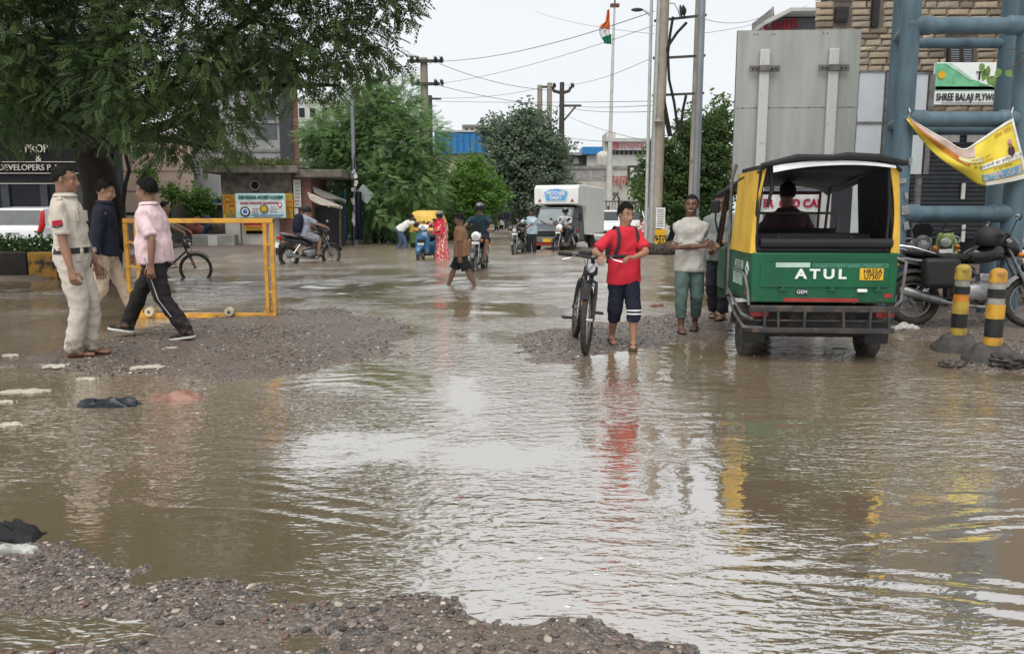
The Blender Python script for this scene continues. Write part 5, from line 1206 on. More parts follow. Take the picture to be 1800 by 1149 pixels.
tx.inputs['Scale'].default_value = 1.0; tx.inputs['Brick Width'].default_value = .23; tx.inputs['Row Height'].default_value = .085; tx.inputs['Mortar Size'].default_value = .012; tx.inputs['Color1'].default_value = (.20, .062, .045, 1); tx.inputs['Color2'].default_value = (.13, .045, .035, 1); tx.inputs['Mortar'].default_value = (.16, .13, .11, 1)
l.new(tc.outputs['Object'], mp.inputs['Vector']); l.new(mp.outputs['Vector'], tx.inputs['Vector']); l.new(tx.outputs['Color'], b_.inputs['Base Color']); b_.inputs['Roughness'].default_value = .85; bpn = n.new('ShaderNodeBump'); bpn.inputs['Distance'].default_value = .02; bpn.invert = True; l.new(tx.outputs['Fac'], bpn.inputs['Height']); l.new(bpn.outputs['Normal'], b_.inputs['Normal'])
class Place:
    """a building whose parts are laid out where the photo shows them, at distance d"""
    def __init__(s, name, label, cat, px, d, z=0.0): s.o = Vector((W(px, 400, d).x, d, z)); s.d = d; s.root = thing(name, label, cat, s.o)
    def box(s, name, px0, py0, px1, py1, mat, out=0.0, depth=.3, parent=None, bevel=0.0, ground=False, skew=(0, 0)):
        c, sz = pbox(px0, py0, px1, py1, s.d - out, depth); c, sz = Vector(c), list(sz)
        if ground: top = c.z + sz[2] / 2; sz[2] = top + .3; c.z = top - sz[2] / 2
        m = MB().box(c - s.o, sz); x0 = c.x - s.o.x; y0 = c.y - s.o.y
        m.v = [(x + (skew[0] if x < x0 else skew[1]) * (y > y0), y, z) for x, y, z in m.v]      # plots are not square to the street
        return m.build(name, mat, parent or s.root, bevel=bevel)
    def at(s, px, py, out=0.0): return W(px, py, s.d - out) - s.o
    def text(s, body, px, py, hpx, mat, out=.05, parent=None, **kw): return text(body, hpx * s.d / FPX * 1.38, mat, parent or s.root, s.at(px, py, out), **kw)

# --- left: dark office front behind the tree
b = Place('office_building', 'dark office building with metal lettered sign behind the great tree', 'building', 60, 27)
b.box('wall', -420, 60, 200, 430, NAVYW, 0, 6, ground=True, skew=(0, -3.4)); b.box('upper_wall', -420, -140, 200, 60, GREYPL, -.05, 6, skew=(0, -3.4))
sg = b.box('sign_panel', -200, 243, 138, 306, SIGNDK, .12, .1, bevel=.01)
b.text('. PROP', 60, 262, 14, GOLDL, .16, sg, sx=.85, depth=.02); b.text('&', 68, 279, 12, GOLDL, .16, sg, depth=.02); b.text('DEVELOPERS P. Ltd.', 58, 295, 10, GOLDL, .16, sg, depth=.02)
for y in (284, 304, 322): b.box('trim_line', -200, y, 140, y + 1.2, GOLDL, .15, .02)
for x in (-60, 10, 78, 140): b.box('door_frame', x, 324, x + 4, 430, pm('dark_frame', (.05, .055, .06), .4), .08, .08, ground=True)
for x in range(-380, 190, 70): b.box('window', x, 90, x + 46, 190, DARKWIN, .05, .08)
# --- peach wall
b = Place('house', 'pale peach plastered house wall behind the shrubs', 'building', 270, 36)
b.box('wall', 202, 235, 336, 400, PEACH, 0, 5, ground=True, skew=(0, -2.0)); b.box('plinth', 200, 385, 338, 412, CONC, .1, .1, ground=True)
for y in (268, 300, 335): b.box('plaster_joint', 206, y, 330, y + 1, CONC, .015, .02)
b.box('pipe_rail', 195, 373, 292, 379, GREYTUBE, 2.2, .12); b.box('rail_post', 200, 376, 204, 412, GREYTUBE, 2.2, .1, ground=True); b.box('rail_post', 284, 376, 288, 412, GREYTUBE, 2.2, .1, ground=True)
# --- grey concrete block, pipe and brick edge
b = Place('apartment_building', 'bare grey cement building with a drain pipe and brick edge', 'building', 420, 41)
b.box('wall', 330, 60, 498, 400, GREYPL, 0, 7, ground=True, skew=(0, -2.2))
for y in (142, 212, 262): b.box('floor_band', 332, y, 498, y + 5, CONC, .06, .1)
b.box('drain_pipe', 498, 90, 508, 400, pm('dark_drain', (.06, .065, .07), .6), .1, .3, ground=True); b.box('brick_edge', 508, 90, 520, 400, BRICKC, .02, 3, ground=True, skew=(-.8, -.8))
for x in (470,): b.box('plaster_patch', x - 22, 165, x + 14, 245, pm('dark_plaster_patch', (.12, .13, .14), .9), .02, .03)
for x, y in ((360, 110), (415, 110), (360, 185), (415, 185)): w_ = b.box('window', x, y, x + 24, y + 34, DARKWIN, .03, .06); b.box('sill', x - 2, y + 34, x + 26, y + 37, CONC, .12, .14, w_)
b = Place('apartment_building', 'pale distant block with small windows left of the light green tree', 'building', 570, 60)
b.box('wall', 515, 175, 640, 400, PALEPL, 0, 8, ground=True)
for y in (190, 225, 260, 295):
    for x in (526, 545, 566, 590, 615): b.box('window', x, y, x + 9, y + 16, DARKWIN, .03, .06)
    b.box('floor_band', 515, y + 24, 640, y + 26, CONC, .05, .08)
# --- roadside kiosk
b = Place('kiosk', 'small weathered roadside kiosk with moss grown slab roof and painted yellow wall', 'kiosk', 450, 31)
wl_ = b.box('wall', 394, 302, 512, 432, DARKCONC, 0, 2.6, ground=True); b.box('painted_band', 393, 342, 416, 388, YPAINT, .03, .04); b.box('painted_band', 498, 340, 514, 384, YPAINT, .03, .04)
b.box('white_base', 398, 383, 497, 434, OFFW, .06, .1, ground=True); b.box('brick_wall', 512, 300, 546, 432, BRICKC, -.1, 2.6, ground=True); b.box('brick_base', 492, 385, 516, 434, BRICKC, .10, .12, ground=True)
rf = b.box('roof_slab', 358, 291, 522, 304, DARKCONC, .55, 3.6, bevel=.03); b.box('rear_roof_slab', 518, 298, 602, 312, DARKCONC, .3, 3.2, bevel=.03)
MOSS = leaf_material('roof_moss', (.03, .05, .012), (.16, .17, .06), .2)
crown('roof_moss', [(tuple(b.at(x, 289, .3 - .5 * (k % 3))), (.5, .5, .13)) for k, x in enumerate(range(375, 512, 13))], 900, .15, MOSS, b.root, BROAD, -.3, 61)
MB().lathe([(.19, 0), (.19, .06), (.15, .06), (.15, -.3)], b.at(449, 326, .02), (0, -1, 0), 20, cap=False).build('round_vent', CONC, b.root); MB().lathe([(.155, 0), (.155, .03), (.001, .03)], b.at(449, 326, .03), (0, -1, 0), 20).build('vent_hole', SIGNDK, b.root)
b.text('ति', 404, 362, 22, OPAINT, .07); b.text('स', 508, 362, 22, OPAINT, .07); b.text('260', 405, 379, 8, pm('olive_wall_letter', (.25, .24, .12), .8), .07)
p_ = b.box('poster_strip', 517, 316, 528, 364, pm('faded_poster', (.50, .50, .45), .8, var=.15, scale=9), .03, .02)
for k in range(7): b.box('poster_line', 519, 322 + 6 * k, 526, 324 + 6 * k, CONC, .045, .012, p_)
b.box('poster_strip', 518, 366, 524, 384, MATS['faded_poster'], .03, .02)
b.box('drain_gap', 433, 404, 470, 411, SIGNDK, .075, .03)
# Hoarding on the kiosk
h = Place('signboard', 'archery academy signboard on the kiosk wall', 'sign', 457, 30.6, 1.0)
bd = h.box('board', 415, 340, 501, 383, pm('pale_blue_board', (.42, .58, .60), .6, var=.08), .12, .05, bevel=.01); h.box('white_panel', 417, 352, 499, 373, pm('board_white', (.62, .66, .66), .6), .13, .05, bd)
GRN, RDL, BLU = pm('dark_green_print', (.015, .14, .12), .6), pm('red_print', (.50, .03, .06), .6), pm('blue_print', (.06, .16, .42), .6)
h.text('SHRI KRISHNA ARCHERY ACADEMY', 458, 347, 6.2, GRN, .15, bd, shear=.25, sx=.56, depth=.01, bold=.004); h.text('NATURE, DEDICATION, CHAMPIONSHIP', 455, 357, 4.0, RDL, .15, bd, sx=.66, depth=.01)
for x, r1, m_ in ((431, 8.5, INK), (431, 6.2, SILVER), (431, 4.0, BLU), (464, 7.5, pm('olive_disc', (.16, .18, .06), .6)), (464, 4.5, PLATE_Y), (492, 3.6, RDL), (492, 2.2, PLATE_W)):
    yy = 372 if x == 431 else 367 if x == 464 else 360; k_ = r1 * h.d / FPX; MB().lathe([(k_, 0), (k_, .012), (.001, .012)], h.at(x, yy, .145 + .012 / r1 * 4), (0, -1, 0), 22).build('printed_disc', m_, bd)
for x0, y0, x1, m_ in ((443, 366, 454, CONC), (443, 370, 453, RDL), (443, 374, 454, CONC), (475, 363, 486, CONC), (475, 367, 488, CONC), (475, 371, 487, CONC), (441, 377.5, 498, BLU), (446, 380, 494, CONC)): h.box('printed_line', x0, y0, x1, y0 + 1.1, m_, .145, .01, bd)
MB().box(h.at(424, 405, .0) , (.05, .05, 1.2)).build('post', GREYTUBE, h.root); MB().box(h.at(492, 405, .0), (.05, .05, 1.2)).build('post', GREYTUBE, h.root)
h = Place('banner', 'small torn orange and yellow banner pinned to the white kiosk base', 'banner', 446, 30.8, .8)
bd = h.box('sheet', 429, 392, 464, 405, PLATE_Y, .07, .02); h.box('red_stripe', 429, 392, 464, 396, RDL, .08, .02, bd); h.box('printed_line', 432, 398.5, 461, 400, RDL, .08, .015, bd); h.box('printed_line', 432, 402, 458, 403, INK, .08, .015, bd)
# awning and stall
b = Place('awning', 'sagging cloth awning on poles beside the brick kiosk wall', 'awning', 570, 30)
rings = []
for k in range(8):
    t = k / 7; a = b.at(540 + 62 * t, 337 + 26 * t, .2); c = b.at(548 + 50 * t, 352 + 14 * t + 3 * math.sin(t * 5), 1.2); rings.append([a, a.lerp(c, .5) - Vector((0, 0, .10)), c, c - Vector((0, 0, .02)), a.lerp(c, .5) - Vector((0, 0, .12)), a - Vector((0, 0, .02))])
MB().ring_loft(rings).build('cloth', pm('faded_awning', (.36, .31, .26), .85, var=.2, scale=5), b.root, smooth=60)
MB().ring_loft([[p + Vector((-.1, 1.2, .25)) for p in r_2] for r_2 in rings]).build('roof_sheet', pm('old_sheet', (.16, .155, .145), .7), b.root, smooth=60)
for x in (548, 598): MB().tube([b.at(x, 362, 1.0), Vector((b.at(x, 430, 1.0).x, b.at(x, 430, 1.0).y, -.2))], .03, 8).build('pole', BARK2, b.root)
b.box('back_cloth', 548, 365, 604, 430, pm('dark_tarpaulin', (.018, .018, .022), .8), -1.6, .1, ground=True)
b = Place('block_wall', 'low grey concrete block wall standing in the flood water left of the kiosk', 'wall', 375, 30.2)
b.box('wall', 338, 412, 411, 440, CONC, 0, .5, ground=True, bevel=.04); b.box('pale_patch', 366, 414, 381, 432, PALEPL, .012, .02)
b = Place('wall', 'tall rough wall with a blue sheet roof edge behind the low block wall', 'wall', 345, 33.5)
b.box('wall', 296, 360, 394, 420, CONC, 0, .3, ground=True); b.box('sheet_edge', 318, 350, 394, 357, pm('teal_sheet', (.10, .24, .27), .5), .4, .8)
for px, w_, h_, m_, lab in ((346, 30, 30, pm('rust_red_cloth', (.16, .05, .035), .85), 'heap of rust red cloth on the low block wall'), (383, 22, 34, pm('brown_sack', (.11, .08, .06), .9), 'brown sacks and tools propped on the low block wall'), (364, 18, 36, pm('dark_blue_cloth', (.03, .04, .09), .85), 'dark blue bundle between the cloth heap and the sacks')):
    t = thing('cloth_bundle', lab, 'bundle', W(px, 413, 30.4)); s_ = 30.4 / FPX; o1 = MB()
    for k in range(5): o1.ball((random.uniform(-.35, .35) * w_ * s_, random.uniform(-.1, .1), h_ * s_ * random.uniform(.2, .8)), (w_ * s_ * .34, .15, h_ * s_ * .26), 10, 7, roty(random.uniform(-1, 1)))
    put('bundle', remeshed(o1, .04, 3, .05, 'bundle'), m_, t, smooth=180)
# --- poster covered pole and cables
def pole(label, px, d, ytop, r0, r1, mat, name='utility_pole', pybase=None, cat='pole'):
    t = W(px, ytop, d); o = thing(name, label, cat, (t.x, d, 0)); MB().tube([(0, 0, -.3), (0, 0, t.z * .5), (0, 0, t.z)], [r0, (r0 + r1) / 2, r1], 12).build('shaft', mat, o); return o
CPOLE = pm('concrete_pole', (0.33, 0.29, 0.23), 0.85, var=0.15, scale=3, bump=.2); GALV = pm('galvanised_pole', (0.24, 0.26, 0.28), 0.45, 0.5, var=0.12, scale=4); DKPOLE = pm('dark_pole', (0.07, 0.065, 0.06), 0.7, var=.2); PALEPOLE = pm('pale_steel_pole', (0.42, 0.42, 0.41), 0.5, 0.3, var=.1)
o = pole('thin pole plastered with torn posters and wrapped in cables', 617, 32.5, 110, .10, .07, GALV)
r_ = random.Random(9)
for k in range(26):
    z = r_.uniform(.7, 3.0); a = r_.uniform(-2.6, -.5); s_ = r_.uniform(.07, .16); c = Vector((math.cos(a) * .13, math.sin(a) * .13, z)); MB().box(c, (s_, .012, s_ * r_.uniform(.7, 1.4)), rotz(a + R(90)) @ roty(r_.uniform(-.4, .4))).build('torn_poster', r_.choice([PLATE_W, MATS['faded_poster'], BLU, PLATE_W]), o)
for k in range(4): MB().tube([(.16 * math.cos(k), .16 * math.sin(k), .1), (.13 * math.cos(k + 1), .13 * math.sin(k + 1), 1.6), (.12 * math.cos(k + 2), .12 * math.sin(k + 2), 3.2), (.1, .1, 4.4)], .025, 6).build('cable', RUBBER, o)
MB().box((.42, -.05, 2.05), (.62, .02, .5), roty(R(42))).build('small_board', pm('weathered_board', (.30, .34, .34), .7), o)
for k, (px, w_, m_, lab) in enumerate(((607, 12, cloth('teal_hung_cloth', (.035, .10, .14)), 'teal cloth hanging on the left of the poster covered pole'), (632, 16, cloth('navy_hung_cloth', (.012, .014, .03)), 'black cloth hanging on the right of the poster covered pole'))):
    t = thing('hanging_cloth', lab, 'cloth', W(px, 428, 32.2)); s_ = 32.2 / FPX; rings = []
    for j in range(9):
        z = (1 - j / 8) * 1.9 + .15; rings.append([Vector(((i / 9 - .5) * w_ * s_ * (.7 + .3 * j / 8), .08 * math.sin(i * 1.7 + j * .4), z)) for i in range(10)] + [Vector(((i / 9 - .5) * w_ * s_ * (.7 + .3 * j / 8), .08 * math.sin(i * 1.7 + j * .4) + .03, z)) for i in range(9, -1, -1)])
    MB().ring_loft(rings).build('cloth', m_, t, smooth=60); MB().cyl((0, .05, -.2), (0, .05, 2.1), .03, n=8).build('post', DKPOLE, t)
# dark fence under the feathery tree
f = thing('fence', 'dark metal fence under the light green feathery tree', 'fence', W(690, 425, 36.5))
o_ = W(690, 425, 36.5)
for x in range(640, 762, 15): q = W(x, 372, 36.5) - o_; MB().box((q.x, 0, q.z / 2 - .1), (.07, .07, q.z + .3)).build('post', DKPOLE, f)
for y in (374, 395, 414): q0, q1 = W(640, y, 36.4) - o_, W(760, y, 36.4) - o_; MB().tube([q0, q1], .03, 6).build('rail', DKPOLE, f)
# --- middle distance
b = Place('shed', 'shed with bright blue sheet roof behind the middle trees', 'building', 805, 62)
b.box('wall', 762, 268, 856, 410, pm('cream_wall', (.50, .45, .34), .85, var=.15), 0, 10, ground=True); b.box('blue_roof', 764, 231, 852, 270, BLUEROOF, .4, 11); b.box('roof_edge', 762, 229, 854, 232, PALEPL, .5, 11)
for x in range(770, 850, 11): b.box('sheet_rib', x, 232, x + 1.2, 270, pm('dark_blue_rib', (.025, .15, .36), .5), .47, .06)
b = Place('apartment_building', 'pale faraway apartment block above the blue roof', 'building', 834, 130)
b.box('wall', 814, 220, 852, 400, PALEPL, 0, 12, ground=True); b.box('parapet', 812, 219, 854, 223, CONC, .3, 12)
for y in (226, 240, 254):
    for x in (818, 828, 838, 846): b.box('window', x, y, x + 4, y + 7, DARKWIN, .05, .1)
b = Place('compound_wall', 'long stained white wall with red Hindi lettering behind the truck', 'wall', 1060, 52)
b.box('wall', 850, 296, 1150, 400, OFFW, 0, .4, ground=True); b.box('coping', 848, 292, 1152, 297, CONC, .08, .56); b.box('rough_top_course', 985, 297, 1066, 318, pm('grey_rough_course', (.38, .37, .35), .9, var=.25, scale=4), .012, .05)
for x in (1066, 1103): b.box('pier', x, 294, x + 7, 400, OFFW, .12, .2, ground=True)
b.text('विश्वास', 1092, 318, 17, pm('red_wall_letter', (.42, .05, .05), .7), .16, sx=.8, depth=.02, shear=.15); b.text('एवं', 1082, 341, 7, pm('dark_red_wall_letter', (.22, .06, .06), .7), .06, depth=.02); b.text('१०', 1118, 341, 7, MATS['dark_red_wall_letter'], .06, depth=.02)
t = thing('water_tank', 'cream ribbed water tank standing above the white wall', 'water tank', W(1059, 292, 56)); k_ = 56 / FPX
MB().lathe([(10 * k_, 0), (11 * k_, 3 * k_), (10.4 * k_, 6 * k_), (11 * k_, 9 * k_), (10.4 * k_, 12 * k_), (11 * k_, 15 * k_), (10.5 * k_, 19 * k_), (7 * k_, 23 * k_), (2.5 * k_, 25 * k_)], n=20).build('tank', pm('cream_plastic', (.56, .53, .46), .6), t); MB().box((0, 0, -1.6), (.9, .9, 3.2)).build('stand', CONC, t)
b = Place('shed', 'dark sheds with a small blue roof behind the white wall', 'building', 1020, 66)
b.box('wall', 960, 272, 1048, 400, pm('dark_shed', (.10, .10, .10), .8, var=.4, scale=3), 0, 6, ground=True); b.box('tin_roof', 958, 268, 1036, 273, pm('tin', (.30, .31, .32), .5), .4, 6.5); b.box('blue_roof', 1024, 258, 1060, 271, BLUEROOF, .8, 3); b.box('upper_room', 1030, 271, 1058, 400, PALEPL, .4, 4, ground=True)
for x in (972, 990, 1008): b.box('window', x, 278, x + 9, 288, pm('pale_window', (.35, .37, .38), .3), .03, .06)
b = Place('showroom', 'distant white car showroom with red name sign', 'building', 1100, 96)
b.box('wall', 1068, 262, 1150, 400, PALEPL, 0, 12, ground=True); b.box('tower', 1064, 232, 1082, 400, OFFW, -.5, 5, ground=True); b.box('canopy', 1066, 243, 1150, 249, PALEPL, .8, 3)
sg = b.box('sign_band', 1070, 249, 1140, 264, pm('sign_white', (.62, .60, .60), .5), .5, .3); RT = pm('sign_red', (.45, .05, .07), .5); b.text('TOYOTA', 1108, 256.5, 8, RT, .75, sg, depth=.05, sx=1.05)
for rr, fl_ in ((6.0, 1), (3.2, 1)): k_ = 96 / FPX; MB().torus(b.at(1080, 256.5, .72), rr * k_, .7 * k_, (0, 1, 0), 24, 6).build('emblem', RT, sg)
for x in range(1074, 1140, 8): b.box('window', x, 265, x + 6, 272, DARKWIN, .05, .1)
r_t = thing('railing', 'dark metal railing on the far side of the parked cars', 'railing', W(1088, 405, 44)); o_ = W(1088, 405, 44)
for x in range(1046, 1134, 5): q0, q1 = W(x, 353, 44) - o_, W(x, 384, 44) - o_; MB().box(((q0 + q1) / 2), (.035, .035, q0.z - q1.z)).build('bar', DKPOLE, r_t)
for y in (354, 381): MB().tube([W(1045, y, 44) - o_, W(1133, y, 44) - o_], .03, 6).build('rail', DKPOLE, r_t)
for x in (1046, 1088, 1132): q0 = W(x, 350, 44) - o_; MB().box((q0.x, 0, q0.z / 2 - .1), (.08, .08, q0.z + .4)).build('post', DKPOLE, r_t)
MB().tube([W(1078, 352, 43.9) - o_, W(1083.5, 341, 43.9) - o_, W(1089, 352, 43.9) - o_], .06, 6).build('gate_arch', DKPOLE, r_t)
b = Place('signboard', 'dark property signboard on a post beside the street tree', 'sign', 1122, 36)
bd = b.box('board', 1103, 291, 1150, 318, pm('charcoal_board', (.05, .055, .055), .5), 0, .08); b.box('printed_line', 1122, 295, 1142, 299, PLATE_W, .02, .02, bd); b.text('PROPERTY', 1130, 306, 5, PLATE_W, .02, bd, depth=.01); b.box('arrow', 1108, 295, 1114, 312, PLATE_W, .02, .02, bd); MB().box((W(1128, 318, 36.2) - b.o) - Vector((0, 0, 1.2)), (.09, .09, 3.0)).build('post', DKPOLE, b.root)
# --- right: pale building with cladding of split stone
b = Place('stone_clad_building', 'three storey building clad in split beige stone above a dark shop', 'building', 1620, 21)
b.box('wall', 1432, -260, 2150, 205, pm('mortar_backing', (.14, .12, .10), .9), -.05, 8, skew=(3.4, 0)); b.box('shop_front', 1440, 205, 2150, 470, pm('dark_shop', (.018, .020, .024), .6), -.35, 8, ground=True, skew=(3.4, 0))
TILE = [pm('split_stone_%d' % i, c, .85, var=.2, scale=6, bump=.6, bscale=25) for i, c in enumerate(((.36, .29, .21), (.29, .235, .17), (.43, .36, .27), (.22, .18, .135), (.33, .28, .225)))]
tile_me = []
for k, m_ in enumerate(TILE):
    for j in range(2):
        rr = random.Random(k * 7 + j); mb = MB(); mb.add([(-.5 - .03 * j, 0, -.5), (.5, 0, -.5 + .1 * j), (.5 + .04 * j, 0, .5), (-.5, 0, .42), (-.40, -.045 - .02 * rr.random(), -.36), (.42, -.03 - .03 * rr.random(), -.34), (.40, -.05 - .02 * rr.random(), .34), (-.42, -.03 - .03 * rr.random(), .30)], [(4, 5, 6, 7), (0, 1, 5, 4), (1, 2, 6, 5), (2, 3, 7, 6), (3, 0, 4, 7)]); me = mb.mesh('stone_tile'); me.materials.append(m_); tile_me.append(me)
HOLES = [(1466, 8, 1496, 42), (1530, -40, 1552, 48), (1662, 66, 1716, 116), (1496, 126, 1640, 210)]
tiles = []; row = 0; y = -8.0; r_ = random.Random(3)
while y < 207:
    h_ = r_.choice((8.5, 10, 11.5, 13)); x = 1433 + r_.uniform(-10, 0) + 0.0
    x = 1433.0
    while x < 1812:
        w_ = r_.uniform(20, 44); x1 = x + w_; nx_ = x1 + .8
        for a, b0, c, d0 in HOLES:
            if x1 > a and x < c and y + h_ > b0 and y < d0: x1 = min(x1, a - .5); nx_ = c + .5
        if x1 - x > 4: tiles.append((x, y, x1, y + h_))
        x = nx_
    y += h_ + .7
print('tiles', len(tiles))
for k, (x0, y0, x1, y1) in enumerate(tiles[:300]):
    c, sz = pbox(x0, y0, x1, y1, 21.05, .05); t = bpy.data.objects.new('stone_tile', tile_me[r_.randrange(10)]); COL.objects.link(t); t.parent = b.root; t.location = Vector((c[0], 21.04, c[2])) - b.o; t.scale = (sz[0], 1, sz[2])
ex = MB()
for x0, y0, x1, y1 in tiles[300:]: c, sz = pbox(x0, y0, x1, y1, 20.98, .06); ex.box(Vector(c) - b.o, sz)
if len(tiles) > 300: e_ = ex.build('stone_tiles', TILE[1], b.root, bevel=.01); e_['kind'] = 'stuff'
wf = pm('dark_window_frame', (.03, .024, .02), .5)
w_ = b.box('window', 1469, 12, 1493, 38, wf, .06, .1); b.box('pane', 1473, 17, 1489, 34, DARKWIN, .075, .1, w_)
w_ = b.box('window', 1533, -36, 1550, 46, wf, .06, .1); b.box('pane', 1536, -30, 1547, 40, DARKWIN, .075, .1, w_)
w_ = b.box('window', 1666, 70, 1713, 112, wf, .06, .1)
for xx in (1671, 1693):
    b.box('pane', xx, 73, xx + 16, 110, DARKWIN, .07, .1, w_)
    for k in range(9): b.box('louvre', xx + 1, 74.5 + 4 * k, xx + 15, 76.5 + 4 * k, pm('louvre_grey', (.20, .21, .23), .5), .085, .1, w_)
b.box('stone_band', 1640, 196, 2150, 206, CONC, .08, .3)
rs = b.box('shutter_frame', 1596, 212, 1760, 480, SIGNDK, -.25, .1, ground=True)
for k in range(26): b.box('slat', 1600, 226 + 7.5 * k, 1756, 226 + 7.5 * k + 6.0, pm('shutter_slat', (.026, .030, .036), .45), -.22 + .0, .05, rs)
b.box('display_window', 1640, 230, 1688, 250, pm('pale_display', (.42, .40, .38), .5), -.15, .05); b.box('display_window', 1700, 230, 1750, 250, MATS['pale_display'], -.15, .05)  # both display panes share one pale base colour
b.box('white_door_strip', 1690, 322, 1698, 350, PALEPL, -.12, .05); b.box('white_door_strip', 1690, 395, 1698, 425, PALEPL, -.12, .05)
g = Place('shop_sign', 'green and white plywood shop sign over the shutter', 'sign', 1700, 20, 3.0)
bd = g.box('board', 1642, 110, 1860, 184, pm('sign_board_white', (.66, .68, .67), .5, var=.04), .2, .15, bevel=.01); gp = MB()
gp.prism([((W(x, y, 19.8) - g.o).x, (W(x, y, 19.8) - g.o).z) for x, y in ((1644, 112), (1668, 112), (1700, 136), (1756, 158), (1644, 158))], 1, -.215, -.205); gp.build('green_swoosh', pm('sign_green', (.16, .46, .26), .5), bd)
gp = MB(); gp.prism([((W(x, y, 19.8) - g.o).x, (W(x, y, 19.8) - g.o).z) for x, y in ((1660, 112), (1672, 112), (1712, 141), (1704, 141))], 1, -.225, -.217); gp.build('pale_swoosh', pm('sign_pale_green', (.45, .66, .52), .5), bd)
g.box('green_rule', 1643, 152, 1860, 159, pm('sign_deep_green', (.06, .25, .15), .5), .215, .05, bd); g.text('T', 1722, 134, 14, INK, .23, bd, bold=.005); g.text('K O H', 1730, 150.0, 3.2, INK, .245, bd, sx=1.3)
g.text('SHREE BALAJI PLYWOOD', 1708, 171.5, 12, INK, .23, bd, sx=.64, bold=.006); g.box('printed_line', 1655, 180.3, 1752, 181.6, CONC, .215, .03, bd); MB().lathe([(.09, 0), (.09, .02), (.001, .02)], g.at(1655, 132, .22), (0, -1, 0), 18).build('gold_seal', PLATE_Y, bd)
b = Place('commercial_building', 'grey building with slanted roof and red letters behind the sign panel', 'building', 1385, 34)
b.box('wall', 1340, 32, 1470, 430, pm('blue_grey_panel', (.20, .21, .235), .6), 0, 8, ground=True, skew=(3.0, 0)); b.box('corner_tower', 1338, 12, 1360, 430, CONC, -.3, 3, ground=True, skew=(1.1, 0))
gp = MB(); gp.prism([((W(x, y, 33.5) - b.o).x, (W(x, y, 33.5) - b.o).z) for x, y in ((1340, 40), (1384, 18), (1470, 18), (1470, 24), (1386, 24), (1340, 47))], 1, -.9, 1.0); gp.build('slanted_roof', PALEPL, b.root)
b.text('KANER', 1372, 46, 16, pm('red_sign_letter', (.40, .03, .05), .5), .35, sx=.8, bold=.01, depth=.04, rot=(R(90), R(-7), 0))
# metal panels standing beside the tower
for x0, y0, x1, y1, d, lab in ((1495, 127, 1556, 420, 15.5, 'tall pale blue grey hoarding panel right of the road sign back'), (1599, 130, 1632, 306, 14.5, 'narrow pale panel seen between the blue tower legs')):
    b = Place('hoarding', lab, 'hoarding', (x0 + x1) / 2, d); pn = b.box('panel', x0, y0, x1, y1, pm('pale_sheet_metal', (.44, .47, .49), .5, .2, var=.08, scale=2), 0, .04)
    b.box('frame', x0 - 2, y0 - 3, x1 + 2, y0, GREYTUBE, .02, .08, pn); b.box('frame_side', x1, y0, x1 + 4, y1, GREYTUBE, .02, .08, pn)
    if d > 15: b.box('joint', x0, 214, x1, 218, GREYTUBE, .02, .05, pn)
    q = b.at((x0 + x1) / 2, y1, -.1); MB().box((q.x, q.y, q.z / 2 + .3), (.08, .08, q.z + .9)).build('post', GREYTUBE, b.root)
# --- back of the big road sign
rd = W(1388, 400, 11.0); rs = thing('road_sign', 'back of a large grey road sign panel on two steel posts', 'sign', (rd.x, rd.y, 0), R(-4)); k_ = 11 / FPX
SHEET = pm('grey_sign_sheet', (.31, .32, .30), .6, .1, var=.10, scale=5, col2=(.215, .22, .205), contrast=(.22, .62), stretch=(1.2, 1, .16), aniso_detail=6); zt_, zb_ = W(1388, 53, 11).z, W(1388, 330, 11).z; zm = W(1388, 190, 11).z; hw = 102 * k_
MB().box((0, 0, (zt_ + zm) / 2), (2 * hw, .012, zt_ - zm - .006)).build('upper_sheet', SHEET, rs, bevel=.002); MB().box((0, 0, (zm + zb_) / 2), (2 * hw, .012, zm - zb_ - .006)).build('lower_sheet', SHEET, rs, bevel=.002); MB().box((0, .02, (zt_ + zb_) / 2), (2 * hw + .012, .02, zt_ - zb_ + .012)).build('edge_frame', GREYTUBE, rs)
for k in range(9): MB().ball((-hw + .1 + k * (2 * hw - .2) / 8, -.008, zm + .004), (.010, .006, .010), 6, 4).build('rivet', DKPOLE, rs)
for x in (-75, -70, -45, -41, 40, 46): MB().ball((x * k_, -.008, zt_ - .05), (.008, .005, .012), 6, 4).build('rivet', DKPOLE, rs)
for px in (1331, 1445):
    x = (px - 1388) * k_; z1 = W(1388, 88, 11).z; RUSTP = pm('rust_streaked_post', (.42, .42, .41), .55, .2, var=.1, scale=7, col2=(.33, .27, .23), contrast=(.3, .42))
    MB().box((x, -.055, z1 / 2 - .1), (.125, .07, z1 + .2)).build('post', RUSTP, rs, bevel=.008); z = W(1388, 122, 11).z
    MB().box((x, -.075, z), (.40, .012, .085)).box((x, -.10, z), (.15, .05, .08)).build('bracket', GREYTUBE, rs, bevel=.006)
    for s_ in (-.15, -.10, .10, .15): MB().ball((x + s_, -.085, z), (.018, .012, .018), 8, 5).build('bolt', DKPOLE, rs)
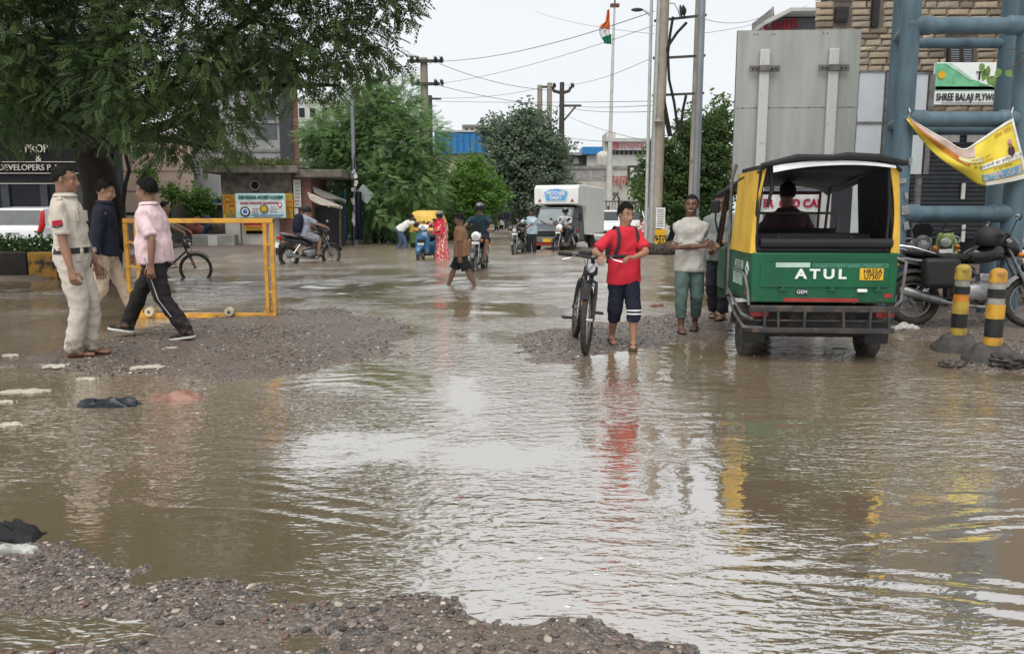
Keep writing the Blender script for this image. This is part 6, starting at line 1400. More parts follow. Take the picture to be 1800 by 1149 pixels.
# --- blue tubular tower
BLUE = pm('blue_grey_tower_paint', (.082, .130, .160), .5, .0, var=.12, scale=5, coat=.0, col2=(.045, .072, .088), contrast=(.25, .58), stretch=(1, 1, .3), aniso_detail=7)
td = 9.7; tx_ = W(1672, 400, td).x; tw = thing('steel_tower', 'blue painted tubular steel tower leg behind the parked motorcycles', 'tower', (tx_, td, 0)); k_ = td / FPX
for px, y, w_ in ((1577, 0, 15.5), (1778, 0, 18.5), (1604, .75, 11), (1804, .75, 14)):
    x = (px - 1672) * k_ + (.02 if y else 0); MB().cyl((x, y, -.2), (x, y, 9), w_ * k_, n=20).build('column', BLUE, tw)
for py in (-180, 45, 210, 375):
    z = W(1672, py, td).z; MB().cyl(((1577 - 1672) * k_, 0, z), ((1778 - 1672) * k_, 0, z), 13 * k_, n=18).build('cross_tube', BLUE, tw)
    MB().cyl(((1608 - 1672) * k_, .75, z - .05), ((1804 - 1672) * k_, .75, z - .05), 9 * k_, n=16).build('cross_tube', BLUE, tw); MB().cyl(((1577 - 1672) * k_, 0, z), ((1604 - 1672) * k_ + .02, .75, z), 9 * k_, n=16).build('cross_tube', BLUE, tw)
    for px in (1577, 1778): MB().lathe([(13.5 * k_, -.16), (16 * k_, -.13), (16 * k_, .13), (13.5 * k_, .16)], ((px - 1672) * k_ + (.10 if px < 1600 else -.12), 0, z), (1, 0, 0), 18).build('tube_collar', BLUE, tw)
for k in range(5): z = 1.15 + .2 * k + random.uniform(-.05, .05); MB().box(((1577 - 1672) * k_ + random.uniform(-.03, .06), -17.9 * k_, z), (random.uniform(.04, .09), .006, random.uniform(.05, .12)), roty(random.uniform(-.3, .3))).build('torn_poster', pm('rain_faded_paper', (.26, .27, .26), .85, var=.25, scale=30), tw)
# --- yellow banner tied to the tower
bn = thing('banner', 'torn yellow printed cloth banner sagging from the blue tower crossbar', 'banner', W(1690, 210, td - .16)); bo = W(1690, 210, td - .16)
TOPL = [(1597, 206), (1632, 228), (1664, 246), (1693, 262), (1716, 250), (1742, 232), (1766, 216), (1781, 208)]; BOTL = [(1593, 210), (1620, 246), (1652, 278), (1690, 304), (1722, 325), (1752, 324), (1785, 318), (1808, 312)]
def banner_pt(u, v, off=0.0):
    t = u * 7; i = min(int(t), 6); f = t - i
    def cr(L):
        p = [Vector((*L[max(0, min(7, i + j))], 0)) for j in (-1, 0, 1, 2)]; return .5 * ((2 * p[1]) + (p[2] - p[0]) * f + (2 * p[0] - 5 * p[1] + 4 * p[2] - p[3]) * f * f + (3 * p[1] - p[0] - 3 * p[2] + p[3]) * f ** 3)
    q = cr(TOPL).lerp(cr(BOTL), v); dep = -.10 * math.sin(v * 2.6) * math.sin(u * 3.0) + .03 * math.sin(u * 17 + v * 5) - off
    return W(q.x, q.y, td - .17 + dep) - bo
def banner_patch(name, u0, u1, v0, v1, mat, off, nu=24, nv=12):
    g_ = MB(); vs_ = [banner_pt(u0 + (u1 - u0) * i / nu, v0 + (v1 - v0) * j / nv, off) for j in range(nv + 1) for i in range(nu + 1)]
    g_.add(vs_, [(j * (nu + 1) + i, j * (nu + 1) + i + 1, (j + 1) * (nu + 1) + i + 1, (j + 1) * (nu + 1) + i) for j in range(nv) for i in range(nu)]); o = g_.build(name, mat, bn, smooth=180); so = o.modifiers.new('cloth', 'SOLIDIFY'); so.thickness = .003; so.offset = 1; return o
YB = pm('banner_yellow', (.66, .52, .05), .6, var=.10, scale=5); ORB = pm('banner_orange', (.46, .17, .02), .6, var=.25, scale=8); WB = pm('banner_white', (.66, .64, .58), .6, var=.08)
banner_patch('cloth', 0, 1, 0, 1, YB, 0, 40, 18); banner_patch('printed_band', .02, .55, .06, .34, pm('banner_pink', (.50, .36, .32), .6), .006); banner_patch('printed_band', .03, .50, .36, .60, ORB, .006); banner_patch('white_hem', .0, 1, .0, .045, WB, .008); banner_patch('white_hem', .955, 1, .05, 1, WB, .008, 6, 14); banner_patch('white_hem', .62, .95, .93, 1, WB, .008); banner_patch('printed_band', .60, .95, .55, .66, WB, .006); banner_patch('printed_photo', .60, .94, .76, .91, pm('banner_blue_photo', (.10, .25, .40), .6, var=.4, scale=25, col2=(.36, .34, .30), contrast=(.42, .55)), .006)
banner_patch('printed_band', .40, .62, .36, .5, pm('banner_pale_yellow', (.62, .58, .28), .6), .006)
for body, u, v, sz, m_ in (('में आप सभी का हार्दिक स्वागत', .77, .605, .050, INK), ('समस्त नगर वासी', .60, .42, .035, ORB), ('की ओर से नमस्ते', .62, .50, .035, ORB), ('एवं शुभ कामना', .78, .71, .035, INK), ('सेवा शिविर', .84, .14, .06, ORB), ('जन कल्याण', .30, .47, .05, pm('banner_dark_red', (.22, .03, .02), .6))):
    text(body, sz, m_, bn, (0, 0, 0), (0, 0, 0), depth=0.0, name='printed_lettering', warp=lambda c, u=u, v=v: banner_pt(min(.99, max(0, u + c.x / 1.25)), min(.99, max(.01, v - c.y / .62)), .011))
ph = MB(); 
for cu, cv, ru, rv in ((.875, .50, .035, .10),): ph.add([banner_pt(cu + ru * math.cos(a), cv + rv * math.sin(a) * (1 if math.sin(a) < 0 else .8), .012) for a in [2 * math.pi * k / 20 for k in range(20)]], [tuple(range(20))])
ph.build('printed_shoulders', pm('print_dark_cloth', (.06, .03, .04), .6), bn); ph = MB().add([banner_pt(.875 + .016 * math.cos(a), .385 + .055 * math.sin(a), .014) for a in [2 * math.pi * k / 16 for k in range(16)]], [tuple(range(16))]); ph.build('printed_face', pm('print_skin', (.24, .12, .08), .6), bn); ph = MB().add([banner_pt(.875 + .021 * math.cos(a), .335 + .04 * math.sin(a), .016) for a in [2 * math.pi * k / 16 for k in range(16)]], [tuple(range(16))]); ph.build('printed_turban', pm('print_pink', (.52, .22, .30), .6), bn)
for px, py in ((1597, 207), (1781, 209)): MB().tube([W(px, py, td - .15) - bo, W(px + (3 if px < 1700 else -3), py - 10, td - .22) - bo, W(px, py - 20, td - .02) - bo], .006, 6).build('tie_cord', WB, bn)
# board seen through the three wheeler
b = Place('signboard', 'white board with red letters seen through the three wheeler windscreen', 'sign', 1388, 17)
bd = b.box('board', 1332, 342, 1442, 374, PLATE_W, 0, .05); b.text('RER  OLD CAR', 1388, 358, 14, pm('board_crimson', (.38, .01, .05), .5), .02, bd, sx=.92, bold=.008, depth=.01)
for x in (1340, 1436): q = b.at(x, 374, -.06); MB().box((q.x, q.y, q.z / 2 + .2), (.06, .06, q.z + .9)).build('post', GREYTUBE, b.root)
# ================================================================ POLES, WIRES, VEHICLES, FAR PEOPLE
o = pole('tall tapered concrete pole with crossarms and insulators behind the light green tree', 745, 46, 102, .30, .20, CPOLE); k_ = 46 / FPX
def insul(o, p, s=1.0): MB().lathe([(.05 * s, 0), (.16 * s, .03), (.07 * s, .08), (.15 * s, .12), (.05 * s, .2)], p, (1, 0, .2), 10).build('insulator', DKPOLE, o)
for py, w_ in ((109, 30), (149, 24)):
    z = W(745, py, 46).z; MB().box((3 * k_, -.25, z), (2 * w_ * k_, .16, .16)).build('crossarm', DKPOLE, o)
    for s_ in (-22, -12, 18, 28): insul(o, (s_ * k_, -.3, z + .05), 1.5)
for px, top, lab, m_, r in ((949, 150, 'left one of two plain grey poles behind the dusty tree', CPOLE, .15), (966, 146, 'right one of two plain grey poles behind the dusty tree', CPOLE, .15), (756, 168, 'short dark pole beside the tall tapered concrete pole', DKPOLE, .12)):
    o = pole(lab, px, 49, top, r + .03, r, m_)
    if px == 949: MB().box((9 * 49 / FPX, 0, W(949, 153, 49).z), (22 * 49 / FPX, .12, .12)).build('crossarm', DKPOLE, o)
    if px == 756: MB().box((6 * 49 / FPX, 0, W(756, 174, 49).z), (26 * 49 / FPX, .1, .1)).build('crossarm', DKPOLE, o)
o = pole('dark pole with angled crossarms behind the delivery truck', 988, 47, 145, .22, .13, DKPOLE); k_ = 47 / FPX
zz = lambda py: W(988, py, 47).z
MB().tube([(-16 * k_, 0, zz(152)), (-14 * k_, 0, zz(160)), (0, 0, zz(164)), (12 * k_, 0, zz(160)), (15 * k_, 0, zz(153))], .10, 6).build('crossarm', DKPOLE, o); MB().box((14 * k_, 0, zz(186)), (38 * k_, .1, .12)).build('crossarm', DKPOLE, o); MB().tube([(2 * k_, 0, zz(214)), (24 * k_, 0, zz(187))], .05, 6).build('brace', DKPOLE, o)
for x in (-16, 15): insul(o, (x * k_, 0, zz(151)), 1.2)
# H frame of concrete poles
o = thing('utility_pole_pair', 'pair of tall concrete poles joined by crossbars with thick black cables', 'utility poles', (W(1150, 400, 27).x, 27, 0)); k_ = 27 / FPX; zz = lambda py: W(1150, py, 27).z
MB().tube([(.02, 0, -.2), (.08, 0, 4), (.16, 0, 9.8)], [.22, .19, .16], 12).build('pole', CPOLE, o); MB().tube([(-.14, -.1, -.2), (-.10, -.1, 4), (-.02, -.1, 9.8)], [.10, .085, .07], 10).build('steel_conduit', PALEPOLE, o); MB().tube([(67 * k_, .3, -.2), (68 * k_, .3, 4), (69 * k_, .3, 9.8)], [.14, .12, .11], 12).build('pole', CPOLE, o)
for y0, y1 in ((37, 27), (103, 98), (168, 164)): MB().box((35 * k_, 0, (zz(y0) + zz(y1)) / 2), (88 * k_, .09, .07), roty(-math.atan2(zz(y1) - zz(y0), 84 * k_))).build('crossbar', DKPOLE, o)
for pts in (((1183, 30), (1178, 60), (1174, 95), (1176, 140), (1185, 180), (1192, 230)), ((1207, 40), (1190, 58), (1172, 85), (1163, 110), (1163, 150), (1172, 200), (1180, 240)), ((1206, 168), (1200, 195), (1196, 240)), ((1156, 100), (1162, 170), (1176, 240))): MB().tube([W(x, y, 26.9) - Vector((W(1150, 400, 27).x, 27, 0)) for x, y in pts], .045, 8).build('cable', RUBBER, o)
MB().tube([(.0, -.1, zz(6)), (.45, -.1, zz(8)), (30 * k_, -.1, zz(20)), (33 * k_, -.1, zz(32))], .02, 6).build('cable_bracket', PALEPOLE, o); insul(o, (33 * k_, -.1, zz(22)), 1.3); MB().lathe([(.02, 0), (.05, .06), (.16, .20)], (.02, -.25, zz(205)), (0, 0, -1), 14).build('bell_lamp', pm('bell_lamp_metal', (.25, .22, .2), .5), o)
nb = MB().box((8 * k_, -.25, (zz(365) + zz(401)) / 2), (16 * k_, .02, zz(365) - zz(401))).build('notice', PLATE_W, o)
for k in range(8): MB().box((8 * k_, -.265, zz(369 + 4 * k)), (11 * k_, .01, .03)).build('notice_line', CONC, nb)
yb = MB().box((9 * k_, -.27, (zz(403) + zz(436)) / 2), (20 * k_, .03, zz(403) - zz(436))).build('yellow_notice', PLATE_Y, o); text('भूत', .36, INK, yb, (9 * k_, -.29, (zz(403) + zz(436)) / 2), depth=.01)
o = pole('plain galvanised steel pole beside the road sign', 1240, 13, -180, .065, .055, GALV, 'street_pole')
o = pole('steel street lamp arm reaching left over the road', 1146, 26.72, -30, .06, .05, PALEPOLE, 'street_lamp', cat='street lamp'); k_ = 26.6 / FPX; zz = lambda py: W(1143, py, 26.6).z
MB().tube([(0, 0, zz(28)), (-8 * k_, 0, zz(20)), (-16 * k_, 0, zz(15)), (-20 * k_, 0, zz(15))], .03, 8).build('arm', PALEPOLE, o); MB().ball((-24 * k_, 0, zz(16)), (.20, .12, .055), 14, 8).build('lamp_head', DKPOLE, o)
# flag pole
fx, fd = W(1069, 400, 50).x, 50.0; o = thing('flag_pole', 'tall white flagpole with a drooping Indian flag', 'flag pole', (fx, fd, 0)); zz = lambda py: W(1069, py, fd).z; k_ = fd / FPX
MB().tube([(0, 0, -.2), (.02, 0, zz(300)), (.04, 0, zz(240)), (.10, 0, zz(100)), (.16, 0, zz(12))], [.22, .19, .12, .09, .06], 14).build('pole', PALEPL, o); MB().box((.17, 0, zz(10)), (15 * k_, .25, 5 * k_)).build('finial_block', pm('maroon_cap', (.16, .05, .05), .6), o); MB().tube([(.17, 0, zz(8)), (.17, 0, zz(0))], .05, 6).build('finial_spike', DKPOLE, o)
def flag_piece(name, L, Rr, mat):
    rings = []; n_ = len(L)
    for i in range(n_):
        a, b_2 = W(*L[i], fd) - Vector((fx, fd, 0)), W(*Rr[i], fd) - Vector((fx, fd, 0)); row = [a.lerp(b_2, t / 6) + Vector((0, .12 * math.sin(t * 2.2 + i), 0)) for t in range(7)]; rings.append(row + [p + Vector((0, .03, 0)) for p in row[::-1]])
    return MB().ring_loft(rings).build(name, mat, o, smooth=60)
flag_piece('saffron_band', [(1067, 18), (1066, 28), (1064, 38), (1056, 44), (1053, 50)], [(1072, 16), (1072, 28), (1072, 38), (1072, 46), (1072, 53)], cloth('saffron', (.72, .20, .05))); flag_piece('white_band', [(1053, 50.5), (1054, 58), (1057, 66)], [(1072, 53.5), (1072, 57), (1074, 61)], cloth('flag_white', (.72, .72, .72))); flag_piece('green_band', [(1057, 66.5), (1061, 71), (1063, 77)], [(1075, 60), (1075, 68), (1075, 78)], cloth('flag_green', (.02, .20, .10)))
# overhead wires
WIRE = pm('wire_dark', (.10, .10, .11), .6)
for k, (a, b_2, sag, r) in enumerate((((770, 108, 46), (1150, 20, 27), 14, .018), ((765, 148, 46), (1150, 45, 27), 10, .012), ((772, 112, 46), (990, 160, 47), 10, .02), ((770, 150, 46), (990, 188, 47), 5, .02), ((760, 172, 49), (950, 155, 49), 6, .015), ((990, 150, 47), (1150, 100, 27), 8, .012), ((1000, 186, 47), (1150, 185, 27), 3, .015), ((1000, 190, 47), (1150, 196, 27), 4, .015), ((985, 240, 47), (1152, 250, 27), 4, .015), ((990, 200, 47), (1150, 250, 27), 6, .012), ((765, 178, 49), (1150, 178, 27), 2, .014), ((760, 110, 46), (600, 150, 32.5), 10, .015), ((1225, 30, 27), (1340, 30, 34), 10, .012), ((1225, 60, 27), (1420, 10, 40), 8, .010), ((1150, 60, 27), (940, 20, 60), 6, .01), ((617, 180, 32.5), (745, 120, 46), 12, .012))):
    p0, p1 = W(*a), W(*b_2); pts = [p0.lerp(p1, t / 12) - Vector((0, 0, sag * (p0.y + p1.y) / 2 / FPX * 4 * (t / 12) * (1 - t / 12))) for t in range(13)]
    w_ = MB().tube(pts, r * .75, 5).build('overhead_wire', WIRE); tag(w_, 'thin dark overhead wire sagging across the pale sky between poles', 'wire', 'overhead wires')
# ---------------------------------------------------------------- barricade
YST = pm('barricade_yellow', (.56, .29, .04), .5, var=.15, scale=6, col2=(.34, .16, .045), contrast=(.3, .55), aniso_detail=7); bz = 7.95
bl, br_ = foot(228, 572), foot(478, 566); br_ = Vector((W(478, 566, bl.y + .05).x, bl.y + .05, bl.z)); k_ = bl.y / FPX
bl.z = max(gz(bl.x + .25 * i, bl.y + .06 * j) for i in range(7) for j in range(3)); o = thing('barricade', 'yellow steel road barricade frame on small white wheels', 'barricade', (bl.x, bl.y + .12, bl.z)); Lb = br_.x - bl.x
ztop, zbot = W(228, 388, bl.y + .12).z - bl.z, W(228, 560, bl.y + .12).z - bl.z + .045
MB().box((Lb / 2, 0, ztop), (Lb + .10, .06, .058)).build('top_rail', YST, o, bevel=.005); MB().box((Lb / 2, 0, zbot), (Lb + .10, .06, .058)).build('bottom_rail', YST, o, bevel=.005)
for x in (-.03, .11, Lb - .06, Lb + .025): MB().box((x, .002, (ztop + zbot) / 2), (.05, .05, ztop - zbot + .045)).build('upright', YST, o, bevel=.005)
for z_ in (.25, .5, .75):
    MB().tube([(-.03, -.03, zbot + (ztop - zbot) * z_), (.04, -.05, zbot + (ztop - zbot) * z_ + .04), (.11, -.03, zbot + (ztop - zbot) * z_)], .012, 6).build('hinge_loop', YST, o); MB().box((Lb - .02, -.02, zbot + (ztop - zbot) * z_), (.06, .02, .02)).build('weld_plate', YST, o)
for x in (.24, Lb * .70):
    w_ = MB().lathe([(.02, -.03), (.055, -.03), (.06, -.02), (.06, .02), (.055, .03), (.02, .03)], (x, -.06, .058), (0, 1, 0), 20).build('wheel', pm('cream_nylon_wheel', (.56, .48, .36), .5), o); MB().lathe([(.018, 0), (.018, .012), (.001, .012)], (x, -.088, .058), (0, -1, 0), 12).build('axle_bolt', DKPOLE, w_); MB().box((x, -.02, .09), (.05, .06, .05)).build('wheel_bracket', YST, o)
MB().box((.17, .14, .045), (.05, .30, .035)).build('foot', YST, o); MB().box((Lb - .1, .14, .045), (.05, .30, .035)).build('foot', YST, o)
# ---------------------------------------------------------------- bollards
def bollard(px, pyb, pyt, label, bands):
    p0 = foot(px, pyb); o = thing('bollard', label, 'bollard', p0, 0, 'striped bollards by the tower'); Hh_ = (pyb - pyt) * p0.y / FPX; r = .072
    prof = [(.25, -.06), (.235, .005), (.21, .05), (.165, .10), (.12, .14), (.085, .155)]; mb = MB(); mb.lathe(prof, n=20); mb.v = [(x + .035 * mnoise.noise(Vector((x * 9, y * 9, z * 9))), y + .035 * mnoise.noise(Vector((y * 9, x * 7, z * 8))), z + .02 * mnoise.noise(Vector((x * 6, y * 6, 3)))) for x, y, z in mb.v]; mb.build('concrete_base', pm('wet_concrete_base', (.075, .07, .066), .7, var=.3, scale=9, bump=.5), o)
    z0 = .12
    for f0, f1, m_, k in bands: MB().lathe([(r * k, z0 + (Hh_ - z0) * f0), (r * k, z0 + (Hh_ - z0) * f1 - .001)], n=24).build('band', m_, o, smooth=30)
    zt0 = z0 + (Hh_ - z0) * bands[-1][1]; MB().lathe([(r * 1.0, zt0), (r * 1.02, zt0 + .02), (r * .98, Hh_ - .045), (r * .8, Hh_ - .02), (r * .45, Hh_ - .004), (r * .05, Hh_)], n=24).build('cap', bands[0][2], o); return o
YB1 = pm('bollard_yellow', (.46, .25, .03), .6, var=.15, scale=11, col2=(.20, .10, .03), contrast=(.33, .55), aniso_detail=7); YB2 = pm('bollard_olive_yellow', (.38, .27, .045), .6, var=.15, scale=11, col2=(.17, .11, .03), contrast=(.33, .55), aniso_detail=7); BKB = pm('bollard_black', (.02, .02, .02), .5, var=.2, scale=20); GRB = pm('bollard_grey_tape', (.30, .30, .27), .5, var=.15, scale=14, col2=(.16, .15, .13)); ORB2 = pm('bollard_orange', (.55, .20, .03), .5, var=.15, scale=14)
bollard(1682, 614, 462, 'striped bollard on a rounded cement base, farther of the pair by the motorcycle', [(-.02, .14, YB2, 1.0), (.14, .33, BKB, 1.0), (.33, .50, YB2, 1.03), (.50, .60, ORB2, .94), (.60, .70, BKB, 1.03), (.70, .79, GRB, .90)])
bollard(1742, 634, 468, 'striped bollard with a broken cement base, nearer of the pair by the motorcycle', [(-.02, .14, YB1, 1.06), (.14, .37, BKB, 1.03), (.37, .55, YB1, 1.05), (.55, .63, GRB, .94), (.63, .74, BKB, 1.02), (.74, .82, GRB, .93)])
# ---------------------------------------------------------------- parked motorcycles on the right
mp_ = foot(1705, 575)
motorcycle('black motorcycle with side bags parked behind the bollards', (mp_.x + .02, mp_.y + .05, mp_.z), R(-97), BLACKP, 'parked motorcycles', lean=R(-7), pannier=True, mirror_out=True)
hq = Vector((mp_.x + .02, mp_.y - .02, mp_.z)); hp = thing('helmet', 'black helmet resting on the tank of the parked motorcycle', 'helmet', (hq.x + .10, hq.y, hq.z + .93), R(-110)); rings = []
for i in range(13):
    th = math.pi * (.28 + .71 * i / 12); rings.append([Vector((math.sin(th) * math.cos(2 * math.pi * j / 22) * .125, math.sin(th) * math.sin(2 * math.pi * j / 22) * .15, .09 - math.cos(th) * .135)) for j in range(22)])
MB().ring_loft(rings).build('shell', BLACKM, hp, smooth=60); MB().ring_loft([[Vector((math.cos(R(20 + 140 * j / 10)) * .127 * s_, math.sin(R(20 + 140 * j / 10)) * .153 * s_, z)) for j in range(11)] + [Vector((math.cos(R(20 + 140 * j / 10)) * .122 * s_, math.sin(R(20 + 140 * j / 10)) * .147 * s_, z)) for j in range(10, -1, -1)] for z, s_ in ((.05, .99), (.09, 1.02), (.13, .98))]).build('visor', MATS['visor_smoke'], hp)
GRN2 = pm('lime_green_paint', (.13, .20, .02), .35, coat=.4); GRM = pm('grey_metal_paint', (.16, .165, .17), .35, .3, coat=.3)
motorcycle('grey motorcycle with a silver headlamp cowl parked under the tower', tuple(foot(1640, 545) + Vector((0, .35, 0))), R(160), GRM, 'parked motorcycles', lean=R(5), windscreen=True)
motorcycle('lime green motorcycle parked between the tower legs', tuple(foot(1700, 535) + Vector((0, .5, 0))), R(150), GRN2, 'parked motorcycles', lean=R(5))
motorcycle('black motorcycle parked at the right edge behind the tower leg', tuple(foot(1790, 535) + Vector((.35, .5, 0))), R(155), BLACKP, 'parked motorcycles', lean=R(5))
# ---------------------------------------------------------------- riders and walkers in the flood
WZ = -.13
def wl_pt(px, py, dz=WZ): q = G(px, py); return Vector((q.x, q.y, dz))
def ride(label, p, yaw, H, **kw):
    pose = dict(pel=(0, -.115 , .545), la=(-.085, .10, .24), ra=(.085, .10, .24), lw=(-.19, .20, .665), rw=(.19, .20, .665), lean=10, lpole=(-.8, -.5, -.6), rpole=(.8, -.5, -.6), lk=(-.5, 1, .5), rk=(.5, 1, .5), lhn=(0, 0, -1), rhn=(0, 0, -1), curl=60); pose.update(kw.pop('pose', {}))
    return person('person', label, p, yaw, H, pose, **kw)
p0 = wl_pt(546, 461)
motorcycle('black motorcycle with red tail lamp ridden away through the flood at the left', p0, R(-46), BLACKP, BIKES)
m_, J = ride('rider in grey tshirt, helmet and navy backpack on the black motorcycle', p0, R(-44), 1.62, skin=SK_LIGHT, top=cloth('heather_grey_tee', (.26, .28, .32)), sleeve=.8, legs=cloth('patterned_grey_shorts', (.33, .33, .35), var=.3, scale=20), leg_len=.46, voxel=.018, helmet=BLACKM, hair=False, shoes=('sandal', RUBBER, RUBBER)); backpack(m_, J, cloth('navy_backpack', (.012, .014, .028)), straps=False, size=1.15)
p0 = wl_pt(843, 472)
motorcycle('dark motorcycle with white headlamp cowl ridden towards the camera behind the wading boy', p0, R(172), pm('dark_green_paint', (.012, .025, .02), .3, coat=.4), BIKES, white_nose=True, windscreen=True)
ride('helmeted rider in teal and black shirt coming towards the camera behind the wading boy', p0, R(172), 1.66, skin=SK_MED, top=cloth('dark_teal_tee', (.022, .045, .058)), sleeve=.8, legs=cloth('dark_shorts', (.02, .02, .022)), leg_len=.45, voxel=.018, helmet=GRM, hair=False, girth=1.12, shoes=('sandal', RUBBER, RUBBER))
p0 = wl_pt(755, 455); scooter('blue scooter with white handlebar cowl pushed through the flood', p0, R(162), pm('scooter_blue', (.025, .11, .23), .3, coat=.5))
FLORAL = cloth('red_floral_dress', (.42, .04, .06), var=.5, scale=28, col2=(.62, .50, .42), contrast=(.44, .47)); SCARF = cloth('red_scarf', (.55, .03, .05))
q = wl_pt(777, 456); w_, J = person('person', 'person in long red floral dress with scarf standing beside the blue scooter', q, R(150), 1.50, dict(rw=(.30, .26, .66), lw=(.06, .24, .62), rpole=(1, -.6, -.5), lpole=(-1, -.6, -.5), hpitch=16, lean=6, skirt_z=.02), SK_MED, FLORAL, 1.4, -.05, None, skirt=FLORAL, voxel=.018, hair=False, helmet=pm('grey_pink_helmet', (.20, .17, .16), .4))
MB().ring_loft([[J['N'] + J['f'] * (.06 + .05 * t) * 1.5 + J['r'] * ((i / 6 - .5) * .34) + Vector((0, 0, .02 - t * .42)) + J['f'] * .02 * math.sin(i * 2) for i in range(7)] + [J['N'] + J['f'] * (.04 + .05 * t) * 1.5 + J['r'] * ((i / 6 - .5) * .34) + Vector((0, 0, .02 - t * .42)) for i in range(6, -1, -1)] for t in (0, .3, .6, 1)]).build('scarf', SCARF, w_, smooth=60)
person('person', 'wading boy in brown shirt and black shorts walking left in the water', wl_pt(812, 503, -.10), R(80), 1.44, dict(la=(-.05, -.20, .055), ra=(.05, .20, .05), lw=(-.15, -.02, .45), rw=(.15, .09, .47), lp=-10, pel=(0, 0, .51), hpitch=18, lean=3), SK_DARK, cloth('tan_brown_shirt', (.23, .125, .07)), .75, -.06, cloth('black_shorts', (.014, .014, .015)), .46, 1.15, voxel=.013)
q = wl_pt(706, 437); person('person', 'person in white shirt and jeans bending to push the yellow three wheeler', q, R(-78), 1.62, dict(lean=52, pel=(0, -.05, .50), la=(-.06, -.10, .045), ra=(.06, .10, .045), lw=(-.12, .50, .66), rw=(.12, .50, .68), hpitch=-5), SK_DARK, cloth('white_shirt', (.62, .62, .58)), .8, -.02, cloth('blue_jeans', (.06, .085, .15)), .97, voxel=.02)
# yellow auto far
ya = wl_pt(743, 437, -.12); o = thing('auto_rickshaw', 'small yellow three wheeler stalled in the flood beyond the blue scooter', 'auto rickshaw', ya, R(-12)); o.scale = (.86, .86, .90); YEL = pm('taxi_yellow', (.62, .40, .08), .5, var=.08); GRA = pm('taxi_green', (.05, .12, .04), .5)
rings = []
for z, w_, y0, y1 in ((.35, .62, 0, 2.0), (.80, .65, -.02, 2.2), (1.15, .62, .02, 2.1), (1.45, .58, .06, 1.8), (1.62, .50, .14, 1.6), (1.68, .36, .3, 1.4)): rings.append([Vector((-w_, y0 + .1, z)), Vector((-w_ + .1, y0, z)), Vector((w_ - .1, y0, z)), Vector((w_, y0 + .1, z)), Vector((w_ * .8, y1, z)), Vector((-w_ * .8, y1, z))])
MB().ring_loft(rings[:2]).build('lower_body', GRA, o, bevel=.02); MB().ring_loft(rings[1:]).build('canopy', YEL, o, bevel=.02)
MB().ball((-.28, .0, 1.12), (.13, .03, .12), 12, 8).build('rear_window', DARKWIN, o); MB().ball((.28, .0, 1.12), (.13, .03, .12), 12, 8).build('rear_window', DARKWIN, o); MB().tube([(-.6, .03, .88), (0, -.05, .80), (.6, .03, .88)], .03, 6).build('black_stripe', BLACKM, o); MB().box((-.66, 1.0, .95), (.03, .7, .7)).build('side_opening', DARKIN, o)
for x in (-.55, .55): wheel(o, (x, .35, .22), .22, .10, DULL, 5)
wheel(o, (0, 1.8, .22), .22, .10, DULL, 5)
# motorcyclists in front of the truck
p0 = wl_pt(914, 444); motorcycle('black motorcycle walked through the flood left of the white truck', p0, R(165), BLACKP, BIKES, lean=R(4))
person('person', 'person in pale blue shirt pushing a motorcycle left of the white truck', wl_pt(935, 443), R(165), 1.58, dict(rw=(.34, .22, .62), lw=(.05, .27, .60), rpole=(1, -.4, -.5), lpole=(-1, -.4, -.5), lean=12, hpitch=22), SK_DARK, cloth('pale_blue_shirt', (.42, .52, .60)), .8, -.05, cloth('dark_trouser', (.025, .025, .03)), .97, voxel=.02)
p0 = wl_pt(992, 440); motorcycle('silver and black motorcycle ridden in front of the white truck', p0, R(150), BLACKP, BIKES, white_nose=True)
CHECK = cloth('black_white_check_shirt', (.50, .50, .50), var=.5, scale=14, col2=(.03, .03, .035), contrast=(.47, .51)); ride('helmeted rider in black and white checked shirt in front of the truck', p0, R(150), 1.60, skin=SK_MED, top=CHECK, sleeve=1.8, legs=cloth('dark_trouser', (.025, .025, .03)), leg_len=.95, voxel=.02, helmet=GRM, hair=False)
# white milk truck
tp = wl_pt(975, 438, -.10); tk = thing('delivery_truck', 'white box truck with a blue arched dairy sign over its cab', 'truck', (tp.x + .12, tp.y + .3, -.10), R(158))
TW_ = pm('truck_white', (.66, .67, .64), .45, var=.06, scale=3); TD = pm('truck_grey_paint', (.075, .085, .095), .4, var=.1); hw = .84
rings = []
for y, z0, z1 in ((-3.3, .62, 2.36), (-.95, .62, 2.40), (-.80, 1.62, 2.42), (.05, 1.70, 2.40), (.22, 1.72, 2.30)): rings.append([Vector((-hw, y, z0)), Vector((hw, y, z0)), Vector((hw, y, z1)), Vector((-hw, y, z1))])
MB().ring_loft(rings).build('cargo_box', TW_, tk, bevel=.03)
rings = []
for y, z0, z1, w_ in ((-1.0, .40, 1.60, .72), (-.2, .38, 1.62, .74), (.12, .38, 1.58, .73), (.52, .40, 1.02, .74), (.80, .42, .92, .72), (.86, .46, .84, .68)): rings.append([Vector((-w_, y, z0)), Vector((w_, y, z0)), Vector((w_, y, (z0 + z1) / 2 + .05)), Vector((w_ * .93, y, z1)), Vector((-w_ * .93, y, z1)), Vector((-w_, y, (z0 + z1) / 2 + .05))])
cab = MB().ring_loft(rings).build('cab', TD, tk, bevel=.03)
MB().add([(-.64, .545, 1.02), (.64, .545, 1.02), (.60, .165, 1.55), (-.60, .165, 1.55)], [(0, 1, 2, 3)]).build('windscreen', pm('truck_windscreen', (.16, .20, .21), .08, var=.2, scale=2), tk); MB().tube([(-.67, .55, 1.01), (.67, .55, 1.01), (.63, .15, 1.575), (-.63, .15, 1.575)], .03, 6, closed=True).build('windscreen_frame', GRM, tk)
for x in (-.25, .25): MB().tube([(x, .575, 1.02), (x + .25, .50, 1.14)], .012, 5).build('wiper', BLACKM, tk)
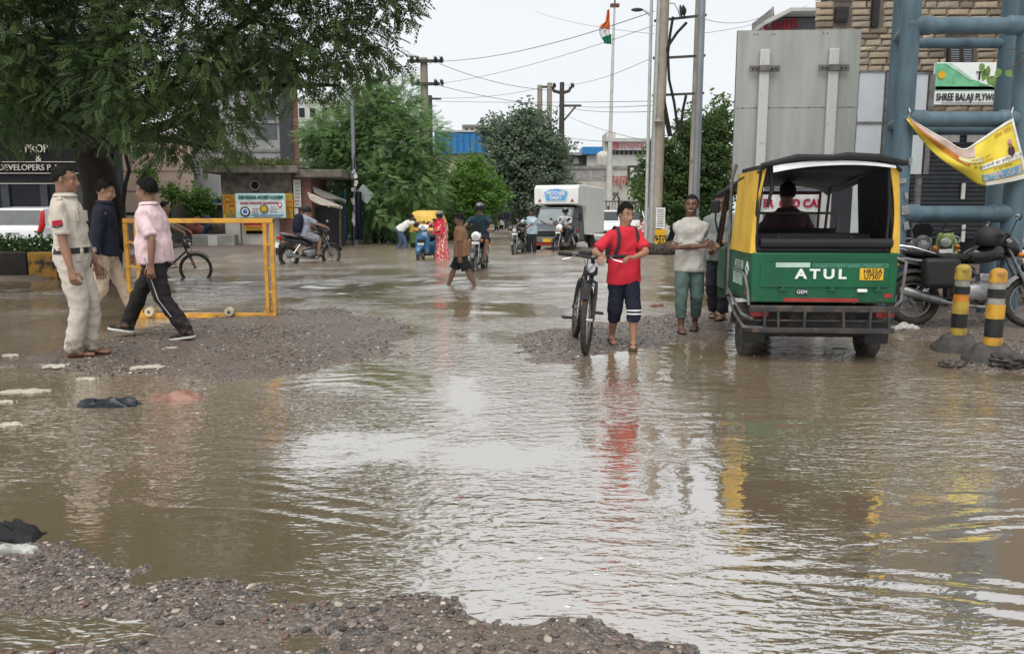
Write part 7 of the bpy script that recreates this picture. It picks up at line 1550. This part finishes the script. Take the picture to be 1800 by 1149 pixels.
MB().box((0, .885, .80), (1.30, .03, .06)).build('chrome_bar', STEEL, tk); MB().box((0, .875, .66), (1.02, .03, .16)).build('grille', BLACKM, tk, bevel=.01); MB().box((0, .90, .46), (1.50, .10, .20)).build('bumper', GRM, tk, bevel=.03)
for s_ in (-1, 1):
    MB().box((.58 * s_, .875, .70), (.24, .06, .20)).build('headlamp', LAMPG, tk, bevel=.03); MB().box((.92 * s_, .20, 1.28), (.14, .05, .28)).build('mirror', BLACKM, tk, bevel=.02); MB().tube([(.72 * s_, .25, 1.2), (.90 * s_, .2, 1.2)], .014, 6).build('mirror_arm', BLACKM, tk)
    MB().prism([(.62 * s_ - .07, 1.80), (.62 * s_ + .07, 1.80), (.62 * s_, 1.92)], 1, .215, .232).build('warning_triangle', pm('triangle_red', (.30, .06, .05), .5), tk); wheel(tk, (.66 * s_, .38, .29), .29, .17, DULL, 5); wheel(tk, (.66 * s_, -2.1, .29), .29, .17, DULL, 5)
    MB().box((.72 * s_ * 1.02, -.25, .92), (.03, .02, .5)).build('door_line', BLACKM, tk)
MB().box((0, .955, .44), (.46, .012, .12)).build('number_plate', PLATE_Y, tk); MB().box((0, -.9, .45), (1.2, 3.6, .22)).build('chassis', DARKIN, tk); MB().box((0, .93, .30), (1.3, .06, .09)).build('red_skirt', pm('red_bumper_strip', (.25, .02, .02), .5), tk)
arch = []
for k in range(13): a = R(-32 + 64 * k / 12); arch.append((math.sin(a) * .90, 1.55 + math.cos(a) * .735))
sgn = MB().prism([(x, z + .0) for x, z in arch] + [(.39, 1.82), (-.39, 1.82)], 1, .14, .235).build('arched_sign', pm('sign_edge_white', (.7, .7, .7), .4), tk); sgn2 = MB().prism([(x * .93, 1.85 + (z - 1.85) * .92) for x, z in arch] + [(.365, 1.85), (-.365, 1.85)], 1, .236, .245).build('arched_sign_face', pm('dairy_blue', (.10, .33, .62), .4, var=.05), tk)
text('MOTHER', .185, PLATE_W, tk, (0, .25, 2.10), (R(90), 0, R(180)), depth=.004, bold=.006, sx=.95); text('DAIRY', .165, PLATE_W, tk, (0, .25, 1.94), (R(90), 0, R(180)), depth=.004, bold=.006, sx=.95)
# cars
def car(label, loc, yaw, mat, group='white cars', L=3.9, Wc=1.65, Hc=1.48, hatch=True):
    o = thing('parked_car', label, 'car', loc, yaw, group); h = Wc / 2; y0, y1 = -L / 2, L / 2
    sec = [(y0, .35, .88, h * .88), (y0 + .06, .28, .98, h * .96), (y0 + .5, .26, .98, h), (0, .25, .96, h), (y1 - .9, .26, .94, h), (y1 - .15, .28, .80, h * .92), (y1, .36, .66, h * .8)]
    MB().ring_loft([[Vector((-w * .96, y, a)), Vector((w * .96, y, a)), Vector((w, y, a + (b - a) * .45)), Vector((w * .93, y, b)), Vector((-w * .93, y, b)), Vector((-w, y, a + (b - a) * .45))] for y, a, b, w in sec]).build('body', mat, o, bevel=.04)
    cab = [(y0 + (.10 if hatch else .75), .94, .97, h * .86), (y0 + (.40 if hatch else 1.15), .94, Hc - .05, h * .74), (y0 + 1.4, .94, Hc, h * .76), (.25, .94, Hc - .02, h * .76), (1.05, .94, .97, h * .86)]
    MB().ring_loft([[Vector((-h * .88, y, a)), Vector((h * .88, y, a)), Vector((w, y, b)), Vector((-w, y, b))] for y, a, b, w in cab]).build('cabin', mat, o, bevel=.04)
    gl = lambda a, b, k: [Vector((x * (.92), y, z)) for x, y, z in ()]
    ra, rb = cab[0], cab[1]; fa, fb = cab[4], cab[3]
    for nm, (ya_, za_, wa_), (yb_, zb_, wb_), sgn_ in (('rear_window', (ra[0], 1.0, h * .80), (rb[0], Hc - .10, h * .68), -1), ('windscreen', (fa[0], 1.0, h * .80), (fb[0], Hc - .08, h * .70), 1)):
        t0 = .12; A0 = Vector((0, ya_, .97)); B0 = Vector((0, yb_, Hc - .05 if sgn_ < 0 else Hc - .02)); p_, q_ = A0.lerp(B0, .10), A0.lerp(B0, .88); off_ = Vector((0, .022 * sgn_, .012)); MB().add([p_ + off_ + Vector((-wa_, 0, 0)), p_ + off_ + Vector((wa_, 0, 0)), q_ + off_ + Vector((wb_, 0, 0)), q_ + off_ + Vector((-wb_, 0, 0))], [(0, 1, 2, 3)]).build(nm, pm('car_glass', (.05, .06, .065), .06, var=.2), o)
    for s_ in (-1, 1):
        MB().add([(s_ * h * .895, y0 + .55, 1.0), (s_ * h * .895, .85, 1.0), (s_ * h * .795, .22, Hc - .10), (s_ * h * .79, y0 + .75, Hc - .12)], [(0, 1, 2, 3)]).build('side_window', MATS['car_glass'], o); wheel(o, (s_ * (h - .10), y0 + .65, .29), .29, .17, DULL, 6); wheel(o, (s_ * (h - .10), y1 - .70, .29), .29, .17, DULL, 6)
        MB().box((s_ * (h + .07), .75, 1.0), (.14, .07, .12)).build('mirror', mat, o, bevel=.03); MB().box((s_ * h * .66, y1 - .06, .66), (.30, .16, .14)).build('headlamp', LAMPG, o, bevel=.04)
        if hatch: MB().tube([(s_ * h * .80, y0 + .02, .80), (s_ * h * .86, y0 + .08, 1.0), (s_ * h * .78, y0 + .30, 1.36)], [.07, .075, .05], 8).build('tail_lamp', REDLENS, o)
        else: MB().box((s_ * h * .70, y0, .82), (.28, .06, .14)).build('tail_lamp', REDLENS, o, bevel=.03)
    MB().box((0, y0 - .01, .62), (.50, .03, .12)).build('number_plate', PLATE_W, o); MB().box((0, y0 - .005, .42), (Wc * .86, .08, .20)).build('bumper', mat, o, bevel=.04); MB().box((0, y0 + .02, .80), (.34, .06, .04)).build('boot_handle', STEEL, o); MB().box((0, y1 - .01, .52), (.9, .04, .12)).build('grille', BLACKM, o); MB().box((0, y1 + .02, .40), (.46, .02, .11)).build('number_plate', PLATE_W, o); return o
CARW = pm('car_white', (.70, .71, .71), .3, var=.04, coat=.5)
c0 = W(14, 430, 20.5); car('white hatchback with tall red tail lamps parked beyond the hedge', (c0.x, c0.y + 1.95, .0), R(4), CARW)
for px, d, yw, lab in ((1062, 37, 172, 'white car nearest the white truck beyond the flood'), (1106, 39.5, 175, 'white car behind the person in red with the bicycle'), (1172, 33, 100, 'white car standing side on behind the street tree')): c0 = W(px, 400, d); car(lab, (c0.x, d, -.06), R(yw), CARW, hatch=(d > 38))
# far people
for px, pyf, pyh, lab, tp_, lg, yw in ((856, 408, 364, 'far person in bright blue shirt standing under the trees', (.05, .16, .42), (.03, .03, .04), 170), (873, 407, 367, 'far person in reddish brown clothes beside the person in blue', (.14, .06, .05), (.05, .04, .04), 90), (881, 406, 370, 'far person in dark grey holding a white bag', (.035, .035, .04), (.03, .03, .03), 200), (891, 406, 367, 'far person in navy shirt walking at the right of the far group', (.02, .022, .04), (.10, .095, .09), 20)):
    d = 42.0; q = W(px, pyf, d); person('person', lab, (q.x, d, q.z), R(yw), (pyf - pyh) * d / FPX, dict(la=(-.05, .06, .045), ra=(.05, -.06, .05)), SK_DARK, cloth('far_top_%d' % px, tp_), .9, -.05, cloth('far_legs_%d' % px, lg), .97, voxel=.03, group='people standing under the far trees')
MB().box(W(882.5, 391, 41.7), (.22, .10, .26)).build('carrier_bag', PLATE_W); tag(bpy.data.objects['carrier_bag'], 'white carrier bag held by the far person in dark grey', 'bag')
q = W(1069, 408, 45.5); person('person', 'person in green shirt standing behind the dark railing', (q.x, 45.5, .03), R(175), 1.62, None, SK_DARK, cloth('emerald_shirt', (.02, .30, .17)), .8, -.05, cloth('dark_trouser', (.025, .025, .03)), .97, voxel=.03)
q = wl_pt(1126, 440); person('person', 'small person in red and white clothes walking beside the concrete pole', q, R(175), 1.30, dict(la=(-.05, .08, .045), ra=(.05, -.06, .05)), SK_DARK, cloth('red_white_top', (.36, .05, .06), var=.4, scale=9, col2=(.6, .55, .52), contrast=(.5, .54)), .8, -.15, cloth('red_leggings', (.26, .03, .04)), .97, voxel=.022, hair='long')
q = wl_pt(297, 490, -.13); bicycle('bicycle ridden through the water behind the person in the pink polo', (q.x, q.y, q.z), R(-80))
m_, J = ride('cyclist with a dark green backpack mostly hidden behind the person in pink', (q.x, q.y, q.z), R(-80), 1.60, skin=SK_MED, top=cloth('cyclist_shirt', (.30, .30, .28)), sleeve=.8, legs=cloth('grey_trouser', (.07, .07, .08)), leg_len=.9, voxel=.02, pose=dict(pel=(0, -.15, .60), lean=24, la=(-.06, -.05, .11), ra=(.06, .02, .30), lw=(-.19, .24, .68), rw=(.19, .24, .68))); backpack(m_, J, cloth('dark_green_backpack', (.015, .035, .03)), straps=False)
# ---------------------------------------------------------------- median kerb, rubble, litter, foam
kb = thing('median_kerb', 'raised median kerb painted in worn yellow and black blocks at the left edge', 'kerb', W(50, 490, 16.0)); o_ = W(50, 490, 16.0); KY, KB_ = pm('kerb_yellow', (.26, .14, .025), .85, var=.4, scale=5, col2=(.03, .025, .02), contrast=(.38, .52)), pm('kerb_black', (.024, .02, .018), .8, var=.3, scale=6)
x = -9.0; k = 0
while x < W(112, 470, 16).x - o_.x: MB().box((x + .30, .2, .22), (.585, .40, .62)).build('kerb_block', KY if 40 < 900 + (x + .3 + o_.x) / 16 * FPX < 100 or k % 4 == 1 else KB_, kb, bevel=.025); x += .60; k += 1
MB().box((-4.2, 1.0, .10), (9.6, 1.3, .56)).build('soil', pm('median_soil', (.06, .042, .03), .9, bump=.5), kb)
lg = foot(1155, 452); o = thing('log', 'dark muddy log lying at the foot of the concrete poles', 'log', (lg.x, lg.y, -.03)); mb = MB(); mb.tube([(-.75, 0, .12), (-.45, .05, .24), (0, 0, .18), (.4, .03, .22), (.75, 0, .16)], [.16, .20, .17, .20, .14], 10); put('trunk', remeshed(mb, .03, 2, .12, 'log'), pm('muddy_log', (.065, .052, .042), .8, var=.3, scale=8, bump=.6), o, smooth=180)
for px, py, s_, lab, m_ in ((1158, 548, .11, 'broken red brick lying at the water edge behind the walkers', pm('wet_brick', (.16, .06, .04), .6, var=.3, scale=15)), (1672, 642, .075, 'small muddy stone in the water before the bollards', STONE_MATS[1]), (1775, 642, .12, 'heap of dark rubble at the right edge below the near bollard', STONE_MATS[0])):
    q = foot(px, py); me = ico(3, px); [setattr(v, 'co', v.co * (1 + .5 * mnoise.noise(v.co * 2.5))) for v in me.vertices]; me.materials.append(m_); r_o = bpy.data.objects.new('rubble_stone' if 'brick' not in lab else 'brick_fragment', me); COL.objects.link(r_o); r_o.location = q + Vector((0, 0, s_ * .3)); r_o.scale = (s_ * 1.5, s_, s_ * .6); tag(r_o, lab, 'stone' if 'brick' not in lab else 'brick')
def crumple(name, label, cat, px, py, w_, d_, h_, mat, seed, z=None):
    q = G(px, py) if z is None else foot(px, py); o = thing(name, label, cat, q); r = random.Random(seed); nx, ny = 14, 8; vs_, fs_ = [], []
    for j in range(ny + 1):
        for i in range(nx + 1):
            u, v = i / nx * 2 - 1, j / ny * 2 - 1; e = max(0, 1 - (abs(u) ** 2.2 + abs(v) ** 2.2)); n_ = mnoise.noise(Vector((u * 2.3 + seed, v * 2.7, seed))); rr = 1 + .25 * mnoise.noise(Vector((u * 3, v * 3, seed + 9)))
            vs_.append((u * w_ / 2 * rr, v * d_ / 2 * rr, h_ * (e ** .5) * (.55 + 1.1 * n_) + .002 if e > 0 else -.012))
    fs_ = [(j * (nx + 1) + i, j * (nx + 1) + i + 1, (j + 1) * (nx + 1) + i + 1, (j + 1) * (nx + 1) + i) for j in range(ny) for i in range(nx)]
    s = MB().add(vs_, fs_).build('sheet', mat, o, smooth=50); so = s.modifiers.new('t', 'SOLIDIFY'); so.thickness = .004; return o
crumple('plastic_bag', 'torn black plastic bag floating in the near water', 'bag', 192, 712, .46, .16, .07, pm('black_polythene', (.02, .023, .03), .25, var=.3, scale=10), 3.3); crumple('plastic_bag', 'pinkish brown wet bag floating right of the black plastic bag', 'bag', 310, 700, .40, .19, .066, pm('pink_brown_polythene', (.30, .16, .12), .5, var=.25, scale=6, col2=(.14, .08, .06)), 3.9)
crumple('plastic_bag', 'black rag and tarpaulin lump at the lower left edge', 'rag', 14, 942, .26, .12, .06, pm('black_rag', (.022, .022, .024), .8, bump=.5), 5.1, 1); crumple('paper_litter', 'crumpled white paper beside the black rag at the lower left', 'litter', 28, 968, .17, .06, .025, pm('wet_white_paper', (.42, .42, .39), .8, var=.2, scale=30), 9.4, 1); crumple('paper_litter', 'white plastic sheet on the mud beside the three wheeler rear wheel', 'litter', 1592, 576, .30, .14, .05, MATS['wet_white_paper'], 2.2, 1)
FOAM = pm('dirty_foam', (.50, .46, .385), .85, var=.2, scale=30, bump=.8, bscale=90)
for k, (px, py, w_, lab) in enumerate(((255, 650, 72, 'largest foam patch, on the wet mud right of the uniformed person'), (152, 666, 42, 'foam patch just below the uniformed person feet'), (14, 746, 56, 'foam patch at the left edge level with the floating bags'), (100, 646, 66, 'long foam streak left of the uniformed person feet'), (45, 688, 84, 'broad thin foam streak left of the black plastic bag'), (20, 624, 36, 'foam patch at the left edge above the other foam'), (300, 614, 26, 'small foam patch under the striding person'), (1478, 612, 30, 'foam patch under the three wheeler'), (8, 706, 40, 'thin foam patch at the left edge above the lowest one'))):
    q = G(px, py, .003); q.z = max(.003, gz(q.x, q.y) + .003); s_ = q.y / FPX; rr = random.Random(k + 3); mb = MB(); a_ = w_ * s_ / 2
    for i in range(30):
        u, v = max(-1, min(1, rr.gauss(0, .42))), max(-1, min(1, rr.gauss(0, .45))); e = 1 - .7 * min(1, u * u + v * v); r0 = a_ * (.10 + .16 * rr.random()) * e; mb.ball((u * a_, v * a_ * .62, 0), (r0 * 1.7, r0 * .9, .007 + .006 * rr.random()), 10, 6, rotz(rr.uniform(-.3, .3)))
    f_ = put('foam_patch', remeshed(mb, .007, 1, .006, 'foam'), FOAM, smooth=180); f_.location = q; tag(f_, lab, 'foam', 'foam patches on the water')
